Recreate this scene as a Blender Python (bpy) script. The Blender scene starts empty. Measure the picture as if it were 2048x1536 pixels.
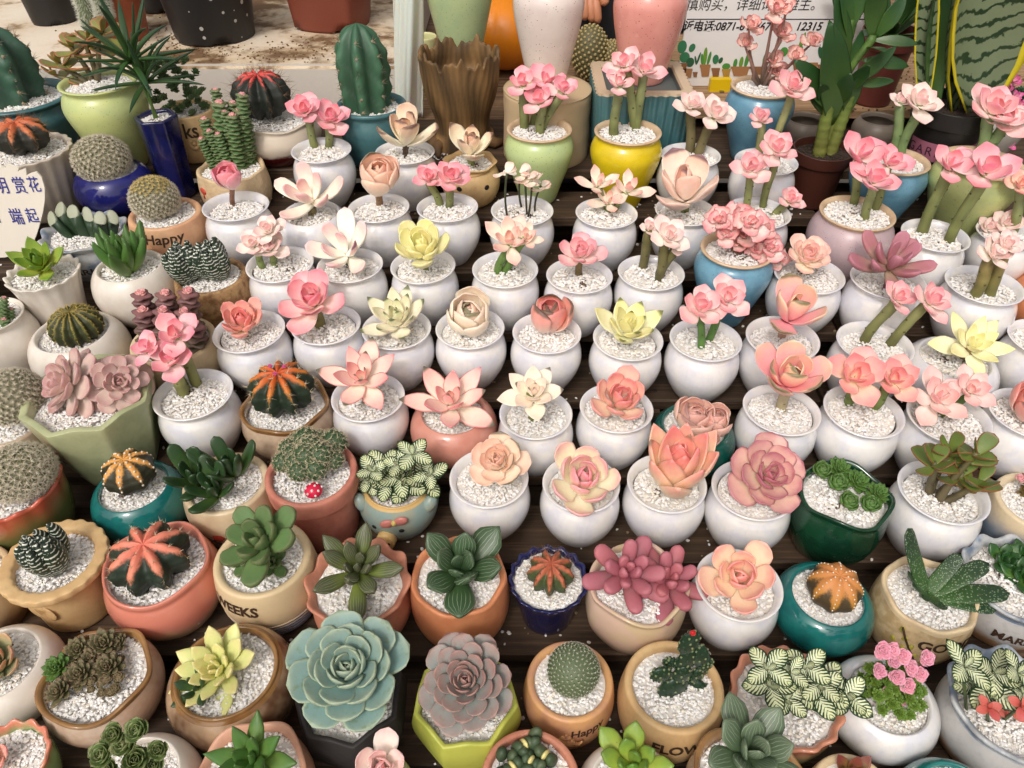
import bpy, math, random
import numpy as np
from mathutils import Matrix, Vector, Euler

random.seed(7)
rng = np.random.default_rng(7)
S = bpy.context.scene
COL = S.collection
PI = math.pi
rad = math.radians

# ------------------------------------------------------------------ camera, sky, sun, exposure
FPX, PITCH, CAMZ = 1505.0, rad(41.3), 1.5          # focal length in pixels of a 2048 wide frame
cam_data = bpy.data.cameras.new('camera')
cam_data.sensor_width = 36.0
cam_data.lens = 36.0 * FPX / 2048.0
cam_data.clip_start, cam_data.clip_end = 0.01, 200.0
cam = bpy.data.objects.new('camera', cam_data)
COL.objects.link(cam)
cam.location = (0, 0, CAMZ)
cam.rotation_euler = (PI / 2 - PITCH, 0, 0)
S.camera = cam

SUN_EL, SUN_AZ = rad(50), rad(202)                 # azimuth measured from +Y, clockwise
world = bpy.data.worlds.new('World')
S.world = world
world.use_nodes = True
wt = world.node_tree
sky = wt.nodes.new('ShaderNodeTexSky')
sky.sky_type = 'NISHITA'
sky.sun_disc = False
sky.sun_elevation = SUN_EL
sky.sun_rotation = SUN_AZ
sky.dust_density = 6.0
sky.ozone_density = 0.6
wh = wt.nodes.new('ShaderNodeHueSaturation')       # hazy, washed-out daylight under a market awning
wh.inputs['Saturation'].default_value = 0.12
wm = wt.nodes.new('ShaderNodeMix'); wm.data_type = 'RGBA'; wm.blend_type = 'MULTIPLY'
wm.inputs[0].default_value = 1.0
wm.inputs[7].default_value = (1.0, 0.955, 0.91, 1)
bg = wt.nodes['Background']
bg.inputs['Strength'].default_value = 0.148
wt.links.new(sky.outputs[0], wh.inputs['Color'])
wt.links.new(wh.outputs[0], wm.inputs[6])
wt.links.new(wm.outputs[2], bg.inputs['Color'])

sd = bpy.data.lights.new('sun', 'SUN')
sd.energy = 0.9
sd.angle = rad(10)
sd.color = (1.0, 0.945, 0.88)
sun = bpy.data.objects.new('sun', sd)
COL.objects.link(sun)
sdir = Vector((math.sin(SUN_AZ) * math.cos(SUN_EL), math.cos(SUN_AZ) * math.cos(SUN_EL), math.sin(SUN_EL)))
sun.rotation_euler = sdir.to_track_quat('Z', 'Y').to_euler()

vs = S.view_settings
vs.view_transform = 'Standard'
vs.look = 'None'
vs.exposure = -0.10
vs.gamma = 1.0
vs.use_curve_mapping = False
S.cycles.use_denoising = True
S.cycles.max_bounces = 8

# ------------------------------------------------------------------ pixel rays of the 2048x1536 photograph
_f = Vector((0, math.cos(PITCH), -math.sin(PITCH)))
_r = Vector((1, 0, 0))
_u = Vector((0, math.sin(PITCH), math.cos(PITCH)))
CAM = Vector((0, 0, CAMZ))

def ray(px, py):
    return _f + _r * ((px - 1024) / FPX) + _u * (-(py - 768) / FPX)
def at_z(px, py, z):
    d = ray(px, py)
    return CAM + d * ((z - CAMZ) / d.z)
def at_y(px, py, y):
    d = ray(px, py)
    return CAM + d * (y / d.y)
def depth(p):
    return (p - CAM).dot(_f)
def px2m(p, w):
    return w * depth(p) / FPX

ROW_Y0, ROW_DY, ROW_Z0, ROW_DZ = 0.911, 0.087, 1.019, 0.0276
def tread_z(i): return ROW_Z0 - ROW_DZ * min(i, 5) - .010 * max(0, min(i, 7) - 5)      # the front steps are shallower
def tread_y(i): return ROW_Y0 - ROW_DY * min(i, 5) - .092 * max(0, i - 5)

# ------------------------------------------------------------------ meshes and objects
def lin(c):
    return tuple(((v / 255) / 12.92 if v / 255 <= 0.04045 else ((v / 255 + 0.055) / 1.055) ** 2.4) for v in c)

def mk(name, verts, faces, attr=None, smooth=True):
    me = bpy.data.meshes.new(name)
    me.from_pydata([tuple(map(float, v)) for v in verts], [], [tuple(map(int, f)) for f in faces])
    if smooth:
        me.polygons.foreach_set('use_smooth', np.ones(len(me.polygons), bool))
    if attr is not None:
        a = me.color_attributes.new('lc', 'FLOAT_COLOR', 'POINT')
        arr = np.ones((len(verts), 4), np.float32)
        arr[:, :3] = attr
        a.data.foreach_set('color', arr.ravel())
    me.update()
    return me

def ob(name, mesh, mat=None, parent=None, loc=(0, 0, 0), M=None, scale=None):
    o = bpy.data.objects.new(name, mesh)
    COL.objects.link(o)
    if mat is not None and mesh is not None and not mesh.materials:
        mesh.materials.append(mat)
    if mat is not None and mesh is not None and mesh.materials[0] != mat:
        o.material_slots[0].link = 'OBJECT'
        o.material_slots[0].material = mat
    if parent is not None:
        o.parent = parent
    if M is not None:
        o.matrix_local = M
    else:
        o.location = loc
        if scale is not None:
            o.scale = (scale,) * 3 if isinstance(scale, (int, float)) else scale
    return o

def tag(o, label=None, cat=None, group=None, kind=None):
    if label: o['label'] = label
    if cat: o['category'] = cat
    if group: o['group'] = group
    if kind: o['kind'] = kind
    return o

def thing(name, label, cat, loc=(0, 0, 0), group=None):
    o = bpy.data.objects.new(name, None)
    o.empty_display_size = 0.01
    COL.objects.link(o)
    o.location = loc
    return tag(o, label, cat, group)

class MB:
    """collects shapes into one mesh"""
    def __init__(s): s.v, s.f, s.a = [], [], []
    def add(s, v, f, a=None):
        n = len(s.v)
        s.v.extend([tuple(x) for x in v])
        s.f.extend([tuple(i + n for i in q) for q in f])
        s.a.extend([a if (a is not None and len(np.shape(a)) == 1) else (0, 0, 0)] * len(v) if (a is None or len(np.shape(a)) == 1) else [tuple(x) for x in a])
        return s
    def box(s, c, d, R=None, a=None):
        x, y, z = [k / 2 for k in d]
        V = [Vector((i * x, j * y, k * z)) for i in (-1, 1) for j in (-1, 1) for k in (-1, 1)]
        if R is not None: V = [R @ v for v in V]
        V = [v + Vector(c) for v in V]
        return s.add(V, [(0, 1, 3, 2), (4, 6, 7, 5), (0, 4, 5, 1), (2, 3, 7, 6), (0, 2, 6, 4), (1, 5, 7, 3)], a)
    def tube(s, pts, rads, n=8, a0=(0, 0, 0), a1=None, cap=True):
        v, f, a = tube_geo(pts, rads, n, cap)
        A = [tuple(np.array(a0) * (1 - t) + np.array(a1 if a1 is not None else a0) * t) for t in a]
        return s.add(v, f, A)
    def blob(s, c, r, nu=8, nv=10, M=None, a=(0, 0, 0)):
        v, f = sphere_geo(nu, nv)
        r = (r, r, r) if isinstance(r, (int, float)) else r
        V = [Vector((x * r[0], y * r[1], z * r[2])) for x, y, z in v]
        if M is not None: V = [M @ q for q in V]
        return s.add([q + Vector(c) for q in V], f, a)
    def mesh(s, name, smooth=True): return mk(name, s.v, s.f, np.array(s.a) if s.v else None, smooth)

def sphere_geo(nu, nv):
    v = [(0, 0, -1)]
    for i in range(1, nu):
        a = -PI / 2 + PI * i / nu
        for j in range(nv):
            b = 2 * PI * j / nv
            v.append((math.cos(a) * math.cos(b), math.cos(a) * math.sin(b), math.sin(a)))
    v.append((0, 0, 1))
    f = [(0, 1 + (j + 1) % nv, 1 + j) for j in range(nv)]
    for i in range(nu - 2):
        for j in range(nv):
            k = 1 + i * nv
            f.append((k + j, k + (j + 1) % nv, k + nv + (j + 1) % nv, k + nv + j))
    k = 1 + (nu - 2) * nv
    f += [(k + j, k + (j + 1) % nv, len(v) - 1) for j in range(nv)]
    return v, f

def tube_geo(pts, rads, n=8, cap=True):
    pts = [Vector(p) for p in pts]
    if isinstance(rads, (int, float)): rads = [rads] * len(pts)
    v, f, a = [], [], []
    up = None
    for i, p in enumerate(pts):
        d = (pts[min(i + 1, len(pts) - 1)] - pts[max(i - 1, 0)]).normalized()
        if up is None:
            up = d.orthogonal().normalized()
        up = (up - d * up.dot(d)).normalized()
        w = d.cross(up)
        for j in range(n):
            b = 2 * PI * j / n
            v.append(p + (up * math.cos(b) + w * math.sin(b)) * rads[i])
            a.append(i / max(1, len(pts) - 1))
    for i in range(len(pts) - 1):
        for j in range(n):
            f.append((i * n + j, i * n + (j + 1) % n, (i + 1) * n + (j + 1) % n, (i + 1) * n + j))
    if cap:
        f.append(tuple(range(n - 1, -1, -1)))
        f.append(tuple((len(pts) - 1) * n + j for j in range(n)))
    return v, f, a

def curve_pts(p0, p1, bow=(0, 0, 0), n=7):
    p0, p1, bow = Vector(p0), Vector(p1), Vector(bow)
    return [p0.lerp(p1, t) + bow * (4 * t * (1 - t)) for t in [i / (n - 1) for i in range(n)]]

# ------------------------------------------------------------------ materials
MATS = {}
def nd(nt, typ, ins=None, **props):
    n = nt.nodes.new(typ)
    for k, v in props.items(): setattr(n, k, v)
    for k, v in (ins or {}).items():
        s = n.inputs[k]
        if isinstance(v, bpy.types.NodeSocket): nt.links.new(v, s)
        else:
            if isinstance(v, tuple) and len(v) == 3 and s.type == 'RGBA': v = v + (1,)
            s.default_value = v
    return n
def mixc(nt, fac, a, b, mode='MIX'):
    n = nd(nt, 'ShaderNodeMix', {0: fac, 6: a, 7: b}, data_type='RGBA', blend_type=mode)
    return n.outputs[2]
def mth(nt, op, a, b=0.0, c=None, clamp=False):
    ins = {0: a, 1: b}
    if c is not None: ins[2] = c
    return nd(nt, 'ShaderNodeMath', ins, operation=op, use_clamp=clamp).outputs[0]
def sstep(nt, x, lo, hi):
    return nd(nt, 'ShaderNodeMapRange', {0: x, 1: lo, 2: hi, 3: 0.0, 4: 1.0}, interpolation_type='SMOOTHSTEP').outputs[0]
def ramp(nt, fac, stops, interp='LINEAR'):
    n = nd(nt, 'ShaderNodeValToRGB', {0: fac})
    cr = n.color_ramp
    cr.interpolation = interp
    while len(cr.elements) < len(stops): cr.elements.new(0.5)
    for e, (p, c) in zip(cr.elements, stops):
        e.position = p
        e.color = tuple(c) + (1,)
    return n.outputs[0]
def newmat(name):
    m = bpy.data.materials.new(name)
    m.use_nodes = True
    return m, m.node_tree, m.node_tree.nodes['Principled BSDF']
def noise(nt, co, scale, detail=3.0, rough=0.55):
    return nd(nt, 'ShaderNodeTexNoise', {'Vector': co, 'Scale': scale, 'Detail': detail, 'Roughness': rough}).outputs[0]
def bump(nt, b, h, strength, dist):
    n = nd(nt, 'ShaderNodeBump', {'Height': h, 'Strength': strength, 'Distance': dist})
    nt.links.new(n.outputs[0], b.inputs['Normal'])

def ceramic(key, c, c2=None, grad=None, speck=None, rough=0.16, wear=0.10, bmp=0.0, bscale=14, nz=1.8, coat=0.0, speck_s=26, stain=0.0):
    """glazed or raw pottery; grad = (z_lo, z_hi) blends c (top) into c2 (foot); otherwise c2 is cloudy glaze"""
    if key in MATS: return MATS[key]
    m, nt, b = newmat(key)
    co = nd(nt, 'ShaderNodeTexCoord').outputs['Object']
    rnd = nd(nt, 'ShaderNodeObjectInfo').outputs['Random']
    off = nd(nt, 'ShaderNodeVectorMath', {0: co, 1: nd(nt, 'ShaderNodeCombineXYZ', {0: mth(nt, 'MULTIPLY', rnd, 30.0), 1: rnd, 2: 0.0}).outputs[0]}, operation='ADD').outputs[0]
    n1 = noise(nt, off, nz)
    col = lin(c) + (1,)
    if c2 is not None:
        if grad:
            z = nd(nt, 'ShaderNodeSeparateXYZ', {0: co}).outputs[2]
            z = mth(nt, 'ADD', z, mth(nt, 'MULTIPLY', mth(nt, 'SUBTRACT', n1, 0.5), 0.5))
            fac = sstep(nt, z, grad[1], grad[0]) if False else mth(nt, 'SUBTRACT', 1.0, sstep(nt, z, grad[0], grad[1]))
        else:
            fac = sstep(nt, n1, 0.38, 0.66)
        col = mixc(nt, fac, col, lin(c2) + (1,))
    if wear:
        n2 = noise(nt, off, 9.0, 5.0)
        col = mixc(nt, mth(nt, 'MULTIPLY', sstep(nt, n2, 0.45, 0.75), wear), col, tuple(v * 0.55 for v in lin(c)) + (1,))
    if stain:       # dried water runs and dust
        sm = nd(nt, 'ShaderNodeMapping', {'Vector': off, 'Scale': (6.0, 6.0, 1.0)}).outputs[0]
        n5 = sstep(nt, noise(nt, sm, 1.3, 6.0, .65), .54, .7)
        col = mixc(nt, mth(nt, 'MULTIPLY', n5, stain), col, lin((150, 132, 110)) + (1,))
    if speck:
        vo = nd(nt, 'ShaderNodeTexVoronoi', {'Vector': off, 'Scale': float(speck_s)})
        pick = mth(nt, 'GREATER_THAN', nd(nt, 'ShaderNodeSeparateColor', {0: vo.outputs['Color']}).outputs[0], 0.6)
        d = mth(nt, 'LESS_THAN', vo.outputs['Distance'], mth(nt, 'MULTIPLY', nd(nt, 'ShaderNodeSeparateColor', {0: vo.outputs['Color']}).outputs[1], 0.27))
        col = mixc(nt, mth(nt, 'MULTIPLY', mth(nt, 'MULTIPLY', pick, d), 0.85), col, lin(speck) + (1,))
    b.inputs['Base Color'].default_value = (1, 1, 1, 1)
    if isinstance(col, tuple): b.inputs['Base Color'].default_value = col
    else: nt.links.new(col, b.inputs['Base Color'])
    r = mth(nt, 'ADD', mth(nt, 'MULTIPLY', noise(nt, off, 5.0), 0.12), rough - 0.06, clamp=True)
    nt.links.new(r, b.inputs['Roughness'])
    if coat: b.inputs['Coat Weight'].default_value = coat; b.inputs['Coat Roughness'].default_value = 0.03
    h = mth(nt, 'ADD', noise(nt, off, 3.0), mth(nt, 'MULTIPLY', noise(nt, off, float(bscale), 6.0), 0.25 + bmp * 4))
    bump(nt, b, h, 0.12 if not bmp else 0.5, 0.0006 + bmp * .12)
    MATS[key] = m
    return m

def plain(key, c, rough=0.5, bmp=0.0, scale=40.0, var=0.25, metal=0.0):
    if key in MATS: return MATS[key]
    m, nt, b = newmat(key)
    co = nd(nt, 'ShaderNodeTexCoord').outputs['Object']
    n = noise(nt, co, scale, 4.0)
    l = lin(c)
    nt.links.new(mixc(nt, n, tuple(v * (1 - var) for v in l) + (1,), tuple(min(1, v * (1 + var)) for v in l) + (1,)), b.inputs['Base Color'])
    b.inputs['Roughness'].default_value = rough
    b.inputs['Metallic'].default_value = metal
    if bmp: bump(nt, b, n, 0.5, bmp)
    MATS[key] = m
    return m

def leafmat(key, base, mid, tip, edge=None, eamt=0.6, blot=None, blotp=0.4, rough=0.42, sss=0.2, mode=None, var=0.12, spots=None):
    if key in MATS: return MATS[key]
    if sum(mid) / 3 > 165:
        base, mid, tip = [tuple(255 - (255 - v) * k_ for v in c) for c, k_ in ((base, .5), (mid, .7), (tip, .95))]
    if sum(mid) / 3 > 185 and sss: sss = .38
    m, nt, b = newmat(key)
    sc = nd(nt, 'ShaderNodeSeparateColor', {0: nd(nt, 'ShaderNodeAttribute', attribute_name='lc').outputs['Color']})
    t, e, side = sc.outputs[0], sc.outputs[1], sc.outputs[2]
    co = nd(nt, 'ShaderNodeTexCoord').outputs['Object']
    rnd = nd(nt, 'ShaderNodeObjectInfo').outputs['Random']
    off = nd(nt, 'ShaderNodeVectorMath', {0: co, 1: nd(nt, 'ShaderNodeCombineXYZ', {0: mth(nt, 'MULTIPLY', rnd, 17.0), 1: 0.0, 2: 0.0}).outputs[0]}, operation='ADD').outputs[0]
    n1 = noise(nt, off, 2.6)
    ring = nd(nt, 'ShaderNodeSeparateColor', {0: nd(nt, 'ShaderNodeObjectInfo').outputs['Color']}).outputs[0]     # 0 innermost leaf, 1 outermost
    tt = mth(nt, 'ADD', mth(nt, 'SUBTRACT', t, mth(nt, 'MULTIPLY', mth(nt, 'SUBTRACT', ring, 0.55), 0.34)), mth(nt, 'MULTIPLY', mth(nt, 'SUBTRACT', n1, 0.5), 0.4), clamp=True)
    col = ramp(nt, tt, [(0.15, lin(base)), (0.58, lin(mid)), (1.0, lin(tip))])
    if edge is not None:
        col = mixc(nt, mth(nt, 'MULTIPLY', sstep(nt, mth(nt, 'MAXIMUM', e, mth(nt, 'MULTIPLY', t, 0.94)), 0.8, 0.98), eamt), col, lin(edge) + (1,))
    if mode == 'zebra':
        w = mth(nt, 'ADD', mth(nt, 'MULTIPLY', t, 13.0), mth(nt, 'MULTIPLY', n1, 1.6))
        fr = mth(nt, 'ABSOLUTE', mth(nt, 'SUBTRACT', mth(nt, 'FRACT', w), 0.5))
        dots = sstep(nt, noise(nt, off, 16.0, 1.0), 0.42, 0.5)
        f = mth(nt, 'MULTIPLY', sstep(nt, fr, 0.30, 0.40), dots)
        col = mixc(nt, f, col, lin((225, 228, 215)) + (1,))
    elif mode == 'vein':     # pale blade, dark green net between the veins and at the margin
        w = mth(nt, 'ADD', mth(nt, 'SUBTRACT', mth(nt, 'MULTIPLY', t, 7.5), mth(nt, 'MULTIPLY', e, 2.2)), mth(nt, 'MULTIPLY', noise(nt, off, 5.0), .7))
        fr = mth(nt, 'ABSOLUTE', mth(nt, 'SUBTRACT', mth(nt, 'FRACT', w), 0.5))
        f = sstep(nt, mth(nt, 'ADD', fr, mth(nt, 'ADD', mth(nt, 'MULTIPLY', e, .31), mth(nt, 'MULTIPLY', noise(nt, off, 16.0), .2))), .50, .56)
        f = mth(nt, 'MAXIMUM', f, sstep(nt, mth(nt, 'ADD', mth(nt, 'MAXIMUM', e, mth(nt, 'MULTIPLY', t, 0.93)), mth(nt, 'MULTIPLY', noise(nt, off, 14.0), 0.16)), 0.89, 0.95))
        col = mixc(nt, f, col, lin(edge) + (1,))
    elif mode == 'window':   # haworthia: thin pale lines on the tips
        w = mth(nt, 'ADD', mth(nt, 'MULTIPLY', e, 3.5), mth(nt, 'MULTIPLY', n1, 1.2))
        fr = mth(nt, 'ABSOLUTE', mth(nt, 'SUBTRACT', mth(nt, 'FRACT', w), 0.5))
        f = mth(nt, 'MULTIPLY', mth(nt, 'MULTIPLY', sstep(nt, fr, 0.42, 0.49), sstep(nt, t, 0.35, 0.6)), 0.55)
        col = mixc(nt, f, col, lin((190, 205, 170)) + (1,))
    elif mode == 'speck':
        vo = nd(nt, 'ShaderNodeTexVoronoi', {'Vector': off, 'Scale': 34.0})
        col = mixc(nt, mth(nt, 'MULTIPLY', mth(nt, 'SUBTRACT', 1.0, sstep(nt, vo.outputs['Distance'], 0.2, 0.4)), 0.6), col, lin((165, 185, 150)) + (1,))
    elif mode == 'snake':    # sansevieria: dark wavy cross bands, yellow margin
        w = mth(nt, 'ADD', mth(nt, 'ADD', mth(nt, 'MULTIPLY', t, 12.0), mth(nt, 'MULTIPLY', e, -0.9)), mth(nt, 'ADD', mth(nt, 'MULTIPLY', n1, 3.0), mth(nt, 'MULTIPLY', noise(nt, off, 30.0), 0.8)))
        fr = mth(nt, 'ABSOLUTE', mth(nt, 'SUBTRACT', mth(nt, 'FRACT', w), 0.5))
        col = mixc(nt, sstep(nt, fr, 0.31, 0.41), col, lin((34, 56, 32)) + (1,))
        col = mixc(nt, sstep(nt, mth(nt, 'ADD', e, mth(nt, 'MULTIPLY', n1, 0.1)), 0.88, 0.90), col, lin((205, 190, 40)) + (1,))
    if blot is not None:
        ok = mth(nt, 'GREATER_THAN', rnd, 1.0 - blotp)
        f = mth(nt, 'MULTIPLY', sstep(nt, mth(nt, 'ADD', t, mth(nt, 'MULTIPLY', mth(nt, 'SUBTRACT', n1, 0.5), 0.12)), 0.84, 0.93), ok)
        col = mixc(nt, mth(nt, 'MULTIPLY', f, 0.9), col, lin(blot) + (1,))
    if spots is not None:
        n3 = noise(nt, off, 6.0, 4.0)
        col = mixc(nt, mth(nt, 'MULTIPLY', sstep(nt, n3, 0.56, 0.72), 0.55), col, lin(spots) + (1,))
    n4 = noise(nt, off, 8.0, 5.0, .6)
    col = mixc(nt, mth(nt, 'MULTIPLY', sstep(nt, n4, .38, .72), .16), col, mixc(nt, 1.0, col, (.72, .66, .6, 1), 'MULTIPLY'))
    vb = nd(nt, 'ShaderNodeTexVoronoi', {'Vector': off, 'Scale': 5.0})
    bl = mth(nt, 'MULTIPLY', mth(nt, 'LESS_THAN', vb.outputs['Distance'], .07), mth(nt, 'GREATER_THAN', nd(nt, 'ShaderNodeSeparateColor', {0: vb.outputs['Color']}).outputs[0], .8))
    col = mixc(nt, mth(nt, 'MULTIPLY', bl, .55), col, (.16, .10, .07, 1))
    hs = nd(nt, 'ShaderNodeHueSaturation', {'Color': col, 'Hue': mth(nt, 'ADD', 0.494, mth(nt, 'MULTIPLY', rnd, 0.012)),
            'Value': mth(nt, 'ADD', 1.0 - var / 2, mth(nt, 'MULTIPLY', rnd, var))})
    nt.links.new(hs.outputs[0], b.inputs['Base Color'])
    b.inputs['Roughness'].default_value = rough
    if sss:
        b.inputs['Subsurface Weight'].default_value = sss
        b.inputs['Subsurface Radius'].default_value = (1.0, 0.8, 0.7)
        b.inputs['Subsurface Scale'].default_value = 0.003
    st = nd(nt, 'ShaderNodeMapping', {'Vector': off, 'Scale': (2.0, 14.0, 14.0)}).outputs[0]
    bump(nt, b, mth(nt, 'ADD', noise(nt, off, 12.0, 4.0), noise(nt, st, 1.6, 3.0)), 0.2, 0.0007)
    MATS[key] = m
    return m

def starmat(key, body, star, k=1.5, b0=0.5, glow=None, rough=0.55):
    """cactus skin: a star of the second colour running down the ribs"""
    if key in MATS: return MATS[key]
    m, nt, b = newmat(key)
    sc = nd(nt, 'ShaderNodeSeparateColor', {0: nd(nt, 'ShaderNodeAttribute', attribute_name='lc').outputs['Color']})
    lat, ph = sc.outputs[0], sc.outputs[1]
    co = nd(nt, 'ShaderNodeTexCoord').outputs['Object']
    n1 = noise(nt, co, 4.0)
    d = mth(nt, 'SUBTRACT', mth(nt, 'MULTIPLY', mth(nt, 'SUBTRACT', lat, b0), k), mth(nt, 'SQRT', ph))
    d = mth(nt, 'ADD', d, mth(nt, 'MULTIPLY', mth(nt, 'SUBTRACT', n1, 0.5), 0.55))
    d = mth(nt, 'ADD', d, mth(nt, 'MULTIPLY', mth(nt, 'SUBTRACT', noise(nt, co, 14.0, 4.0), 0.5), 0.5))
    f = mth(nt, 'MULTIPLY', sstep(nt, d, -0.2, 0.28), .92)
    stc = lin(star) + (1,)
    if glow: stc = ramp(nt, lat, [(0.55, lin(star)), (1.0, lin(glow))])
    bod = mixc(nt, noise(nt, co, 9.0), tuple(v * 0.75 for v in lin(body)) + (1,), tuple(v * 1.35 for v in lin(body)) + (1,))
    nt.links.new(mixc(nt, f, bod, stc), b.inputs['Base Color'])
    b.inputs['Roughness'].default_value = rough
    bump(nt, b, noise(nt, co, 22.0, 4.0), 0.25, 0.0012)
    MATS[key] = m
    return m

def attrmat(key, rough=0.6, sss=0.0, bscale=30.0, bmp=0.0, mul=1.0):
    """colour stored per vertex by the builder: the thing's own colours"""
    if key in MATS: return MATS[key]
    m, nt, b = newmat(key)
    a = nd(nt, 'ShaderNodeAttribute', attribute_name='lc').outputs['Color']
    co = nd(nt, 'ShaderNodeTexCoord').outputs['Object']
    n = noise(nt, co, bscale, 4.0)
    nt.links.new(mixc(nt, mth(nt, 'MULTIPLY', n, 0.35), a, mixc(nt, 1.0, a, (0.45, 0.45, 0.45, 1), 'MULTIPLY')), b.inputs['Base Color'])
    b.inputs['Roughness'].default_value = rough
    if sss:
        b.inputs['Subsurface Weight'].default_value = sss
        b.inputs['Subsurface Scale'].default_value = 0.003
    if bmp: bump(nt, b, n, 0.5, bmp)
    MATS[key] = m
    return m

def wood(key, c, c2, rough=0.75):
    if key in MATS: return MATS[key]
    m, nt, b = newmat(key)
    co = nd(nt, 'ShaderNodeTexCoord').outputs['Object']
    rnd = nd(nt, 'ShaderNodeObjectInfo').outputs['Random']
    mp = nd(nt, 'ShaderNodeMapping', {'Vector': co, 'Scale': (1.5, 40.0, 40.0), 'Location': nd(nt, 'ShaderNodeCombineXYZ', {0: mth(nt, 'MULTIPLY', rnd, 9.0), 1: rnd, 2: 0.0}).outputs[0]}).outputs[0]
    g = noise(nt, mp, 2.2, 6.0, 0.65)
    st = noise(nt, co, 9.0, 5.0)
    col = mixc(nt, sstep(nt, g, 0.3, 0.7), lin(c) + (1,), lin(c2) + (1,))
    col = mixc(nt, mth(nt, 'MULTIPLY', sstep(nt, st, 0.5, 0.75), 0.6), col, tuple(v * 0.3 for v in lin(c)) + (1,))
    nt.links.new(col, b.inputs['Base Color'])
    b.inputs['Roughness'].default_value = rough
    col2 = mixc(nt, mth(nt, 'MULTIPLY', sstep(nt, noise(nt, mp, 7.0, 5.0), .52, .62), .35), col, tuple(min(1, v * 2.2) for v in lin(c2)) + (1,))
    nt.links.new(col2, b.inputs['Base Color'])
    bump(nt, b, g, 0.7, 0.002)
    MATS[key] = m
    return m

# ------------------------------------------------------------------ leaves and rosettes
SHAPES = {
    'obov': [(0, .36), (.2, .56), (.42, .88), (.6, 1), (.75, .88), (.88, .5), (.95, .2), (1, 0)],
    'point': [(0, .45), (.25, .8), (.5, 1), (.68, .88), (.84, .52), (.94, .2), (1, 0)],
    'lance': [(0, .62), (.2, .85), (.42, 1), (.65, .78), (.85, .36), (.95, .13), (1, 0)],
    'round': [(0, .38), (.2, .6), (.45, .88), (.68, 1), (.85, .9), (.95, .6), (1, 0)],
    'bean': [(0, .45), (.15, .68), (.4, .93), (.65, 1), (.85, .86), (.95, .55), (1, 0)],
    'strap': [(0, .8), (.3, 1), (.7, 1), (.9, .85), (.97, .5), (1, 0)],
    'snake': [(0, .36), (.15, .66), (.35, .94), (.6, 1), (.85, .8), (.95, .4), (1, 0)],
    'oval': [(0, .2), (.12, .45), (.3, .85), (.5, 1), (.7, .88), (.88, .5), (.97, .15), (1, 0)],
    'blade': [(0, .5), (.2, .9), (.5, 1), (.75, .7), (.92, .28), (1, 0)],
}
LEAVES = {}
def leaf_geo(sh, W, th, bend, cup, nu=10, nv=12, wav=0.0):
    ts = np.array([0, .1, .22, .36, .5, .63, .75, .85, .93, 1.0]) if nu == 10 else np.linspace(0, 1, nu)
    w = np.interp(ts, *zip(*SHAPES[sh])) * W / 2
    a = rad(bend) * (ts - 0.3)
    x = np.concatenate([[0], np.cumsum(np.cos((a[1:] + a[:-1]) / 2) * np.diff(ts))])
    z = np.concatenate([[0], np.cumsum(np.sin((a[1:] + a[:-1]) / 2) * np.diff(ts))])
    tk = th * np.interp(ts, [0, .3, .7, .93, 1], [.75, 1, .85, .45, .05]) / 2
    v, at = [], []
    for i in range(len(ts) - 1):
        for j in range(nv):
            ph = 2 * PI * j / nv
            cy, s = math.cos(ph), math.sin(ph)
            y = w[i] * cy
            zo = s * tk[i] * (0.55 if s > 0 else 1.3) + cup * w[i] * cy * cy + wav * W * math.sin(ts[i] * 19) * cy * abs(cy)
            v.append((x[i] - math.sin(a[i]) * zo, y, z[i] + math.cos(a[i]) * zo))
            at.append((ts[i], abs(cy), 1 if s > 0 else 0))
    v.append((x[-1], 0, z[-1])); at.append((1, 0, .5))
    n = len(ts) - 1
    f = [tuple(range(nv - 1, -1, -1))]
    for i in range(n - 1):
        for j in range(nv):
            f.append((i * nv + j, i * nv + (j + 1) % nv, (i + 1) * nv + (j + 1) % nv, (i + 1) * nv + j))
    f += [((n - 1) * nv + j, (n - 1) * nv + (j + 1) % nv, len(v) - 1) for j in range(nv)]
    return np.array(v), f, np.array(at)

def leaf_mesh(sh, W, th, bend, cup, wav=0.0, mat=None):
    k = (sh, round(W, 2), round(th, 2), round(bend / 10), round(cup, 2), round(wav, 2), mat.name if mat else '')
    if k not in LEAVES:
        v, f, a = leaf_geo(sh, W, th, round(bend / 10) * 10, cup, wav=wav)
        LEAVES[k] = mk('leaf', v, f, a)
        if mat: LEAVES[k].materials.append(mat)
    return LEAVES[k]

def axis_M(axis):
    q = Vector((0, 0, 1)).rotation_difference(Vector(axis).normalized())
    return q.to_matrix().to_4x4()

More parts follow.
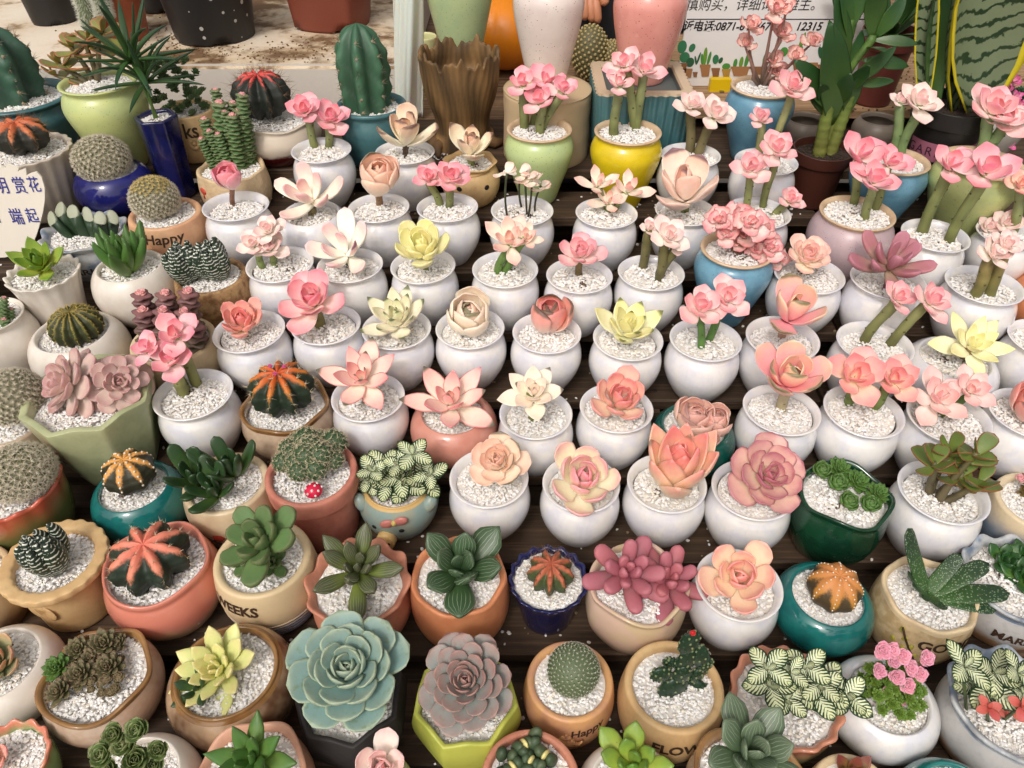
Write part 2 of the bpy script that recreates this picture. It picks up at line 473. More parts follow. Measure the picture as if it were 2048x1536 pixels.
# n leaves, shape, W width, th thickness, el inner/outer elevation, pw easing, lin inner length, bend inner/outer, cup
STY = {
    'mini':  dict(n=12, sh='obov', W=.82, th=.11, el=(82, 6), pw=.8, lin=.4, bend=(50, 15), cup=.24, grow=1.12),
    'lotus': dict(n=13, sh='round', W=.62, th=.11, el=(86, 30), pw=.9, lin=.5, bend=(60, 30), cup=.34),
    'ball':  dict(n=17, sh='round', W=.76, th=.11, el=(88, 42), pw=.9, lin=.55, bend=(75, 75), cup=.42, grow=1.3),
    'rose':  dict(n=25, sh='round', W=.72, th=.1, el=(86, 8), pw=.85, lin=.26, bend=(70, 35), cup=.34),
    'star':  dict(n=17, sh='point', W=.5, th=.11, el=(84, 6), pw=.8, lin=.32, bend=(50, 10), cup=.2),
    'agave': dict(n=18, sh='point', W=.5, th=.12, el=(86, 18), pw=.85, lin=.42, bend=(35, 35), cup=.24),
    'cup':   dict(n=19, sh='round', W=.56, th=.15, el=(86, 28), pw=.85, lin=.42, bend=(55, 45), cup=.3),
    'open':  dict(n=9, sh='round', W=.42, th=.17, el=(72, 12), pw=.8, lin=.55, bend=(40, 45), cup=.2),
    'echev': dict(n=40, sh='obov', W=.62, th=.17, el=(84, 2), pw=.75, lin=.2, bend=(60, 25), cup=.26),
    'bean':  dict(n=17, sh='bean', W=.44, th=.46, el=(84, 0), pw=.8, lin=.42, bend=(20, 20), cup=0),
    'haw':   dict(n=13, sh='lance', W=.42, th=.3, el=(80, 14), pw=.9, lin=.5, bend=(20, 10), cup=0),
    'spike': dict(n=15, sh='lance', W=.36, th=.24, el=(84, 22), pw=.9, lin=.6, bend=(30, 20), cup=.05),
    'zebra': dict(n=22, sh='lance', W=.46, th=.3, el=(89, 64), pw=1.0, lin=.8, bend=(50, 50), cup=0),
    'flat':  dict(n=9, sh='oval', W=.62, th=.14, el=(60, 10), pw=1.0, lin=.5, bend=(10, -25), cup=.08),
}

def rosette(parent, pos, diam, style, mat, axis=(0, -.35, 1), rot=None, name='rosette', **kw):
    s = dict(STY[style]); s.update(kw)
    rt = bpy.data.objects.new(name, None)
    rt.empty_display_size = 0.005
    COL.objects.link(rt)
    rt.parent = parent
    rt.matrix_local = Matrix.Translation(pos) @ axis_M(axis)
    n = s['n']
    L = diam / 2 / max(.74, math.cos(rad(max(s['el'][1] + .2 * s['bend'][1], 0)))) * (.95 + 3.2 / n) * s.get('grow', 1.0)
    a0 = random.random() * 6.28 if rot is None else rot
    for i in range(n):
        f = (i + .5) / n
        el = s['el'][0] + (s['el'][1] - s['el'][0]) * f ** s['pw'] + random.uniform(-5, 5)
        ln = L * (s['lin'] + (1 - s['lin']) * f ** .75) * random.uniform(.93, 1.05)
        bend = s['bend'][0] + (s['bend'][1] - s['bend'][0]) * f
        az = a0 + i * 2.39996 + random.uniform(-.1, .1)
        me = leaf_mesh(s['sh'], s['W'], s['th'], bend, s['cup'], s.get('wav', 0), mat)
        p = Vector((math.cos(az), math.sin(az), 0)) * L * .07 * f + Vector((0, 0, (1 - f) * .14 * L))
        wsc = s.get('win', 1.0) * (1 - f) + f
        M = Matrix.Translation(p) @ Matrix.Rotation(az, 4, 'Z') @ Matrix.Rotation(-rad(el), 4, 'Y') @ Matrix.Diagonal((ln, ln * wsc * random.uniform(.93, 1.07), ln, 1))
        ob('leaf', me, None, rt, M=M).color = (f, f, f, 1)
    return rt

def joined_rosette(n, sh, W, th, el, lin_, bend, cup=.1, sc=1.0):
    """one small rosette as a single mesh, radius about 1"""
    mb = MB()
    for i in range(n):
        f = (i + .5) / n
        e = el[0] + (el[1] - el[0]) * f ** .85
        ln = lin_ + (1 - lin_) * f ** .75
        v, fc, a = leaf_geo(sh, W, th, bend, cup, nu=6, nv=6)
        az = i * 2.39996 + random.uniform(-.1, .1)
        M = Matrix.Translation((0, 0, (1 - f) * .2)) @ Matrix.Rotation(az, 4, 'Z') @ Matrix.Rotation(-rad(e), 4, 'Y') @ Matrix.Scale(ln * sc, 4)
        mb.add([M @ Vector(q) for q in v], fc, a)
    return mb.mesh('rosette')

# ------------------------------------------------------------------ text
def text_geo(s, size=1.0, shear=0.0, bold=0.0, font_space=1.0):
    cu = bpy.data.curves.new('t', 'FONT')
    cu.body, cu.size, cu.shear, cu.offset = s, size, shear, bold
    cu.space_character = font_space
    cu.align_x, cu.align_y = 'CENTER', 'CENTER'
    cu.resolution_u = 3
    o = bpy.data.objects.new('t', cu)
    COL.objects.link(o)
    bpy.context.view_layer.update()
    me = o.evaluated_get(bpy.context.evaluated_depsgraph_get()).to_mesh()
    v = [tuple(q.co) for q in me.vertices]
    f = [tuple(p.vertices) for p in me.polygons]
    o.to_mesh_clear()
    bpy.data.objects.remove(o)
    bpy.data.curves.remove(cu)
    return v, f

# ------------------------------------------------------------------ pots (unit rim radius), gravel
def smooth_prof(p, k=3):
    p = np.array(p, float)
    out = []
    for i in range(len(p) - 1):
        a, b, c, d = p[max(i - 1, 0)], p[i], p[i + 1], p[min(i + 2, len(p) - 1)]
        for j in range(k):
            t = j / k
            out.append(.5 * ((2 * b) + (c - a) * t + (2 * a - 5 * b + 4 * c - d) * t * t + (-a + 3 * b - 3 * c + d) * t ** 3))
    out.append(p[-1])
    return np.array(out)

def poly_r(th, n, rnd=.35):
    """radius multiplier that turns a circle into a soft n-gon"""
    k = PI / n
    a = (th + k) % (2 * k) - k
    return (1 - rnd) * math.cos(k) / math.cos(a) * 1.02 + rnd

def no_mod(th, t): return 1.0, 0.0
def flute(n, d, wave=0.0):
    def m(th, t):
        c = math.cos(n * th)
        return 1 + d * c * min(1, t * 3), wave * c * max(0, (t - .8) * 5)
    return m
def scallop(n, d, wave, ell=1.0, start=.5):
    def m(th, t):
        c = math.cos(n * th)
        k = max(0, (t - start) / (1 - start)) ** 2
        return 1 + d * c * k, wave * c * k
    return m
def ngon(n, rnd=.2, wave=0.0):
    def m(th, t):
        return poly_r(th, n, rnd), wave * math.cos(n * th) * max(0, (t - .75) * 4)
    return m
def lobes(n, d, wave, sq=0.0):
    def m(th, t):
        k = max(0, (t - .45) / .55) ** 1.5
        r = 1 + d * math.cos(n * th + .6) * k
        if sq: r *= (1 - sq) + sq * poly_r(th + .4, 4, .3)
        return r, wave * math.cos(n * th + .6 + 1.2) * k
    return m

POTS = {
 'lip': dict(prof=[(.0, 0), (.5, 0), (.60, .01), (.66, .08), (.80, .30), (.97, .66), (1.055, 1.0), (1.045, 1.28), (.985, 1.5), (.9, 1.64), (.858, 1.72), (.89, 1.82), (.96, 1.88), (.998, 1.905), (1.0, 1.925), (.975, 1.937), (.93, 1.92), (.875, 1.86), (.84, 1.78), (.825, 1.68), (.825, 1.6)], gz=1.73, gr=.835, rim=27),
 'bowl': dict(prof=[(0, 0), (.7, 0), (.82, .02), (.95, .12), (1.2, .42), (1.33, .82), (1.28, 1.18), (1.14, 1.42), (1.0, 1.53), (.955, 1.535), (.92, 1.5), (.91, 1.42), (.93, 1.3), (.93, 1.25)], gz=1.40, gr=.92),
 'jar': dict(prof=[(0, 0), (.48, 0), (.56, .02), (.62, .15), (.76, .6), (.93, 1.1), (1.06, 1.55), (1.08, 1.8), (1.01, 2.03), (.93, 2.14), (.915, 2.2), (.95, 2.27), (1.0, 2.31), (1.0, 2.34), (.96, 2.355), (.9, 2.33), (.86, 2.26), (.85, 2.15), (.85, 2.1)], gz=2.22, gr=.86),
 'squatjar': dict(prof=[(0, 0), (.6, 0), (.7, .02), (.78, .12), (.96, .4), (1.12, .8), (1.16, 1.1), (1.08, 1.36), (.96, 1.52), (.93, 1.58), (.97, 1.64), (1.0, 1.68), (.99, 1.71), (.94, 1.70), (.88, 1.64), (.86, 1.5)], gz=1.6, gr=.87),
 'cup': dict(prof=[(0, 0), (.75, 0), (.84, .02), (.9, .1), (1.02, .45), (1.08, .85), (1.05, 1.2), (1.01, 1.42), (.985, 1.48), (.93, 1.5), (.86, 1.48), (.83, 1.42), (.82, 1.25)], gz=1.38, gr=.83),
 'cyl': dict(prof=[(0, 0), (.8, 0), (.87, .02), (.9, .1), (.95, .6), (.97, 1.15), (.99, 1.3), (1.0, 1.42), (.985, 1.46), (.93, 1.475), (.88, 1.45), (.86, 1.4), (.85, 1.2)], gz=1.36, gr=.86),
 'band': dict(prof=[(0, 0), (.74, 0), (.8, .02), (.84, .1), (.9, .6), (.94, 1.02), (.95, 1.06), (.99, 1.08), (1.01, 1.12), (1.02, 1.35), (1.0, 1.42), (.96, 1.435), (.9, 1.43), (.86, 1.38), (.85, 1.2)], gz=1.32, gr=.86),
 'taper': dict(prof=[(0, 0), (.6, 0), (.68, .02), (.7, .08), (.8, .7), (.92, 1.35), (.98, 1.6), (1.0, 1.68), (.985, 1.71), (.93, 1.71), (.89, 1.66), (.87, 1.5)], gz=1.58, gr=.88, n=96, mod=flute(20, .022)),
 'ftaper': dict(prof=[(0, 0), (.58, 0), (.66, .02), (.68, .08), (.78, .7), (.9, 1.3), (.97, 1.5), (1.0, 1.57), (.985, 1.6), (.93, 1.59), (.88, 1.54), (.86, 1.4)], gz=1.46, gr=.87, n=96, mod=scallop(16, .03, .03, start=.0)),
 'scal': dict(prof=[(0, 0), (.6, 0), (.7, .02), (.76, .1), (.92, .5), (.98, .85), (.98, 1.05), (1.0, 1.2), (1.02, 1.27), (.985, 1.3), (.94, 1.28), (.88, 1.2), (.86, 1.0)], gz=1.12, gr=.87, n=96, mod=scallop(14, .035, .035)),
 'lobed': dict(prof=[(0, 0), (.6, 0), (.72, .02), (.8, .12), (1.0, .5), (1.08, .85), (1.02, 1.15), (.98, 1.27), (1.0, 1.36), (1.0, 1.4), (.95, 1.41), (.89, 1.35), (.87, 1.2)], gz=1.25, gr=.88, n=72, mod=lobes(5, .035, .05)),
 'sqlobe': dict(prof=[(0, 0), (.62, 0), (.74, .02), (.82, .12), (1.0, .5), (1.06, .85), (1.02, 1.2), (.98, 1.35), (1.0, 1.43), (1.0, 1.47), (.95, 1.48), (.89, 1.42), (.87, 1.25)], gz=1.30, gr=.88, n=72, mod=lobes(4, .04, .06, .25)),
 'wave': dict(prof=[(0, 0), (.62, 0), (.74, .02), (.82, .12), (.96, .45), (.98, .75), (.92, 1.0), (.9, 1.08), (.97, 1.2), (1.02, 1.27), (1.0, 1.31), (.95, 1.3), (.86, 1.2), (.83, 1.05)], gz=1.14, gr=.84, n=96, mod=scallop(10, .045, .05, start=.55)),
 'oct': dict(prof=[(0, 0), (.62, 0), (.68, .02), (.72, .1), (.88, .65), (.98, 1.05), (1.0, 1.18), (.985, 1.2), (.9, 1.2), (.87, 1.16), (.84, 1.0)], gz=1.06, gr=.86, n=96, mod=ngon(8, .1, .02)),
 'facet': dict(prof=[(0, 0), (.72, 0), (.8, .02), (.86, .15), (1.0, .6), (1.04, 1.0), (.99, 1.3), (.97, 1.36), (.92, 1.37), (.87, 1.33), (.85, 1.1)], gz=1.16, gr=.86, n=84, mod=ngon(7, .12, .035)),
 'sack': dict(prof=[(0, 0), (.62, 0), (.78, .02), (.92, .15), (1.08, .5), (1.12, .9), (1.02, 1.25), (.93, 1.42), (.94, 1.48), (1.0, 1.56), (1.0, 1.6), (.94, 1.6), (.87, 1.52), (.85, 1.35)], gz=1.46, gr=.86, n=64, mod=lobes(6, .03, .03)),
 'flarelip': dict(prof=[(0, 0), (.6, 0), (.68, .02), (.72, .1), (.75, .6), (.77, 1.05), (.82, 1.14), (.96, 1.19), (1.0, 1.24), (1.0, 1.33), (.97, 1.36), (.85, 1.36), (.76, 1.34), (.74, 1.28), (.73, 1.1)], gz=1.24, gr=.74, n=120, mod=scallop(22, .02, .004, start=.75)),
 'rolled': dict(prof=[(0, 0), (.72, 0), (.82, .02), (.92, .12), (1.08, .45), (1.12, .8), (1.05, 1.05), (1.0, 1.14), (1.01, 1.24), (.985, 1.29), (.94, 1.28), (.9, 1.2), (.88, 1.05)], gz=1.12, gr=.89, n=72, mod=lobes(4, .025, .04)),
 'stone': dict(prof=[(0, 0), (.78, 0), (.88, .02), (.95, .12), (1.04, .5), (1.04, .95), (.99, 1.35), (.98, 1.45), (.94, 1.49), (.88, 1.46), (.85, 1.4), (.84, 1.2)], gz=1.34, gr=.85, n=72, mod=lobes(7, .02, .03)),
 'tall': dict(prof=[(0, 0), (.72, 0), (.8, .03), (.84, .2), (.88, 1.5), (.93, 3.0), (1.0, 3.9), (1.02, 4.1), (1.0, 4.18), (.9, 4.2), (.8, 4.17), (.77, 4.05), (.77, 3.8)], gz=4.05, gr=.78, n=96, mod=lambda th, t: (poly_r(th + .35, 6, .15), 0)),
 'plastic': dict(prof=[(0, 0), (.6, 0), (.66, .01), (.68, .05), (.78, .9), (.86, 1.5), (.87, 1.52), (.93, 1.53), (.95, 1.56), (1.0, 1.9), (1.01, 1.95), (.98, 1.96), (.95, 1.93), (.9, 1.7), (.88, 1.6)], gz=1.72, gr=.9),
 'bigcactus': dict(prof=[(0, 0), (.66, 0), (.76, .02), (.82, .1), (.9, .5), (1.0, .95), (1.0, 1.2), (.93, 1.42), (.91, 1.5), (.95, 1.57), (1.01, 1.62), (1.02, 1.68), (.98, 1.72), (.9, 1.7), (.82, 1.6), (.8, 1.45)], gz=1.58, gr=.82),
 'deepbowl': dict(prof=[(0, 0), (.72, 0), (.84, .02), (.96, .12), (1.18, .5), (1.27, .9), (1.2, 1.22), (1.06, 1.42), (1.0, 1.48), (.985, 1.52), (.95, 1.53), (.9, 1.48), (.88, 1.3)], gz=1.38, gr=.89),
}
for _k, _p in POTS.items():
    _p['sp'] = smooth_prof(_p['prof'])
    _p['h'] = max(q[1] for q in _p['prof'])
    _p.setdefault('mod', no_mod)
    _p.setdefault('n', 56)

def lathe(sp, n, mod, h, lo=0, hi=None, close=True):
    hi = len(sp) if hi is None else hi
    v, f = [], []
    for r, z in sp[lo:hi]:
        for j in range(n):
            th = 2 * PI * j / n
            m, dz = mod(th, min(1, max(0, z / h)))
            v.append((r * m * math.cos(th), r * m * math.sin(th), z + dz))
    for i in range(hi - lo - 1):
        for j in range(n):
            f.append((i * n + j, i * n + (j + 1) % n, (i + 1) * n + (j + 1) % n, (i + 1) * n + j))
    return v, f

POTMESH = {}
def pot_mesh(kind, part='all'):
    k = (kind, part)
    if k not in POTMESH:
        p = POTS[kind]
        if part == 'body': a = (0, p['rim'] + 1)
        elif part == 'rim': a = (p['rim'], len(p['sp']))
        else: a = (0, len(p['sp']))
        POTMESH[k] = mk('pot' if part != 'rim' else 'rim', *lathe(p['sp'], p['n'], p['mod'], p['h'], *a))
    return POTMESH[k]
def rim_split(kind, z):
    """index of the outer profile point nearest to height z: where a differently coloured rim begins"""
    p = POTS[kind]
    i0 = int(np.argmax(p['sp'][:, 1]))
    return int(np.argmin(np.abs(p['sp'][:i0, 1] - z)))
def out_r(kind, z, th=-PI / 2):
    p = POTS[kind]
    i0 = int(np.argmax(p['sp'][:, 1]))
    o = p['sp'][1:i0 + 1]
    o = o[np.argsort(o[:, 1])]
    return float(np.interp(z, o[:, 1], o[:, 0])) * p['mod'](th, min(1, z / p['h']))[0]

ICO_V = None
def _ico():
    t = (1 + 5 ** .5) / 2
    v = np.array([(-1, t, 0), (1, t, 0), (-1, -t, 0), (1, -t, 0), (0, -1, t), (0, 1, t), (0, -1, -t), (0, 1, -t), (t, 0, -1), (t, 0, 1), (-t, 0, -1), (-t, 0, 1)])
    v /= np.linalg.norm(v[0])
    f = [(0, 11, 5), (0, 5, 1), (0, 1, 7), (0, 7, 10), (0, 10, 11), (1, 5, 9), (5, 11, 4), (11, 10, 2), (10, 7, 6), (7, 1, 8), (3, 9, 4), (3, 4, 2), (3, 2, 6), (3, 6, 8), (3, 8, 9), (4, 9, 5), (2, 4, 11), (6, 2, 10), (8, 6, 7), (9, 8, 1)]
    return v, np.array(f)
ICO_V, ICO_F = _ico()
GPAL = np.array([lin(c) for c in ((248, 246, 244), (246, 243, 240), (250, 249, 247), (240, 236, 233), (246, 240, 231), (232, 227, 222), (240, 231, 217), (249, 247, 245), (247, 244, 242))])

def stones(pos, size):
    """angular pebbles at the given points"""
    V, F, A = [], [], []
    for k, (p, s) in enumerate(zip(pos, size)):
        sc = np.array([rng.uniform(.75, 1.3), rng.uniform(.6, 1.0), rng.uniform(.42, .7)]) * s / 2
        q = ICO_V * (1 + rng.uniform(-.22, .22, (12, 1))) * sc
        a, b = rng.uniform(0, 6.28), rng.uniform(-.45, .45)
        Rz = np.array([[math.cos(a), -math.sin(a), 0], [math.sin(a), math.cos(a), 0], [0, 0, 1]])
        Rx = np.array([[1, 0, 0], [0, math.cos(b), -math.sin(b)], [0, math.sin(b), math.cos(b)]])
        V.append(q @ (Rz @ Rx).T + p)
        F.append(ICO_F + 12 * k)
        A.append(np.repeat((GPAL[rng.integers(len(GPAL))] * rng.uniform(.88, 1.05))[None], 12, 0))
    return np.concatenate(V), np.concatenate(F), np.clip(np.concatenate(A), 0, .92)

def gravelmat():
    if 'gravel' in MATS: return MATS['gravel']
    m, nt, b = newmat('gravel')
    a = nd(nt, 'ShaderNodeAttribute', attribute_name='lc').outputs['Color']
    nt.links.new(a, b.inputs['Base Color'])
    b.inputs['Roughness'].default_value = .45
    MATS['gravel'] = m
    return m

GRAVEL = {}
def gravel_mesh(kind, R):
    bucket = min((.034, .042, .052, .064), key=lambda q: abs(q - R))
    k = (kind, bucket)
    if k not in GRAVEL: GRAVEL[k] = []
    lst = GRAVEL[k]
    want = 4 if kind == 'lip' else 1
    if len(lst) < want:
        p = POTS[kind]
        gr = p['gr']
        s = .0034 / bucket
        N = int(1.9 * PI * gr * gr / (s * s * .72))
        u = np.sqrt(rng.uniform(0, 1, N)) * gr * .97
        th = rng.uniform(0, 2 * PI, N)
        rm = np.array([p['mod'](t, p['gz'] / p['h'])[0] for t in th])
        z = .05 * (1 - (u / gr) ** 2) + rng.uniform(-.035, .03, N) * s / .12 + .025 * np.sin(th * 2 + u * 5 + rng.uniform(0, 6))
        pos = np.stack([u * rm * np.cos(th), u * rm * np.sin(th), z], 1)
        V, F, A = stones(pos, rng.uniform(.6, 1.25, N) * s)
        n = len(V)
        ring = [(gr * p['mod'](2 * PI * j / 40, p['gz'] / p['h'])[0] * math.cos(2 * PI * j / 40), gr * p['mod'](2 * PI * j / 40, p['gz'] / p['h'])[0] * math.sin(2 * PI * j / 40), -.022) for j in range(40)]
        V = list(map(tuple, V)) + ring
        A = np.concatenate([A, np.repeat([lin((226, 221, 215))], 40, 0)])
        F = [tuple(q) for q in F] + [tuple(range(n, n + 40))]
        me = mk('gravel', V, F, A, smooth=False)
        me.materials.append(gravelmat())
        lst.append(me)
    return lst[random.randrange(len(lst))]

NUDGE = {7:(-0.0066,0.0021,1.0),8:(0.0056,0.0013,1.0),9:(-0.0013,0.0001,1.0),10:(0.0032,0.0085,1.0),21:(-0.0036,0.0014,1.0),22:(0.0023,0.0013,1.0),23:(0.0004,-0.0028,1.0),24:(0.0005,0.003,1.0),25:(0.0012,-0.0044,1.0),26:(0.0098,0.0012,1.0),27:(0.0006,-0.0,1.0),33:(-0.0013,0.0003,1.0),34:(0.0026,0.0031,1.0),35:(0.0042,0.0053,1.0),36:(0.0005,-0.0006,1.0),37:(0.0032,-0.0032,1.0),38:(-0.0004,0.0047,1.0),39:(0.0015,0.0119,1.0),40:(0.0025,-0.0009,1.0),41:(0.0053,0.001,1.0),42:(0.0007,-0.0001,1.0),48:(-0.0055,-0.0032,1.0),49:(-0.0041,0.0046,1.0),50:(0.001,-0.0011,1.0),51:(-0.0051,-0.0075,1.0),52:(-0.0065,-0.0013,1.0),53:(-0.0002,0.0024,1.0),54:(-0.002,0.0042,1.0),55:(0.0036,-0.0032,1.0),61:(-0.0031,0.0,1.0),62:(-0.0026,0.0001,1.0),63:(-0.0015,0.0009,1.0),64:(0.0055,-0.0,1.0),65:(0.0078,0.003,1.0),67:(-0.0106,-0.0056,1.0),68:(0.0049,-0.01,1.0),69:(0.0024,0.0001,1.0),74:(-0.0006,0.0001,1.0),75:(0.0006,-0.0001,1.0),77:(-0.0023,-0.0002,1.0),78:(-0.0009,-0.012,1.0),79:(-0.0038,0.0001,1.0),80:(0.0016,0.0015,1.0),81:(0.0029,0.0051,1.0),84:(-0.0008,0.0001,1.0),85:(-0.0012,-0.0,1.0),86:(0.0021,-0.0001,1.0),87:(-0.0037,0.0002,1.0),88:(0.0034,-0.0002,1.0),89:(0.0017,-0.0024,1.0),90:(-0.0014,-0.0119,1.0),91:(-0.0038,0.0006,1.0),92:(0.0053,0.0001,1.0),93:(-0.0,0.0038,1.0),94:(-0.0012,0.0063,1.0),95:(-0.0016,0.002,1.0),97:(-0.0012,0.002,1.0),98:(-0.0055,0.0013,1.0),99:(-0.002,0.0013,1.0),100:(0.0086,-0.0011,1.0),101:(-0.0018,-0.0024,1.0),102:(-0.0034,-0.0049,1.0),103:(0.0015,-0.0053,1.0),104:(0.0027,-0.005,1.0),105:(0.0016,-0.002,1.0),107:(0.0,-0.0035,1.0),112:(-0.0012,0.0065,1.0)}      # millimetre shifts so that neighbouring pots only touch
SOILM = {}
def soil_mesh(k):
    if k not in SOILM:
        mb = MB()
        for _ in range(34):
            a, q = random.random() * 6.28, random.gauss(0, .0048)
            mb.blob((q * math.cos(a), q * math.sin(a) * .7, random.uniform(0, .0012)), random.uniform(.0005, .0012), 3, 5)
        SOILM[k] = mb.mesh('soil', False)
        SOILM[k].materials.append(plain('soil_crumb', (104, 86, 68), .95, .003, 200.0))
    return SOILM[k]
class Pot: pass
LOG, LOG2 = [], []
WHITE = 'white belly pots set out in rows on the stepped rack'
def pot(row, cx, cy, w, kind, mat, name, label, cat='potted plant', group=None, rot=0.0, rimmat=None, rim_z=None, h=1.0, tz=None, gravel=True, gdrop=0.0, ell=1.0):
    """stand a pot on tread `row` so that its rim circle lies where the photograph shows it"""
    random.seed(1000 + 37 * len(LOG2))
    p = POTS[kind]
    z0 = tread_z(row) if tz is None else tz
    R = .0375
    for _ in range(12):
        c = at_z(cx, cy, z0 + p['h'] * h * R)
        R = w / 2 * depth(c) / FPX
    nx, ny, ns = NUDGE.get(len(LOG2), (0, 0, 1))
    R *= ns
    base = Vector((c.x + nx, c.y + ny, z0 + .0005))
    P = Pot()
    P.root = thing(name, label, cat, base, group)
    P.loc, P.R, P.kind, P.h, P.row, P.px = base, R, kind, h, row, (cx, cy)
    tl = Matrix.Rotation(random.uniform(-.018, .018), 4, 'X') @ Matrix.Rotation(random.uniform(-.018, .018), 4, 'Y') if kind == 'lip' else Matrix.Identity(4)
    M = tl @ Matrix.Rotation(rot, 4, 'Z') @ Matrix.Diagonal((R * ell, R, R * h, 1))
    if rim_z is not None and 'rim' not in p: p['rim'] = rim_split(kind, rim_z)
    if rimmat is not None or kind == 'lip':
        P.pot = ob('pot', pot_mesh(kind, 'body'), mat, P.root, M=M)
        ob('rim', pot_mesh(kind, 'rim'), rimmat or mat, P.pot)
    else:
        P.pot = ob('pot', pot_mesh(kind), mat, P.root, M=M)
    P.gz = (p['gz'] * h - gdrop + random.uniform(-.05, .03)) * R
    P.gr = p['gr'] * R
    if gravel:
        g = ob('gravel', gravel_mesh(kind, R), None, P.root, M=Matrix.Translation((0, 0, P.gz)) @ Matrix.Rotation(rot + (random.random() * 6.28 if p['mod'] is no_mod else 0), 4, 'Z') @ Matrix.Diagonal((R * ell, R, R, 1)))
        g['kind'] = 'stuff'
        if random.random() < .4:
            a = random.random() * 6.28
            so = ob('soil', soil_mesh(random.randrange(3)), None, P.root, M=Matrix.Translation((P.gr * .3 * math.cos(a), P.gr * .3 * math.sin(a), P.gz + .0006)) @ Matrix.Rotation(a, 4, 'Z'))
            so['kind'] = 'stuff'
    LOG2.append(dict(l=label, k=kind, x=base.x, y=base.y, z=base.z, R=R, s=R * h, h=p['h'] * R * h, row=row))
    LOG.append((label, row, base.x, base.y, R, p['sp'][:, 0].max() * R, base.y - tread_y(row)))
    return P

def loc_at(P, px, py, dy=0.0):
    """local point on the vertical plane through the pot's axis (shifted by dy) that shows at the pixel"""
    return at_y(px, py, P.loc.y + dy) - P.loc
def on_gravel(P, px, py):
    q = at_z(px, py, P.loc.z + P.gz) - P.loc
    d = math.hypot(q.x, q.y)
    if d > P.gr * .85: q *= P.gr * .85 / d
    return Vector((q.x, q.y, P.gz))

STEM = lambda: attrmat('stem_skin', .55, bscale=160.0, bmp=.0008)
def stem(P, p0, p1, r, c0=(112, 118, 58), c1=(160, 168, 120), bow=(0, 0, 0), r1=None, rings=0):
    pts = curve_pts(p0, p1, bow, 9)
    r1 = r if r1 is None else r1
    rr = [(r + (r1 - r) * i / 8) * random.uniform(.94, 1.06) for i in range(9)]
    if rings:
        pts = curve_pts(p0, p1, bow, 31)
        rr = [r + (r1 - r) * i / 30 + (r * .07 if i % 3 == 0 else 0) for i in range(31)]
    if not rings and r > .0018:
        wob = Vector((random.uniform(-1, 1), random.uniform(-1, 1), 0)) * r * .45
        pts = [p + wob * math.sin(i / 8 * PI * 1.6) * (0 if i in (0, 8) else 1) for i, p in enumerate(pts)]
    mb = MB().tube(pts, rr, 9, lin(c0), lin(c1))
    for i in range(len(mb.a)):           # uneven, banded skin
        if i % 9 == 0: kb = random.uniform(.76, 1.2)
        kk = kb * random.uniform(.9, 1.1)
        mb.a[i] = (mb.a[i][0] * kk, mb.a[i][1] * kk, mb.a[i][2] * kk)
    if not rings and r > .0025:          # leaf scars up the stem
        for k in range(7):
            q = pts[0].lerp(pts[-1], .2 + .75 * k / 7); i = min(7, int((.2 + .75 * k / 7) * 8)); q = pts[i].lerp(pts[i + 1], random.random())
            a = k * 2.4
            mb.blob(q + Vector((math.cos(a), math.sin(a), 0)) * r * .88, (r * .3, r * .3, r * .2), 4, 6, a=tuple(v * .6 for v in lin(c0)))
    return ob('stem', mb.mesh('stem'), STEM(), P.root)

def heads(P, style, mat, lst, tilt=28, rs=8, c0=(112, 118, 58), c1=(160, 168, 120), dy=0.0, sit=False, **kw):
    """rosettes: (x, y, diameter px[, stem base x, y]); the stem rises from the gravel under the head"""
    for k, q in enumerate(lst):
        sit_ = False
        hx, hy, d = q[:3]
        if len(q) >= 5:
            b = on_gravel(P, q[3], q[4])
            hp = at_y(hx, hy, P.loc.y + b.y - .004) - P.loc
        elif sit or d < 1.42 * P.R / px2m(P.loc, 1.0):
            sit_ = True
            hp = b = on_gravel(P, hx, hy if sit else hy + .15 * d)
        else:
            hp = loc_at(P, hx, hy, dy)
            b = Vector((hp.x * .6, hp.y * .6, P.gz))
        dm = px2m(hp + P.loc, d)
        az = random.uniform(-.5, .5) + (hp.x - b.x) * 8
        t = rad(tilt + random.uniform(-6, 6))
        axis = Vector((math.sin(az) * math.sin(t), -math.cos(az) * math.sin(t), math.cos(t)))
        hp = hp - axis * dm * .10 if not sit_ else hp - Vector((0, 0, .002))
        if hp.z > P.gz + .004:
            stem(P, b - Vector((0, 0, .006)), hp + axis * dm * .06, px2m(hp + P.loc, rs) * .88, c0, c1, bow=Vector(((hp.x - b.x) * -.1, 0, 0)))
        else:
            hp.z = max(hp.z, P.gz + .002)
        rosette(P.root, hp, dm, style, mat, axis, **kw)

def wrap_text(P, s, size, z, mat, ang=0.0, shear=0.0, bold=0.0, space=1.0, tilt=0.0, d=.012):
    """lettering laid on the outside of the pot, in units of the rim radius"""
    v, f = text_geo(s, size, shear, bold, space)
    out = []
    for x, y, _ in v:
        y += x * tilt
        r = out_r(P.kind, z + y) + d
        a = -PI / 2 + ang + x / r
        r = out_r(P.kind, z + y, a) + d
        out.append((r * math.cos(a), r * math.sin(a), z + y))
    return ob('lettering', mk('lettering', out, f, smooth=False), mat, P.pot)

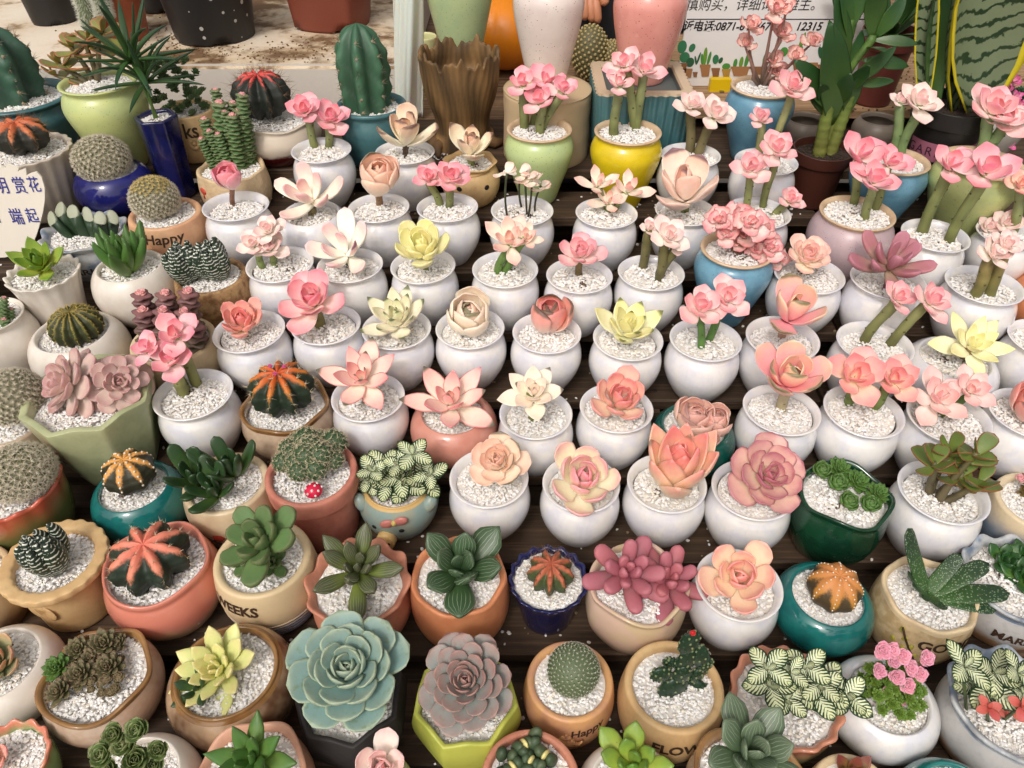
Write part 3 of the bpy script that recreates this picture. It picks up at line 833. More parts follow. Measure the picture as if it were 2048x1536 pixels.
def stick_on(P, ang, z, mb_fn, mat, name, size=.2, d=0.0, spin=0.0):
    """a small relief on the pot wall: mb_fn(MB) draws in x right, y up, z outward, unit size"""
    mb = MB(); mb_fn(mb)
    r = out_r(P.kind, z, -PI / 2 + ang) + d
    a = -PI / 2 + ang
    n = Vector((math.cos(a), math.sin(a), 0)); u = Vector((0, 0, 1)); x = Vector((-math.sin(a), math.cos(a), 0))
    M = Matrix(((x.x, u.x, n.x, n.x * r), (x.y, u.y, n.y, n.y * r), (x.z, u.z, n.z, z), (0, 0, 0, 1)))
    return ob(name, mb.mesh(name), mat, P.pot, M=M @ Matrix.Rotation(spin, 4, 'Z') @ Matrix.Scale(size, 4))

# ------------------------------------------------------------------ ground and the stepped rack
gm = plain('concrete', (88, 82, 76), .9, .004, 6.0)
g = MB().box((0, 0, -.05), (80, 80, .1))
tag(ob('ground', g.mesh('ground', False), gm), kind='structure')

WOOD = wood('rack_wood', (52, 39, 28), (80, 61, 44))
rack = thing('plant_rack', 'dark weathered wooden stepped rack carrying all the rows of pots', 'rack', (0, .55, 0))
def plank(x0, x1, y0, y1, z1, th=.013, jit=.0015):
    me_key = (round(x1 - x0, 3), round(y1 - y0, 3), th)
    if me_key not in plank.cache:
        a, b, c = (x1 - x0) / 2, (y1 - y0) / 2, th / 2
        e = .0018
        v, f = [], []
        for (dx, dy, z) in ((a, b, -c), (a, b, c - e), (a - e, b - e, c)):
            v += [(-dx, -dy, z), (dx, -dy, z), (dx, dy, z), (-dx, dy, z)]
        f = [(3, 2, 1, 0), (8, 9, 10, 11)]
        for k in (0, 4):
            for j in range(4): f.append((k + j, k + (j + 1) % 4, k + 4 + (j + 1) % 4, k + 4 + j))
        plank.cache[me_key] = mk('plank', v, f, smooth=False)
    o = ob('plank', plank.cache[me_key], WOOD, rack)
    o.location = Vector(((x0 + x1) / 2, (y0 + y1) / 2, z1 - th / 2)) - rack.location
    return o
plank.cache = {}
_nail = []
def nail():
    if not _nail: _nail.append(MB().tube([(0, 0, -.004), (0, 0, 0), (0, 0, .0006)], [.001, .0022, .0019], 8).mesh('nail'))
    return _nail[0]
for i in range(-1, 10):
    yc, zt = tread_y(i), tread_z(i)
    y0, y1 = yc - .036, yc + .036
    xj = .40 + .06 * math.sin(i * 1.7)
    if i == -1: y0, y1 = yc - .043, yc + .13
    plank(-1.25, xj - .002, y0, y1, zt)
    plank(xj + .002, 1.25, y0 + random.uniform(-.004, .002), y1, zt)
for x in (-1.1, -.35, .15, .85):       # slanted bearers and legs under the treads
    mb = MB()
    n = 11
    for i in range(-1, 10):
        mb.box((x, tread_y(i) - .55, tread_z(i) - .013 - .05), (.03, .085, .1))
    ob('bearer', mb.mesh('bearer', False), WOOD, rack)
    for yy in (.16, 1.08):
        ob('leg', MB().box((x, yy - .55, .42), (.04, .04, .84)).mesh('leg', False), WOOD, rack)
b0, b1 = Vector((0, tread_y(-1) + .09, tread_z(-1) - .085)), Vector((0, tread_y(9) - .05, tread_z(9) - .085))
mb = MB().add([(-1.24, b0.y - .55, b0.z), (1.24, b0.y - .55, b0.z), (1.24, b1.y - .55, b1.z), (-1.24, b1.y - .55, b1.z),
               (-1.24, b0.y - .55, b0.z - .01), (1.24, b0.y - .55, b0.z - .01), (1.24, b1.y - .55, b1.z - .01), (-1.24, b1.y - .55, b1.z - .01)],
              [(0, 3, 2, 1), (4, 5, 6, 7), (0, 1, 5, 4), (2, 3, 7, 6), (1, 2, 6, 5), (0, 4, 7, 3)])
ob('gap_shade_board', mb.mesh('gap_shade_board', False), WOOD, rack)  # added unseen board under the treads, keeps the gaps between steps dark

sk = MB()
for i in range(0, 9):
    for k in range(70):
        sk.blob((rng.uniform(-.75, .8), tread_y(i) + rng.uniform(-.034, .03), tread_z(i) + .0004), rng.uniform(.0005, .0018), 3, 5)
tag(ob('soil_specks', sk.mesh('soil_specks', False), plain('soil_speck', (150, 128, 100), .95)), 'pale specks of dry soil scattered along the treads', 'soil', kind='stuff')
for i in range(0, 10):
    for x in (-1.09, -.34, .16, .84):
        for dy in (-.02, .018): ob('nail', nail(), plain('nail_iron', (70, 62, 56), .5, metal=.8), rack, loc=Vector((x + random.uniform(-.006, .006), tread_y(i) + dy, tread_z(i) + .0004)) - rack.location)
# loose pebbles spilt on the treads
pos, siz = [], []
for i in range(0, 9):
    for _ in range(100):
        pos.append((rng.uniform(-.7, .75), tread_y(i) + rng.uniform(-.04, .03), tread_z(i) + .0012))
        siz.append(rng.uniform(.0025, .0048))
for cx_, i in ((890, -1), (1330, 0), (1330, 1)):
    c_ = at_z(cx_, 300, tread_z(i))
    for _ in range(60):
        pos.append((c_.x + rng.normal(0, .016), tread_y(i) + rng.normal(0, .014), tread_z(i) + .0012)); siz.append(rng.uniform(.003, .005))
V, F, A = stones(np.array(pos), np.array(siz))
lg = ob('loose_gravel', mk('loose_gravel', V, F, A, smooth=False), gravelmat())
tag(lg, 'white pebbles spilt here and there on the wooden treads', 'gravel', kind='stuff')

# ------------------------------------------------------------------ plant builders
SP_PALE = lambda: plain('spine_pale', (205, 190, 160), .6, var=.1)
SP_DARK = lambda: plain('spine_dark', (120, 88, 60), .6, var=.1)
HAIR = lambda: plain('cactus_wool', (214, 205, 184), .85, var=.12)
HAIRY = lambda: plain('cactus_wool_yellow', (214, 192, 128), .85, var=.12)
HAIRW = lambda: plain('cactus_wool_white', (214, 212, 196), .85, var=.1)

def spine(mb, p, d, ln, w):
    d = Vector(d).normalized()
    s = d.orthogonal().normalized() * w
    t = d.cross(s).normalized() * w
    p = Vector(p)
    mb.add([p + s, p - s * .5 + t * .87, p - s * .5 - t * .87, p + d * ln], [(0, 1, 3), (1, 2, 3), (2, 0, 3)], (0, 0, 0))

def fib(n, zmin=-1.0):
    out = []
    for i in range(n):
        z = 1 - (1 - zmin) * (i + .5) / n
        r = math.sqrt(max(0, 1 - z * z))
        a = i * 2.39996
        out.append(Vector((r * math.cos(a), r * math.sin(a), z)))
    return out

def ball_centre(P, cx, cy, w):
    c = loc_at(P, cx, cy)
    r = px2m(c + P.loc, w) / 2
    return c, r

def cactus(P, cx, cy, w, mat, ribs=9, deep=.1, hh=.85, sp=(.28, 6, 5), spmat=None, sharp=1.0, tilt=(0, 0), flower=None, spread=1.0):
    """ribbed globe; sp = (spine length, areoles per rib, spines per areole)"""
    c, r = ball_centre(P, cx, cy, w)
    nu, nv = 26, ribs * 8
    v, at = [], []
    def rr(th, lat):
        cc = math.cos(ribs * th)
        k = math.cos(lat) ** .6 if abs(lat) < 1.57 else 0
        cc = math.copysign(abs(cc) ** sharp, cc)
        return 1 + deep * cc * k - deep * .5
    for i in range(nu + 1):
        lat = -PI / 2 + PI * i / nu
        dip = .10 * math.exp(-((PI / 2 - lat) / .22) ** 2)
        for j in range(nv):
            th = 2 * PI * j / nv
            q = rr(th, lat) * (1 + .025 * math.sin(lat * 14) * (1 if deep > .04 else 0))
            v.append((q * math.cos(lat) * math.cos(th), q * math.cos(lat) * math.sin(th), hh * (q * math.sin(lat) - dip)))
            at.append((.5 + .5 * math.sin(lat), .5 - .5 * math.cos(ribs * th), random.random()))
    f = []
    for i in range(nu):
        for j in range(nv):
            f.append((i * nv + j, i * nv + (j + 1) % nv, (i + 1) * nv + (j + 1) % nv, (i + 1) * nv + j))
    c.z = max(c.z, P.gz + r * hh * .45)
    M = Matrix.Translation(c) @ Matrix.Rotation(tilt[0], 4, 'X') @ Matrix.Rotation(tilt[1], 4, 'Y') @ Matrix.Rotation(random.random() + .35, 4, 'Z') @ Matrix.Scale(r, 4)
    body = ob('cactus_body', mk('cactus_body', v, f, np.array(at)), mat, P.root, M=M)
    if sp:
        mb = MB()
        for k in range(ribs):
            th = 2 * PI * k / ribs
            for q in range(sp[1]):
                lat = -.35 + (PI / 2 - .2 + .35) * (q + .5) / sp[1]
                n = Vector((math.cos(lat) * math.cos(th), math.cos(lat) * math.sin(th), math.sin(lat)))
                p = n * rr(th, lat); p.z *= hh
                for s in range(sp[2]):
                    d = n + Vector((random.uniform(-1, 1), random.uniform(-1, 1), random.uniform(-1, 1))) * spread
                    spine(mb, p * .99, d, sp[0] * random.uniform(.6, 1.1), .0075)
        o = ob('spines', mb.mesh('spines', False), spmat or SP_PALE(), body)
        o['kind'] = 'stuff'
    return body, r

def dots(body, ribs, per, mat, hh, size=.05, deep=.04):
    mb = MB()
    for k in range(ribs):
        th = 2 * PI * k / ribs
        for q in range(per):
            lat = -.2 + 1.6 * (q + .5) / per
            n = Vector((math.cos(lat) * math.cos(th), math.cos(lat) * math.sin(th), math.sin(lat)))
            p = n * (1 + deep * .5 * math.cos(lat)); p.z *= hh
            mb.blob(p, size, 4, 6)
    o = ob('areoles', mb.mesh('areoles'), mat, body)
    o['kind'] = 'stuff'

def fuzzy(P, cx, cy, w, skin=(128, 126, 98), wool=None, hh=.82, n=250, per=26, ln=.17, topwool=None, parent=None):
    c, r = ball_centre(P, cx, cy, w * .88)
    c.z = max(c.z, P.gz + r * hh * .4)
    mb = MB()
    pts = fib(n, -.55)
    mb.blob((0, 0, 0), (1, 1, hh), 16, 24, a=lin(skin))
    for p in pts:
        q = Vector((p.x, p.y, p.z * hh))
        mb.blob(q, .075, 4, 6, a=lin(skin))
    body = ob('cactus_body', mb.mesh('cactus_body'), attrmat('cactus_skin', .6), P.root, M=Matrix.Translation(c) @ Matrix.Scale(r, 4))
    for top in (False, True):
        hb = MB()
        for p in pts:
            if (p.z > .62) != top: continue
            q = Vector((p.x, p.y, p.z * hh)) * 1.07
            for s in range(per):
                d = Vector((random.gauss(0, 1), random.gauss(0, 1), random.gauss(0, 1)))
                d = (d - p * d.dot(p)).normalized() + p * random.uniform(.15, 1.0)
                spine(hb, q, d, ln * random.uniform(.6, 1.2), .010)
        o = ob('wool', hb.mesh('wool', False), (topwool if top and topwool else wool) or HAIR(), body)
        o['kind'] = 'stuff'
    return body

def column(P, cx, ytop, ybot, w, skin=(58, 92, 74), ribs=6):
    b = loc_at(P, cx, ybot); b.z = P.gz - .004
    t = loc_at(P, cx, ytop)
    r = px2m(b + P.loc, w) / 2
    H = t.z - b.z
    nu, nv = 26, ribs * 8
    v, at, f = [], [], []
    for i in range(nu + 1):
        u = i / nu
        z = H * u
        k = math.sqrt(max(0.0, 1 - max(0, (u - .55) / .45) ** 2.1)) * (.92 + .1 * math.sin(u * 3.0))
        for j in range(nv):
            th = 2 * PI * j / nv
            cc = math.cos(ribs * th)
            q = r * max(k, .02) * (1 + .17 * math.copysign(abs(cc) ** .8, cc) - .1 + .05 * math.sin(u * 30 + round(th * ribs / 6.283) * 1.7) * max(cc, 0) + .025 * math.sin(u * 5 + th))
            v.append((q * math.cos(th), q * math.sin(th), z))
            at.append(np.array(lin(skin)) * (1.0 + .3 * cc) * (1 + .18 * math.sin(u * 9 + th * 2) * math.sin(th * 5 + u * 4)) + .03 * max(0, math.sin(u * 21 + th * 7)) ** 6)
    for i in range(nu):
        for j in range(nv): f.append((i * nv + j, i * nv + (j + 1) % nv, (i + 1) * nv + (j + 1) % nv, (i + 1) * nv + j))
    f.append(tuple(nu * nv + j for j in range(nv)))
    M = Matrix.Translation(b) @ Matrix.Rotation(.25, 4, 'Z')
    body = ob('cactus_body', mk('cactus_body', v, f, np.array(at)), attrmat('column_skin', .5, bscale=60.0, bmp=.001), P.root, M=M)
    mb = MB()
    for k in range(ribs):
        th = 2 * PI * k / ribs
        for q in range(6):
            u = .1 + .82 * q / 5.5
            kk = math.sqrt(max(0, 1 - max(0, (u - .55) / .45) ** 2.1)) * r * 1.03
            p = Vector((math.cos(th) * kk, math.sin(th) * kk, H * u))
            mb.blob(p, r * .06, 4, 6)
            for s in range(7):
                spine(mb, p, Vector((math.cos(th), math.sin(th), .2)) + Vector((random.uniform(-1, 1), random.uniform(-1, 1), random.uniform(-1, 1))), r * random.uniform(.16, .34), r * .013)
    o = ob('spines', mb.mesh('spines', False), plain('areole_grey', (150, 136, 112), .8), body); o['kind'] = 'stuff'

BUD = {}
def bud_mesh(k):
    if k not in BUD:
        if k == 'bud': BUD[k] = joined_rosette(13, 'round', .75, .2, (86, 25), .4, 50, .3)
        elif k == 'semp': BUD[k] = joined_rosette(34, 'obov', .5, .16, (84, 4), .3, 30, .15)
        elif k == 'sempball': BUD[k] = joined_rosette(22, 'round', .8, .2, (88, 20), .55, 85, .4)
        elif k == 'flower': BUD[k] = joined_rosette(8, 'obov', .6, .08, (70, 12), .6, 10, .1)
        elif k == 'frill': BUD[k] = joined_rosette(15, 'round', .9, .08, (84, 10), .4, 30, .25)
        elif k == 'aeon': BUD[k] = joined_rosette(20, 'round', .85, .1, (86, 24), .3, 45, .35)
    return BUD[k]
def bud(parent, pos, r, kind, mat, axis=(0, 0, 1), name='rosette', sq=1.0):
    return ob(name, bud_mesh(kind), mat, parent, M=Matrix.Translation(pos) @ axis_M(axis) @ Matrix.Rotation(random.random() * 6, 4, 'Z') @ Matrix.Diagonal((r, r, r * sq, 1)))

def pagoda(P, cols, leafc, leafm, budm, levels=9, lobed=4):
    """columns of stacked leaves: (base x, base y, top x, top y, width px)"""
    for bx, by, tx, ty, w in cols:
        b = on_gravel(P, bx, by)
        t = at_y(tx, ty, P.loc.y + b.y) - P.loc
        if t.z < P.gz + .005: t.z = P.gz + .012
        r = px2m(t + P.loc, w) / 2
        ax = (t - b).normalized()
        L = (t - b).length
        n = max(3, int(L / (r * .52)))
        mb = MB()
        Mx = Matrix.Translation(b) @ axis_M(ax)
        nv = 20
        vs_, at, f = [], [], []
        for i in range(n):
            z0 = L * i / n
            ph = (i % 2) * PI / lobed
            k = r * (1 - .25 * i / n) * random.uniform(.95, 1.05)
            rings = [(.45, 0), (1.0, .35), (1.05, .55), (.8, .8), (.4, 1.0)]
            base = len(vs_)
            for rq, zq in rings:
                for j in range(nv):
                    th = 2 * PI * j / nv
                    m = 1 + .2 * math.cos(lobed * th + ph * lobed) * rq
                    vs_.append(Mx @ Vector((k * rq * m * math.cos(th), k * rq * m * math.sin(th), z0 + zq * L / n * 1.02 + .25 * k * rq * rq * .5)))
                    at.append(((i + zq) / n, rq * .9, 1))
            for i2 in range(len(rings) - 1):
                for j in range(nv):
                    q = base + i2 * nv
                    f.append((q + j, q + (j + 1) % nv, q + nv + (j + 1) % nv, q + nv + j))
        o = ob('leafy_column', mk('leafy_column', vs_, f, np.array(at)), leafm, P.root)
        bd = bud(o, b + ax * (L * .97), r * .72, 'bud', budm, ax, name='bud')

def placed_leaf(parent, me, p, az, el, ln, wsc=1.0, roll=0.0):
    M = Matrix.Translation(p) @ Matrix.Rotation(az, 4, 'Z') @ Matrix.Rotation(-rad(el), 4, 'Y') @ Matrix.Rotation(roll, 4, 'X') @ Matrix.Diagonal((ln, ln * wsc, ln, 1))
    return ob('leaf', me, None, parent, M=M)

def empty_part(name, parent, p=(0, 0, 0)):
    o = bpy.data.objects.new(name, None)
    o.empty_display_size = .004
    COL.objects.link(o)
    o.parent = parent
    o.location = p
    return o

def fittonia(P, lst, mat, dy=0.0):
    """sprigs of veined leaves: (x, y, spread px)"""
    for x, y, d in lst:
        hp = loc_at(P, x, y, dy + random.uniform(-.008, .008))
        hp.z = max(hp.z, P.gz + .008)
        dm = px2m(hp + P.loc, d) * 1.22
        stem(P, Vector((hp.x * .5, hp.y * .5, P.gz - .004)), hp, .0013, (70, 80, 40), (90, 110, 60))
        sp = empty_part('sprig', P.root, hp)
        sp.matrix_local = Matrix.Translation(hp) @ axis_M((random.uniform(-.3, .3), -.35 + random.uniform(-.3, .2), 1))
        a0 = random.random() * 3
        for k in range(4):
            me = leaf_mesh('oval', .7, .05, -20, .12, .012, mat)
            placed_leaf(sp, me, (0, 0, .001 * k), a0 + k * PI / 2 + random.uniform(-.2, .2), random.uniform(5, 28), dm / 2 * random.uniform(.9, 1.12))
        for k in range(2):
            me = leaf_mesh('oval', .66, .05, 20, .12, .02, mat)
            placed_leaf(sp, me, (0, 0, .003), a0 + .8 + k * PI, 55, dm / 2 * .5)

def jade(P, twigs, mat, leaf=.013):
    """branches: (base x, base y, end x, end y); leaves in opposite pairs"""
    for bx, by, ex, ey, n in twigs:
        b = on_gravel(P, bx, by)
        e = at_y(ex, ey, P.loc.y + b.y + random.uniform(-.012, .004)) - P.loc
        stem(P, b - Vector((0, 0, .005)), e, .0042, (96, 84, 62), (110, 104, 66), bow=(random.uniform(-.004, .004), 0, 0), r1=.0022)
        sp = empty_part('sprig', P.root, e)
        for k in range(max(5, int(n * .8))):
            t = k / max(1, int(n * .8) - 1)
            az = k * 1.75 + random.uniform(-.3, .3)
            me = leaf_mesh('round', .66, .16, 20, .06, 0, mat)
            placed_leaf(sp, me, (e - b).normalized() * (-.012 * (1 - t)), az, -8 + 62 * t + random.uniform(-18, 18), leaf * random.uniform(1.0, 1.45) * (1.15 - .45 * t), roll=random.uniform(-.4, .4))

def sprays(P, mat, base, n, ln, w, el=(25, 80), sh='blade', bend=(-10, -60), th=.06, wsc=1.0, name='tuft', az0=0.0):
    """a tuft of long leaves from one point"""
    sp = empty_part(name, P.root, base)
    for i in range(n):
        f = (i + .5) / n
        e = el[1] + (el[0] - el[1]) * f + random.uniform(-8, 8)
        me = leaf_mesh(sh, w, th, bend[0] + (bend[1] - bend[0]) * random.random(), .12, 0, mat)
        placed_leaf(sp, me, (0, 0, 0), az0 + i * 2.39996 + random.uniform(-.25, .25), e, ln * random.uniform(.75, 1.1), wsc)
    return sp

# colours of the rosettes
PINK = leafmat('leaf_pink', (250, 214, 198), (246, 172, 172), (240, 138, 150))
ROSE = leafmat('leaf_rose', (248, 188, 180), (243, 146, 156), (238, 118, 138))
PALE = leafmat('leaf_pale_pink', (250, 236, 214), (250, 214, 202), (246, 184, 182))
PEACH = leafmat('leaf_peach', (252, 226, 190), (252, 208, 178), (248, 188, 160), blot=(96, 104, 88), blotp=.22)
PEACHP = leafmat('leaf_peach_pink', (252, 228, 190), (250, 206, 182), (246, 168, 158))
CORAL = leafmat('leaf_coral', (252, 216, 176), (248, 172, 148), (240, 132, 126), blot=(150, 96, 90), blotp=.18)
CORALB = leafmat('leaf_coral_brown_tips', (250, 186, 156), (244, 146, 126), (226, 120, 112), blot=(96, 84, 70), blotp=.6)
CREAM = leafmat('leaf_cream', (252, 240, 204), (250, 232, 204), (248, 214, 190), blot=(116, 118, 86), blotp=.15)
CREAMB = leafmat('leaf_cream_brown_tips', (252, 236, 198), (250, 226, 186), (222, 170, 140), blot=(104, 76, 70), blotp=.75)
CREAMG = leafmat('leaf_cream_green_tips', (250, 244, 210), (248, 238, 200), (220, 220, 170), edge=(150, 90, 90), eamt=.35, blot=(84, 100, 64), blotp=.85)
YEL = leafmat('leaf_yellow', (250, 246, 190), (246, 238, 166), (240, 230, 152))
YELG = leafmat('leaf_yellow_green_tips', (250, 246, 190), (244, 236, 160), (226, 218, 130), blot=(100, 110, 44), blotp=.7)
PINKG = leafmat('leaf_pink_green_tips', (250, 228, 194), (246, 190, 172), (240, 152, 150), edge=(230, 104, 120), eamt=.75, blot=(78, 96, 74), blotp=.5)
CREAMP = leafmat('leaf_cream_pink_tips', (250, 244, 200), (250, 236, 196), (238, 150, 160), edge=(240, 160, 166), eamt=.4)
LOTUSP = leafmat('leaf_lotus_pink', (240, 110, 124), (248, 156, 152), (252, 206, 170), blot=(120, 116, 84), blotp=.35)
LOTUSPALE = leafmat('leaf_lotus_pale', (250, 222, 196), (252, 214, 192), (248, 198, 176), blot=(120, 90, 100), blotp=.3)
GREYP = leafmat('leaf_grey_pink', (176, 166, 142), (206, 172, 158), (196, 148, 144), edge=(170, 124, 126), eamt=.4)
PURPLE = leafmat('leaf_purple_rose', (206, 196, 130), (220, 160, 140), (190, 106, 120), edge=(164, 84, 106), eamt=.7)
GRAPE = leafmat('leaf_grape', (146, 96, 98), (172, 98, 108), (184, 108, 118), rough=.6, sss=.1)
MAUVE = leafmat('leaf_mauve', (176, 150, 130), (178, 116, 124), (188, 124, 138), rough=.55)
BLUEG = leafmat('leaf_blue_green', (136, 172, 160), (128, 160, 156), (140, 158, 142), edge=(186, 196, 160), eamt=.6, rough=.55, spots=(112, 130, 84), sss=.1)
REDBL = leafmat('leaf_red_blue', (130, 160, 146), (144, 150, 146), (162, 124, 116), edge=(168, 128, 118), eamt=.4, rough=.55, spots=(158, 112, 100), sss=0)
GREEN = leafmat('leaf_green', (120, 150, 70), (82, 122, 56), (76, 110, 52), rough=.4, sss=.08)
DGREEN = leafmat('leaf_dark_green', (84, 112, 54), (50, 78, 42), (44, 68, 40), rough=.35, sss=.05)
DEEP = leafmat('leaf_deep_green', (64, 96, 48), (40, 70, 44), (36, 62, 40), rough=.3, sss=.0)
YGREEN = leafmat('leaf_yellow_green', (196, 206, 70), (200, 204, 96), (226, 214, 140), edge=(236, 226, 170), eamt=.4, sss=.15)
LIMEG = leafmat('leaf_lime', (196, 206, 96), (150, 178, 70), (104, 140, 56), edge=(90, 120, 50), eamt=.3)
ZEBRA = leafmat('leaf_zebra', (40, 62, 38), (34, 54, 36), (30, 46, 34), mode='zebra', sss=0, rough=.45)
VEIN = leafmat('leaf_veined', (190, 204, 130), (200, 208, 142), (190, 200, 130), edge=(36, 62, 32), mode='vein', sss=0, rough=.5)
REDF = leafmat('leaf_red', (196, 90, 80), (204, 100, 92), (196, 92, 84), edge=(140, 110, 70), eamt=.5, sss=.1)
WINDOW = leafmat('leaf_window', (62, 88, 50), (58, 84, 54), (66, 88, 62), mode='window', sss=0, rough=.4)
BROWNG = leafmat('leaf_brown_green', (120, 134, 62), (84, 90, 56), (78, 78, 56), mode='window', sss=0, rough=.45)
SPECK = leafmat('leaf_speckled', (60, 92, 44), (40, 66, 40), (36, 58, 38), mode='speck', sss=0, rough=.45)
JADE = leafmat('leaf_jade', (110, 128, 56), (96, 118, 52), (104, 100, 54), edge=(146, 66, 52), eamt=.8, sss=.08, rough=.35)
JADER = leafmat('leaf_jade_red', (150, 150, 80), (132, 134, 70), (150, 110, 70), edge=(196, 92, 78), eamt=.8, sss=.08, rough=.4)
PAW = leafmat('leaf_bear_paw', (116, 142, 84), (96, 126, 74), (90, 112, 66), edge=(110, 80, 58), eamt=.35, rough=.65, sss=.05)
SEMP = leafmat('leaf_houseleek', (112, 112, 76), (106, 104, 72), (136, 102, 78), edge=(156, 120, 94), eamt=.5, rough=.6, sss=0)
SEMPG = leafmat('leaf_houseleek_green', (110, 140, 60), (84, 124, 52), (70, 100, 48), edge=(140, 156, 110), eamt=.5, rough=.6, sss=0)
PAGG = leafmat('leaf_pagoda_green', (84, 116, 66), (88, 120, 74), (96, 126, 84), edge=(156, 132, 104), eamt=.35, rough=.55, sss=0)
PAGP = leafmat('leaf_pagoda_purple', (96, 88, 66), (112, 82, 78), (132, 88, 88), edge=(150, 104, 104), eamt=.5, rough=.55, sss=0)
BUDP = leafmat('bud_pink', (240, 196, 150), (238, 140, 140), (226, 106, 122), rough=.5)
MAG = leafmat('flower_magenta', (240, 170, 190), (214, 90, 150), (196, 60, 130), rough=.5, sss=0)
PINKFL = leafmat('flower_pink', (250, 190, 190), (244, 140, 170), (238, 118, 156), rough=.5, sss=.1)
REDFL = leafmat('flower_coral_edge', (252, 216, 190), (246, 176, 160), (238, 140, 134), edge=(214, 70, 78), eamt=.8, rough=.5)
SNAKE = leafmat('leaf_snake', (112, 126, 96), (122, 136, 104), (112, 142, 76), mode='snake', sss=0, rough=.35)
DRAC = leafmat('leaf_dracaena', (60, 90, 38), (36, 70, 32), (42, 78, 36), rough=.38, sss=0)

# ------------------------------------------------------------------ glazes
GW = ceramic('glaze_white', (237, 234, 231), (222, 222, 230), rough=.09, wear=.04, coat=.9, stain=.07)
GWB = ceramic('glaze_cream_white', (230, 222, 212), (222, 212, 200), rough=.2, wear=.05)
GTEAL = ceramic('glaze_teal', (30, 116, 112), (24, 100, 100), rough=.12, coat=.5, wear=.05)
GDTEAL = ceramic('glaze_blue_teal', (70, 112, 116), (54, 92, 100), rough=.3, wear=.2)
GYG = ceramic('glaze_yellow_green', (202, 210, 140), (190, 202, 140), speck=(110, 100, 60), rough=.3, wear=.06)
GLG = ceramic('glaze_light_green', (188, 204, 142), (180, 200, 146), speck=(80, 74, 50), rough=.25, wear=.05, speck_s=22)
GYEL = ceramic('glaze_yellow', (226, 200, 30), (214, 188, 30), speck=(180, 150, 40), rough=.2, wear=.05, coat=.3)
GBLUE = ceramic('glaze_sky_blue', (116, 166, 190), (102, 150, 176), speck=(70, 90, 100), rough=.22, wear=.06, coat=.2)
GLIL = ceramic('glaze_lilac', (196, 172, 176), (186, 166, 172), speck=(120, 96, 100), rough=.25, wear=.05)
GPINK = ceramic('glaze_pink', (212, 148, 130), (204, 138, 122), rough=.16, coat=.4, wear=.05)
GCOB = ceramic('glaze_cobalt', (36, 38, 112), (26, 28, 92), rough=.1, coat=.5, wear=.1)
GNAVY = ceramic('glaze_navy', (26, 30, 84), (20, 22, 66), rough=.12, coat=.5, wear=.1)
GDG = ceramic('glaze_dark_green', (24, 66, 44), (18, 50, 34), rough=.12, coat=.5, wear=.1)
RAWRIM = ceramic('raw_clay_rim', (216, 190, 158), (204, 174, 140), rough=.5)
PEACHC = ceramic('clay_peach', (224, 178, 138), (212, 160, 124), rough=.5, wear=.15, bmp=.004)
BEIGE = ceramic('clay_beige', (216, 182, 132), (206, 168, 118), rough=.55, wear=.2, bmp=.006)
CREAMC = ceramic('clay_cream', (226, 204, 166), (214, 188, 150), rough=.45, wear=.15)
TERRA = ceramic('clay_terracotta', (204, 138, 112), (188, 120, 96), rough=.6, wear=.25, bmp=.006)
ORANGE = ceramic('clay_orange', (222, 148, 104), (212, 134, 92), rough=.5, wear=.12)
STONE = ceramic('clay_stone', (216, 190, 152), (200, 172, 134), rough=.8, wear=.2, bmp=.03, bscale=7)
GREENP = ceramic('glaze_sage', (184, 188, 146), (160, 168, 128), rough=.35, wear=.2, bscale=40, bmp=.004)
INK = plain('ink_brown', (66, 44, 30), .7, var=.1)
INKB = plain('ink_black', (28, 26, 26), .7, var=.1)
RED = plain('paint_red', (206, 84, 66), .4)

def W(row, cx, cy, w, label, **kw):
    return pot(row, cx, cy, w, 'lip', GW, 'potted_succulent', label, group=WHITE, **kw)

# ================================================================== row 0 (back row of the rack)
P = W(0, 642, 299, 119, 'white pot with two coral pink rosettes on stems, beside the tall blue-green column cactus')
heads(P, 'mini', ROSE, [(610, 221, 64, 629, 292), (662, 236, 72, 657, 290)], rs=9)
P = W(0, 809, 304, 119, 'white pot with a cream lotus rosette with brown tips, left of the beige sack pot')
heads(P, 'lotus', CREAMB, [(810, 280, 104)], tilt=8, n=9, rs=7, c0=(80, 62, 48), c1=(90, 70, 52))
P = pot(0, 940, 322, 106, 'sack', BEIGE, 'potted_succulent', 'beige sack-shaped clay pot with a cream rosette tipped in dark brown', gdrop=.06)
heads(P, 'lotus', CREAMB, [(940, 303, 92)], tilt=12, n=9, sh='obov')
for a in (-.35, .62):
    stick_on(P, a, .95, lambda mb: mb.blob((0, 0, 0), (1, 1, .15), 6, 12), INKB, 'eye', .11)
mb = MB().tube([(.95 * math.cos(t) * out_r('sack', 1.4, t), .98 * math.sin(t) * out_r('sack', 1.4, t) , 1.4 + .03 * math.sin(5 * t)) for t in np.linspace(0, 2 * PI, 40)], .045, 6)
ob('cord', mb.mesh('cord'), plain('cord_tan', (176, 140, 92), .8), P.pot)
P = pot(0, 1079, 257, 130, 'jar', GLG, 'potted_succulent', 'speckled light green jar holding four strong pink rosettes on green stems', rimmat=RAWRIM, rim_z=2.24)
heads(P, 'mini', ROSE, [(1046, 168, 58, 1049, 257), (1095, 164, 66, 1064, 250), (1126, 182, 56, 1079, 262), (1081, 202, 62, 1083, 267)], rs=11, n=8)
P = pot(0, 1256, 262, 134, 'jar', GYEL, 'potted_succulent', 'bright yellow jar with three pink rosettes on two thick stems', rimmat=RAWRIM, rim_z=2.24)
heads(P, 'mini', PINK, [(1249, 130, 60, 1272, 259), (1288, 142, 72, 1272, 259), (1237, 168, 54, 1228, 271)], rs=11, n=8)
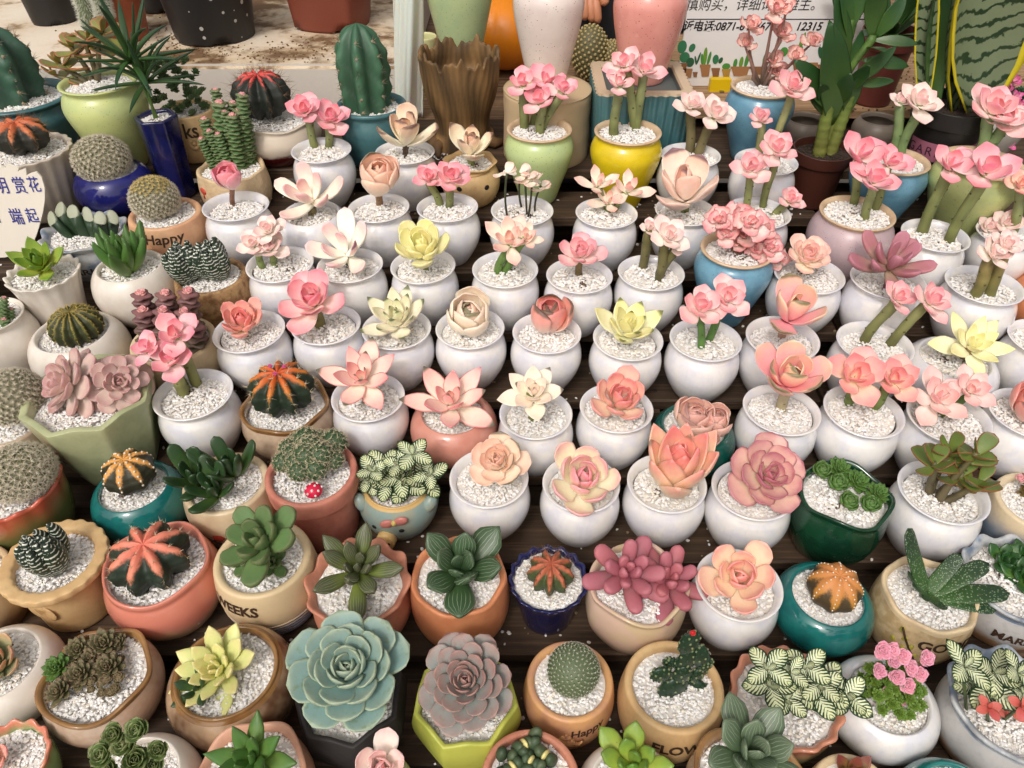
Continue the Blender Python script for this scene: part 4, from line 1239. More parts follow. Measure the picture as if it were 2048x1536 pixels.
P = W(0, 1383, 310, 119, 'white pot with two cream peach rosettes on forked brown stems, right of the yellow jar')
heads(P, 'mini', PALE, [(1383, 211, 60, 1379, 305), (1430, 229, 68, 1394, 310)], rs=11, c0=(110, 100, 66), c1=(130, 120, 80))
P = W(0, 1533, 322, 124, 'white pot below the large blue jar, two rosettes on long stems')
heads(P, 'mini', PINK, [(1583, 176, 76, 1545, 318), (1521, 237, 46, 1520, 312)], rs=9, c0=(128, 122, 70), c1=(168, 170, 120))
P = pot(0, 1800, 321, 138, 'jar', GBLUE, 'potted_succulent', 'sky blue jar with pale pink rosettes on two green stems, before the black pot', rimmat=RAWRIM, rim_z=2.24, h=.84)
heads(P, 'mini', PALE, [(1838, 206, 78, 1810, 305), (1803, 203, 40, 1789, 296)], rs=11, c0=(110, 140, 80), c1=(150, 170, 120))
P = pot(0, 1955, 325, 158, 'jar', GYG, 'potted_succulent', 'large yellow-green jar with pink rosettes, below the grey crackled vase', rimmat=RAWRIM, rim_z=2.24, h=.84)
heads(P, 'mini', PINK, [(1985, 222, 104, 1957, 305), (2012, 240, 74, 1975, 308)], rs=13, c0=(110, 140, 80), c1=(150, 170, 120))
# left side of row 0
P = pot(0, 54, 298, 168, 'taper', ceramic('glaze_grey_white', (206, 194, 178), (196, 182, 168), rough=.35), 'potted_cactus', 'grey-white fluted pot with a dark cactus streaked orange, behind the price card', h=.95)
GYMN = starmat('skin_gymno_orange', (44, 44, 36), (206, 128, 74), 2.2, .5, glow=(214, 110, 70))
cactus(P, 42, 272, 98, GYMN, 8, .16, .7, (.4, 5, 5), SP_DARK())
P = pot(0, 207, 345, 116, 'bowl', GCOB, 'potted_cactus', 'glossy cobalt blue round pot with a white woolly ball cactus', h=1.0)
fuzzy(P, 203, 318, 112)
P = pot(0, 311, 232, 82, 'tall', GNAVY, 'potted_plant', 'tall dark blue six-sided vase with a plant of narrow green leaves')
b = loc_at(P, 306, 225); b.z = P.gz - .004
t_ = loc_at(P, 288, 150)
stem(P, b, t_, .002, (90, 110, 50), (70, 110, 50))
stem(P, b + Vector((.004, 0, 0)), loc_at(P, 262, 120), .0018, (90, 110, 50), (70, 110, 50))
sprays(P, DEEP, loc_at(P, 292, 165), 18, .075, .10, (-15, 70), bend=(-60, 10))
sprays(P, DEEP, loc_at(P, 262, 122), 19, .08, .10, (-20, 75), bend=(-60, 10))
P = pot(0, 462, 335, 134, 'stone', STONE, 'potted_succulent', 'rough stone pot with green stacked-leaf columns tipped in pink buds', h=.82)
pagoda(P, [(440, 330, 408, 238, 28), (450, 338, 418, 262, 24), (432, 338, 402, 278, 22), (455, 332, 438, 205, 36), (462, 340, 436, 268, 24), (478, 335, 448, 222, 26),
           (490, 330, 480, 220, 34), (495, 330, 484, 188, 30), (470, 325, 465, 205, 28), (462, 322, 430, 178, 26), (500, 325, 494, 240, 28), (480, 338, 464, 230, 30)], None, PAGG, BUDP)
stick_on(P, -.75, 1.0, lambda mb: mb.blob((0, 0, 0), (1, .8, .25), 6, 12).box((.1, -1, 0), (.5, 1.4, .3)), RED, 'painted_mushroom', .16)
stick_on(P, -.05, .85, lambda mb: mb.blob((0, .3, 0), (1, .45, .12), 6, 12).blob((.3, -.5, 0), (1, .4, .12), 6, 12), plain('paint_blue', (96, 140, 166), .4), 'painted_leaf', .15)

# ================================================================== row 1
P = W(1, 469, 412, 130, 'white pot with a single pink ball-shaped rosette on a short stem')
heads(P, 'ball', ROSE, [(462, 372, 54, 466, 410)], tilt=15, rs=6, c0=(120, 84, 66), c1=(140, 100, 80), n=11)
P = pot(1, 622, 426, 112, 'bowl', GW, 'potted_succulent', 'white round-bodied pot with wide open cream and pink leaves, left of the peach ball', group=WHITE, h=1.2)
heads(P, 'open', leafmat('leaf_cream_pink_tip', (252, 238, 206), (252, 228, 204), (244, 186, 184)), [(624, 398, 130, 622, 428)], tilt=25, rs=10, c0=(110, 100, 66), c1=(140, 130, 90))
P = W(1, 759, 415, 123, 'white pot with a closed peach ball rosette on a brown stem')
heads(P, 'ball', PEACH, [(758, 372, 82, 757, 412)], tilt=18, rs=8, c0=(120, 90, 66), c1=(150, 116, 84))
P = W(1, 896, 414, 123, 'white pot with two salmon pink rosettes side by side on green stems')
heads(P, 'mini', ROSE, [(858, 357, 56, 879, 411), (902, 356, 70, 897, 414)], rs=9, c0=(108, 118, 70), c1=(150, 150, 96))
P = W(1, 1044, 420, 125, 'white pot with thin dark twigs carrying tiny pale pink leaves')
for bx, by, hx, hy in ((1015, 436, 1014, 348), (1043, 415, 1040, 356), (1054, 432, 1050, 352), (1070, 425, 1082, 372), (1056, 436, 1064, 362)):
    b = on_gravel(P, bx, by); e = at_y(hx, hy, P.loc.y + b.y - .003) - P.loc
    stem(P, b, e, .0013, (46, 36, 28), (76, 84, 54), bow=(random.uniform(-.003, .003), 0, 0))
    sp = empty_part('sprig', P.root, e)
    for k in range(7):
        placed_leaf(sp, leaf_mesh('round', .8, .12, 20, .1, 0, PEACHP), (random.uniform(-.006, .006), random.uniform(-.006, .004), random.uniform(-.004, .005)), random.uniform(0, 6.28), random.uniform(-10, 50), random.uniform(.011, .016))
mb = MB()
for k in range(26):
    p = on_gravel(P, 1056, 433) + Vector((random.gauss(0, .003), random.gauss(0, .003), 0)); spine(mb, p, (random.gauss(0, 1), random.gauss(0, 1), .7), random.uniform(.004, .009), .0006)
ob('dry_roots', mb.mesh('dry_roots', False), INK, P.root)
P = W(1, 1212, 425, 124, 'white pot with three pointed peach pink rosettes, below the yellow jar')
heads(P, 'mini', PEACHP, [(1196, 371, 70, 1216, 420), (1217, 404, 64, 1218, 424), (1256, 382, 76, 1224, 420)], rs=7, n=8, W=.5)
P = W(1, 1370, 421, 122, 'white pot with a large pale peach lotus of smooth upright petals')
heads(P, 'lotus', LOTUSPALE, [(1371, 392, 138, 1366, 421)], tilt=10, n=9, rs=12, c0=(110, 124, 70), c1=(140, 150, 90), W=.62)
P = W(1, 1516, 424, 128, 'white pot with pink rosettes on tall stems and a small sprout, behind the blue jar')
heads(P, 'mini', PINK, [(1503, 338, 70, 1491, 424), (1554, 300, 72, 1527, 417), (1580, 400, 50, 1546, 428)], rs=9, c0=(112, 118, 62), c1=(160, 165, 112))
P = pot(1, 1722, 426, 146, 'squatjar', GLIL, 'potted_succulent', 'lilac speckled squat jar with three pink pointed rosettes', rimmat=RAWRIM, rim_z=1.61, h=1.15)
heads(P, 'mini', ROSE, [(1718, 314, 92, 1708, 405), (1779, 328, 66, 1752, 418), (1745, 364, 78, 1733, 437)], rs=10, n=8)
P = W(1, 1866, 470, 130, 'white pot with two long slanting stems and large pink rosettes, right of the lilac jar', h=1.0)
heads(P, 'mini', ROSE, [(1899, 332, 78, 1845, 465), (1972, 345, 100, 1898, 482)], rs=13, n=8, c0=(112, 116, 62), c1=(150, 160, 104))
P = W(1, 2012, 464, 118, 'white pot at the right edge with cream and coral rosettes, behind the orange bowl')
heads(P, 'mini', PALE, [(1974, 462, 48, 2000, 460), (2014, 448, 58, 2010, 462)], rs=9)
heads(P, 'mini', CORAL, [(2042, 372, 62, 2032, 462)], rs=11)
# left side of row 1
P = pot(1, 327, 428, 140, 'cup', PEACHC, 'potted_cactus', 'peach clay pot lettered Happy with a yellowish woolly ball cactus', h=.95)
fuzzy(P, 309, 398, 98, wool=HAIR(), topwool=HAIRY(), hh=.92)
wrap_text(P, 'Happy', .42, 1.18, INK, ang=.22, shear=.1, bold=.008)
def teapot(mb):
    mb.blob((0, 0, 0), (1, .7, .4), 8, 14).blob((0, .75, 0), (.6, .25, .3), 6, 12).blob((0, 1.0, 0), (.18, .22, .2), 6, 8)
    mb.tube([(.9, 0, .1), (1.3, .2, .15), (1.5, .6, .1)], [.2, .14, .1], 8)
stick_on(P, -.4, .85, teapot, PEACHC, 'teapot_relief', .24)
stick_on(P, -.2, .4, lambda mb: [mb.blob((.6 * math.cos(k), .6 * math.sin(k), 0), (.4, .4, .15), 5, 8) for k in np.linspace(0, 5, 5)], plain('paint_blue', (96, 140, 166), .4), 'painted_flower', .12)
BLW = ceramic('glaze_blue_white', (186, 188, 190), (112, 128, 150), rough=.35, wear=.3, nz=2.6)
P = pot(1, 168, 458, 158, 'wave', BLW, 'potted_succulent', 'blue and white wavy-rimmed pot with a dark succulent of cut-off leaves', h=.8)
for k in range(6):
    u = (k - 2.5) / 2.5
    p = loc_at(P, 170 + u * 34, 452 - 6 * (k % 2), random.uniform(-.006, .006)); p.z = P.gz - .003
    Lf = .034 * random.uniform(.9, 1.15)
    mb = MB()
    M = Matrix.Rotation(u * .5, 4, 'Y') @ Matrix.Rotation(random.uniform(-.8, .8), 4, 'Z')
    ring = lambda r1, r2, z: [M @ Vector((r1 * math.cos(q), r2 * math.sin(q), z)) for q in np.linspace(0, 2 * PI, 13)[:-1]]
    v = ring(.006, .0035, 0) + ring(.0088, .0058, Lf * .5) + ring(.0082, .0056, Lf * .85) + [q + Vector((0, 0, (q.y) * 1.3)) for q in ring(.0072, .0052, Lf * .99)] + [q + Vector((0, 0, (q.y) * 1.3)) for q in ring(.0058, .004, Lf * 1.01)]
    f = [(i * 12 + j, i * 12 + (j + 1) % 12, (i + 1) * 12 + (j + 1) % 12, (i + 1) * 12 + j) for i in range(4) for j in range(12)] + [tuple(range(48, 60))]
    a = [lin((52, 78, 40))] * 12 + [lin((40, 64, 40))] * 12 + [lin((44, 66, 44))] * 12 + [lin((168, 172, 148))] * 24
    mb.add([q + p for q in v], f, a)
    ob('leaf', mb.mesh('leaf'), attrmat('truncata', .5, bscale=90.0), P.root)
wrap_text(P, 'MARKET', .3, .5, INK, ang=.3, bold=.006)

# ================================================================== row 2
P = W(2, 544, 528, 134, 'white pot with a trio of blush pink rosettes, right of the zebra-striped succulents')
heads(P, 'mini', PALE, [(538, 460, 58, 545, 526), (507, 490, 58, 529, 534), (540, 496, 62, 552, 532)], rs=8, c0=(110, 130, 70), c1=(150, 160, 100))
P = W(2, 700, 531, 132, 'white pot with a sprawling rosette of long white and pink leaves')
heads(P, 'open', leafmat('leaf_white_pink', (252, 244, 216), (252, 236, 216), (246, 196, 196), blot=(130, 80, 100), blotp=.2), [(690, 506, 135, 695, 530)], tilt=28, rs=7)
P = W(2, 848, 530, 130, 'white pot with a full pale yellow rosette, third row from the back')
heads(P, 'cup', YEL, [(846, 500, 116)], tilt=20, n=19, rs=8)
P = W(2, 1010, 537, 132, 'white pot with peach pointed rosettes leaning over a bright green stem')
heads(P, 'mini', PEACHP, [(1020, 484, 100, 996, 545), (1052, 476, 60, 1005, 545)], rs=10, c0=(96, 130, 60), c1=(120, 150, 80), W=.52)
P = W(2, 1159, 551, 133, 'white pot with a many-petalled pink-centred rosette, left of two brown stems')
heads(P, 'rose', PINK, [(1160, 508, 98, 1156, 552)], tilt=22, rs=8, c0=(110, 90, 60), c1=(130, 110, 70), n=17)
P = W(2, 1303, 545, 133, 'white pot with two thick brown stems under cream pink rosettes, left of the blue jar')
heads(P, 'mini', PALE, [(1336, 474, 72, 1316, 557), (1300, 458, 40, 1284, 538), (1352, 490, 44, 1318, 555)], rs=11, c0=(96, 90, 56), c1=(130, 124, 76))
P = pot(2, 1475, 497, 145, 'jar', GBLUE, 'potted_succulent', 'sky blue jar overflowing with a frilly coral-pink crested succulent', rimmat=RAWRIM, rim_z=2.24)
cr = leafmat('leaf_frilly', (252, 220, 196), (246, 172, 164), (236, 120, 126), edge=(226, 90, 104), eamt=.5, sss=.2)
for hx, hy, d in ((1440, 445, 60), (1478, 440, 64), (1450, 470, 52), (1502, 450, 62), (1520, 478, 56), (1488, 470, 58), (1540, 500, 52), (1556, 520, 44), (1530, 462, 46), (1515, 505, 48), (1470, 482, 44)):
    hp = loc_at(P, hx, hy, -.006 + random.uniform(-.01, .01)); dm = px2m(hp + P.loc, d)
    rosette(P.root, hp, dm, 'rose', cr, (random.uniform(-.4, .4), -.6, 1), n=10, wav=.11, W=1.15, th=.07, el=(80, 0), bend=(20, -30))
stem(P, on_gravel(P, 1470, 505) - Vector((0, 0, .004)), loc_at(P, 1488, 478), .009, (120, 90, 70), (150, 110, 90))
P = W(2, 1621, 548, 138, 'white pot with a soft peach rose-shaped rosette, right of the blue jar')
heads(P, 'rose', PEACHP, [(1614, 512, 96, 1616, 550)], tilt=22, rs=6)
P = W(2, 1774, 564, 146, 'white pot with mauve paddle-leaved rosette standing open like a flower')
heads(P, 'open', MAUVE, [(1782, 528, 152, 1772, 580)], tilt=20, n=13, W=.4, th=.24, rs=8, el=(70, 5), c0=(110, 70, 80), c1=(130, 80, 90))
P = W(2, 1966, 575, 147, 'white pot near the right edge with two thick stems and pale cream rosettes')
heads(P, 'mini', PALE, [(1989, 508, 70, 1946, 591), (2012, 490, 56, 1979, 588)], rs=14, c0=(110, 112, 56), c1=(170, 150, 96))
P = pot(2, 2135, 575, 140, 'bowl', ORANGE, 'potted_succulent', 'orange round bowl cut off by the right edge')
heads(P, 'mini', PINK, [(2125, 530, 90)])
# left side of row 2
P = pot(2, 82, 541, 138, 'ftaper', GWB, 'potted_succulent', 'white fluted pot with a bright green open rosette, under the price card', h=1.15)
heads(P, 'agave', leafmat('leaf_fresh_green', (190, 196, 90), (140, 168, 60), (104, 140, 52)), [(80, 528, 110)], tilt=18, n=17)
P = pot(2, 256, 536, 126, 'bowl', GWB, 'potted_succulent', 'white bowl with upright dark green pointed leaves, left of the zebra pot', h=1.25)
heads(P, 'spike', GREEN, [(258, 545, 128)], tilt=5, n=16, el=(86, 50), sit=True, W=.3)
P = pot(2, 412, 562, 142, 'cup', ceramic('clay_woven', (176, 140, 96), (130, 92, 56), rough=.6, wear=.4, bmp=.02, bscale=22, nz=5), 'potted_succulent', 'brown basket-like pot with a pineapple motif and two zebra-striped succulents', h=1.0)
heads(P, 'zebra', ZEBRA, [(380, 560, 112), (438, 554, 116)], tilt=4, sit=True)
def pineapple(mb):
    mb.blob((0, 0, 0), (.6, .8, .3), 8, 12, a=lin((200, 110, 50)))
    for k in range(7): mb.tube([(0, .6, .1), ((k - 3) * .3, 1.3, .15)], [.12, .02], 5, lin((100, 110, 60)))
stick_on(P, .55, .62, pineapple, attrmat('relief_paint', .5), 'pineapple_relief', .2)

# ================================================================== row 3
P = W(3, 496, 660, 142, 'white pot with a coral pink cup rosette sitting low, below the zebra pot')
heads(P, 'cup', CORAL, [(484, 650, 96)], tilt=22)
P = W(3, 640, 650, 138, 'white pot with a big bright pink rosette spreading past its rim')
heads(P, 'rose', leafmat('leaf_bright_pink', (252, 214, 190), (246, 160, 164), (242, 128, 144), blot=(150, 80, 90), blotp=.15), [(627, 602, 140, 637, 653)], tilt=20, n=16, rs=14, W=.72, c0=(120, 112, 66), c1=(150, 140, 80))
P = W(3, 791, 657, 138, 'white pot with a cream pointed rosette tipped in dark green and red')
heads(P, 'agave', CREAMG, [(795, 640, 138)], tilt=16, n=19)
P = W(3, 941, 656, 138, 'white pot with a closed pale cream ball rosette lying on the gravel')
heads(P, 'ball', CREAM, [(942, 640, 92)], tilt=20)
P = W(3, 1093, 665, 138, 'white pot with a coral bud-like rosette with dark-tipped outer leaves')
heads(P, 'ball', CORALB, [(1093, 648, 88)], tilt=18, el=(88, 50))
P = W(3, 1254, 676, 140, 'white pot with a pale yellow lily-like rosette with green tips')
heads(P, 'agave', YELG, [(1254, 660, 134)], tilt=16, n=14, W=.58)
P = W(3, 1412, 679, 143, 'white pot with twin pink rosettes on one bright green stem')
heads(P, 'mini', PINK, [(1400, 616, 88, 1403, 693), (1454, 598, 80, 1415, 680)], rs=9, c0=(88, 132, 60), c1=(110, 150, 80))
P = W(3, 1565, 674, 144, 'white pot with a deep pink open lotus, left of the two slanting stems')
heads(P, 'lotus', LOTUSP, [(1579, 634, 124, 1561, 676)], tilt=16, n=8, rs=9, c0=(180, 160, 130), c1=(220, 150, 140))
P = W(3, 1758, 683, 148, 'white pot with two olive stems slanting right to pink rosettes')
heads(P, 'mini', PINK, [(1794, 597, 72, 1728, 684), (1860, 602, 78, 1778, 688)], rs=12, c0=(104, 104, 52), c1=(150, 152, 100))
P = pot(3, 1922, 722, 142, 'bowl', GW, 'potted_succulent', 'white round bowl with a wide pale yellow pointed rosette', group=WHITE)
heads(P, 'star', YEL, [(1945, 690, 148, 1930, 722)], tilt=22, n=17, rs=14, c0=(130, 108, 76), c1=(150, 126, 86))
P = W(3, 2092, 680, 146, 'white pot almost cut away by the right edge, level with the yellow rosette')
heads(P, 'mini', PINK, [(2100, 650, 70)])
# left side of row 3
P = pot(3, -8, 624, 130, 'squatjar', GWB, 'potted_succulent', 'white pot cut by the left edge with small green columns and pink buds', h=1.3)
pagoda(P, [(8, 640, 8, 596, 18), (20, 636, 22, 618, 16), (0, 640, -4, 606, 18), (12, 650, 8, 640, 20), (-14, 640, -18, 600, 18)], None, PAGG, BUDP)
P = pot(3, 158, 662, 144, 'bowl', GWB, 'potted_cactus', 'white bowl with a dark green ribbed ball cactus with yellow spines', h=1.12)
bd, r = cactus(P, 152, 652, 98, starmat('skin_noto', (58, 62, 34), (116, 116, 46), .9, .3, glow=(150, 130, 60)), 15, .09, .82, (.12, 9, 5), plain('spine_yellow', (206, 176, 90), .6))
P = pot(3, 345, 682, 164, 'cup', CREAMC, 'potted_succulent', 'beige lettered pot with six purple leaf columns topped by pink buds', h=.9)
pagoda(P, [(300, 690, 285, 622, 44), (335, 695, 326, 622, 46), (375, 690, 368, 624, 42), (305, 670, 282, 588, 44), (345, 670, 330, 588, 44), (385, 670, 376, 584, 46), (395, 700, 388, 650, 44)], None, PAGP, BUDP, lobed=4)
wrap_text(P, 'OV', .42, .62, INKB, ang=-.42, bold=.012)
wrap_text(P, 'C', .4, .95, INKB, ang=.5, bold=.012)

# ================================================================== row 4
P = pot(4, 175, 790, 250, 'oct', GREENP, 'potted_succulent', 'large sage green eight-sided pot with two pinkish grey rosettes turned outward', rot=.2, h=1.25)
for hx, hy, d, ax in ((118, 766, 176, (-.75, -.55, .75)), (238, 764, 146, (.55, -.6, .8))):
    hp = loc_at(P, hx, hy, -.004); dm = px2m(hp + P.loc, d)
    rosette(P.root, hp - Vector(ax) * dm * .1, dm, 'echev', GREYP, ax, n=36, W=.62, sh='round', th=.2, el=(84, -38))
stem(P, Vector((0, 0, P.gz - .005)), loc_at(P, 178, 775), .009, (110, 96, 70), (120, 106, 80))
P = W(4, 382, 783, 155, 'white pot with three vivid pink rosettes on leaning stems, left of the orange-topped cactus')
heads(P, 'mini', ROSE, [(352, 669, 80, 394, 768), (300, 697, 62, 372, 780), (342, 719, 76, 369, 790)], rs=13, n=9, c0=(130, 130, 72), c1=(164, 164, 104))
BRW = ceramic('glaze_brown_streak', (196, 172, 148), (170, 142, 116), rough=.2, wear=.25, coat=.3)
BRIM = ceramic('glaze_brown_rim', (156, 116, 70), (130, 92, 54), rough=.15, coat=.4)
P = pot(4, 570, 806, 172, 'lobed', BRW, 'potted_cactus', 'brown-rimmed lobed pot with a dark green cactus crowned orange', rimmat=BRIM, rim_z=1.27, h=.98)
GYMY = starmat('skin_gymno_yellow', (30, 46, 30), (200, 146, 40), 2.6, .6, glow=(216, 96, 40))
bd, r = cactus(P, 563, 778, 122, GYMY, 9, .15, .82, (.24, 5, 6), SP_PALE())
for k in range(3): bud(bd, Vector((math.cos(k * 2.2) * .25, math.sin(k * 2.2) * .25, .82)), .13, 'bud', MAG, name='flower_bud')
P = W(4, 735, 792, 146, 'white pot with a wide pink star rosette with green tips beside the orange-topped cactus')
heads(P, 'star', PINKG, [(723, 758, 168)], tilt=25, n=14, rs=9, W=.5)
P = pot(4, 906, 824, 134, 'bowl', GPINK, 'potted_succulent', 'glossy pink round bowl with a wide pink rosette tipped dark green', h=1.05)
heads(P, 'star', PINKG, [(900, 804, 178)], tilt=20, n=13, W=.46, el=(84, 14), rs=9)
P = W(4, 1073, 826, 146, 'white pot with a cream rosette on one thick ringed stem')
heads(P, 'star', leafmat('leaf_cream_point', (252, 236, 196), (252, 228, 200), (250, 212, 192), blot=(90, 96, 90), blotp=.3), [(1066, 786, 126, 1066, 838)], tilt=18, n=17, W=.62, rs=17, c0=(110, 112, 62), c1=(120, 120, 66))
P = W(4, 1231, 816, 147, 'white pot with a coral-edged rosette of rounded upright leaves, left of the dark teal bowl')
heads(P, 'cup', leafmat('leaf_coral_edge', (252, 226, 184), (248, 196, 166), (238, 140, 132), edge=(236, 128, 134), eamt=.6, blot=(150, 120, 110), blotp=.15), [(1236, 804, 122)], tilt=24, n=18)
P = pot(4, 1396, 850, 136, 'deepbowl', ceramic('glaze_deep_teal', (20, 92, 82), (16, 76, 70), rough=.12, coat=.5), 'potted_succulent', 'dark teal round bowl with two small peach ball rosettes')
heads(P, 'ball', leafmat('leaf_peach_grey', (250, 224, 192), (246, 196, 172), (222, 160, 146), blot=(160, 120, 116), blotp=.3), [(1376, 842, 78), (1428, 850, 66), (1420, 878, 36)], tilt=22)
P = W(4, 1567, 820, 153, 'white pot with a tall deep pink lotus rosette nearer the camera, on a pale stem')
heads(P, 'lotus', LOTUSP, [(1576, 762, 140, 1564, 818)], tilt=18, n=12, rs=12, c0=(170, 160, 120), c1=(200, 180, 150))
P = W(4, 1729, 821, 156, 'white pot with two coral rosettes on short green stems, right of the tall pink lotus')
heads(P, 'mini', leafmat('leaf_coral_pink', (250, 206, 150), (246, 150, 140), (240, 128, 130)), [(1710, 753, 104, 1698, 806), (1789, 760, 92, 1742, 814)], rs=11, c0=(104, 122, 60), c1=(140, 156, 90))
P = W(4, 1887, 833, 160, 'white pot with two pale pink flower-like rosettes, behind the jade plant')
heads(P, 'mini', leafmat('leaf_pale_rose', (250, 214, 200), (248, 188, 178), (244, 166, 164)), [(1874, 798, 104, 1893, 826), (1938, 780, 84, 1905, 822)], rs=10, c0=(90, 124, 60), c1=(110, 146, 80), W=.66)
P = W(4, 2046, 832, 156, 'white pot at the right edge with a peach ball rosette')
heads(P, 'ball', CORALB, [(2046, 822, 84)], tilt=20)
# left edge row 4
P = pot(4, 16, 848, 130, 'cup', ceramic('glaze_cream_petals', (206, 184, 160), (190, 166, 144), rough=.3), 'potted_cactus', 'cream pot with red petals at the left edge holding a grey woolly cactus')
fuzzy(P, 26, 794, 124, hh=.95)
for a in (.3, .75):
    stick_on(P, a, .75, lambda mb: mb.blob((0, 0, 0), (.7, 1, .12), 6, 12), RED, 'painted_petal', .17, spin=.3)

# ================================================================== row 5
GRR = ceramic('glaze_green_red', (204, 96, 74), (112, 116, 66), grad=(.8, 1.3), rough=.14, coat=.5, wear=.05)
P = pot(5, 38, 958, 200, 'scal', GRR, 'potted_cactus', 'red and green scalloped pot at the left edge with a grey woolly cactus mound', h=1.3)
fuzzy(P, 38, 944, 140, skin=(112, 112, 78), n=260, hh=.7, ln=.2)
P = pot(5, 264, 957, 138, 'bowl', GTEAL, 'potted_cactus', 'teal glossy round bowl with an orange-starred cactus, left of the painted flower pot', h=1.2)
ASTRO = starmat('skin_astro_dark', (46, 46, 30), (232, 166, 90), 2.0, .5, glow=(232, 166, 84))
bd, r = cactus(P, 258, 944, 100, ASTRO, 8, .05, .8, None)
dots(bd, 8, 6, plain('areole_white', (226, 216, 196), .8), .8)
FLC = ceramic('glaze_cream_flowers', (220, 200, 166), (208, 184, 150), rough=.35)
P = pot(5, 447, 965, 168, 'cup', FLC, 'potted_succulent', 'cream pot painted with red flowers, holding finger-like dark green leaves', rot=0)
heads(P, 'haw', DGREEN, [(396, 968, 110), (470, 955, 116), (436, 992, 104)], tilt=10, sh='bean', W=.34, th=.2, n=9, el=(84, 42), sit=True)
for a, z in ((-.55, .8), (-.05, .75), (.45, .55)):
    stick_on(P, a, z, lambda mb: [mb.blob((.55 * math.cos(k), .55 * math.sin(k), 0), (.6, .6, .06), 5, 9) for k in np.linspace(0, 5.03, 5)], RED, 'painted_flower', .13)
stick_on(P, -.2, .6, lambda mb: mb.tube([(-2.2, 1.2, 0), (-1, .3, .05), (.3, -.1, .05), (1.8, -.9, 0)], [.16, .14, .12, .06], 6), INK, 'painted_branch', .2)
P = pot(5, 622, 944, 180, 'band', ceramic('clay_rose_terracotta', (204, 132, 112), (186, 112, 96), rough=.55, wear=.25, bmp=.005), 'potted_cactus', 'rose terracotta pot packed with clustered spiny ball cacti', h=1.3)
cl = attrmat('cactus_skin', .6)
for k in range(17):
    a, rr_ = k * 2.4, .78 * P.gr * math.sqrt((k + .3) / 17)
    br = random.uniform(.0082, .0128)
    c = Vector((rr_ * math.cos(a) - .003, rr_ * math.sin(a) * .85 + .0115, P.gz + br * .8 + .018 * (1 - (rr_ / P.gr) ** 2) + random.uniform(-.003, .006)))
    mb = MB().blob((0, 0, 0), (1, 1, .95), 8, 12, a=lin((66, 92, 60)))
    pts = fib(46, -.3)
    for p in pts: mb.blob(p, .13, 3, 5, a=lin((76, 104, 68)))
    bo = ob('cactus_ball', mb.mesh('cactus_ball'), cl, P.root, M=Matrix.Translation(c) @ Matrix.Scale(br, 4))
    hb = MB()
    for p in pts:
        for s in range(8):
            d = Vector((random.gauss(0, 1), random.gauss(0, 1), random.gauss(0, 1)))
            spine(hb, p * 1.1, (d - p * d.dot(p)).normalized() + p * .45, random.uniform(.3, .5), .016)
    o = ob('spines', hb.mesh('spines', False), SP_PALE(), bo); o['kind'] = 'stuff'
mp = on_gravel(P, 631, 996)
mush = thing('mushroom_ornament', 'tiny red toadstool ornament with white dots among the clustered cacti', 'ornament', P.loc + mp)
ob('stem', MB().tube([(0, 0, -.004), (0, 0, .009)], [.0035, .003], 10).mesh('stem'), plain('toadstool_white', (232, 226, 220), .4), mush)
mb = MB(); v, f = sphere_geo(10, 18)
mb.add([(x * .0085, y * .0085, max(z, -.15) * .0075 + .010) for x, y, z in v], f)
capo = ob('cap', mb.mesh('cap'), plain('toadstool_red', (214, 30, 70), .25, var=.08), mush)
mb = MB()
for p in fib(13, .05): mb.blob((p.x * .0086, p.y * .0086, p.z * .0076 + .010), .0013, 4, 7)
ob('dots', mb.mesh('dots'), plain('toadstool_white', (232, 226, 220), .4), capo)['kind'] = 'stuff'
PIGM = ceramic('glaze_pig_blue', (142, 164, 160), (160, 166, 148), rough=.35, wear=.12)
P = pot(5, 793, 968, 128, 'deepbowl', PIGM, 'potted_plant', 'pale blue pig-shaped pot with a pink bow, full of veined fittonia leaves', rimmat=ceramic('glaze_ochre', (214, 178, 116), None, rough=.4), rim_z=1.42, h=1.15)
fittonia(P, [(745, 945, 66), (770, 935, 74), (800, 960, 78), (825, 912, 74), (848, 962, 80), (745, 985, 62), (780, 975, 66), (818, 985, 76), (735, 958, 56), (800, 930, 60), (862, 950, 66)], VEIN)
OCH = ceramic('glaze_ochre', (214, 178, 116), None, rough=.4)
for a in (-1.12, 1.1):
    stick_on(P, a, 1.28, lambda mb: mb.blob((0, 0, .15), (.5, .75, .5), 8, 12, M=Matrix.Rotation(.3, 3, 'X')), PIGM, 'ear', .42, d=-.05, spin=-a * .6)
    stick_on(P, a, 1.34, lambda mb: mb.blob((0, 0, .42), (.34, .5, .2), 8, 12), OCH, 'inner_ear', .42, d=-.05, spin=-a * .6)
stick_on(P, -.22, .52, lambda mb: mb.tube([(0, 0, -.3), (0, 0, .55), (0, 0, .62)], [.72, .72, .62], 20), OCH, 'snout', .42, d=.0)
for a in (-.32, -.12): stick_on(P, a, .52, lambda mb: mb.blob((0, 0, 0), (1, 1.3, .3), 6, 8), INK, 'nostril', .045, d=.262)
for a in (-.52, .18): stick_on(P, a, .88, lambda mb: mb.blob((0, 0, 0), (1, .8, .3), 6, 10), INKB, 'eye', .088)
BOW = plain('bow_pink', (204, 128, 118), .4)
stick_on(P, .02, 1.2, lambda mb: mb.blob((-.75, 0, 0), (.75, .5, .28), 8, 10).blob((.75, 0, 0), (.75, .5, .28), 8, 10), BOW, 'bow', .3, d=.02, spin=.25)
stick_on(P, .02, 1.2, lambda mb: mb.blob((0, 0, .1), (.28, .3, .3), 8, 10), plain('bow_knot', (220, 196, 110), .4), 'bow_knot', .3, d=.02)
P = W(5, 979, 954, 158, 'white pot with a peach rose rosette and green-tipped outer leaves, right of the pig pot')
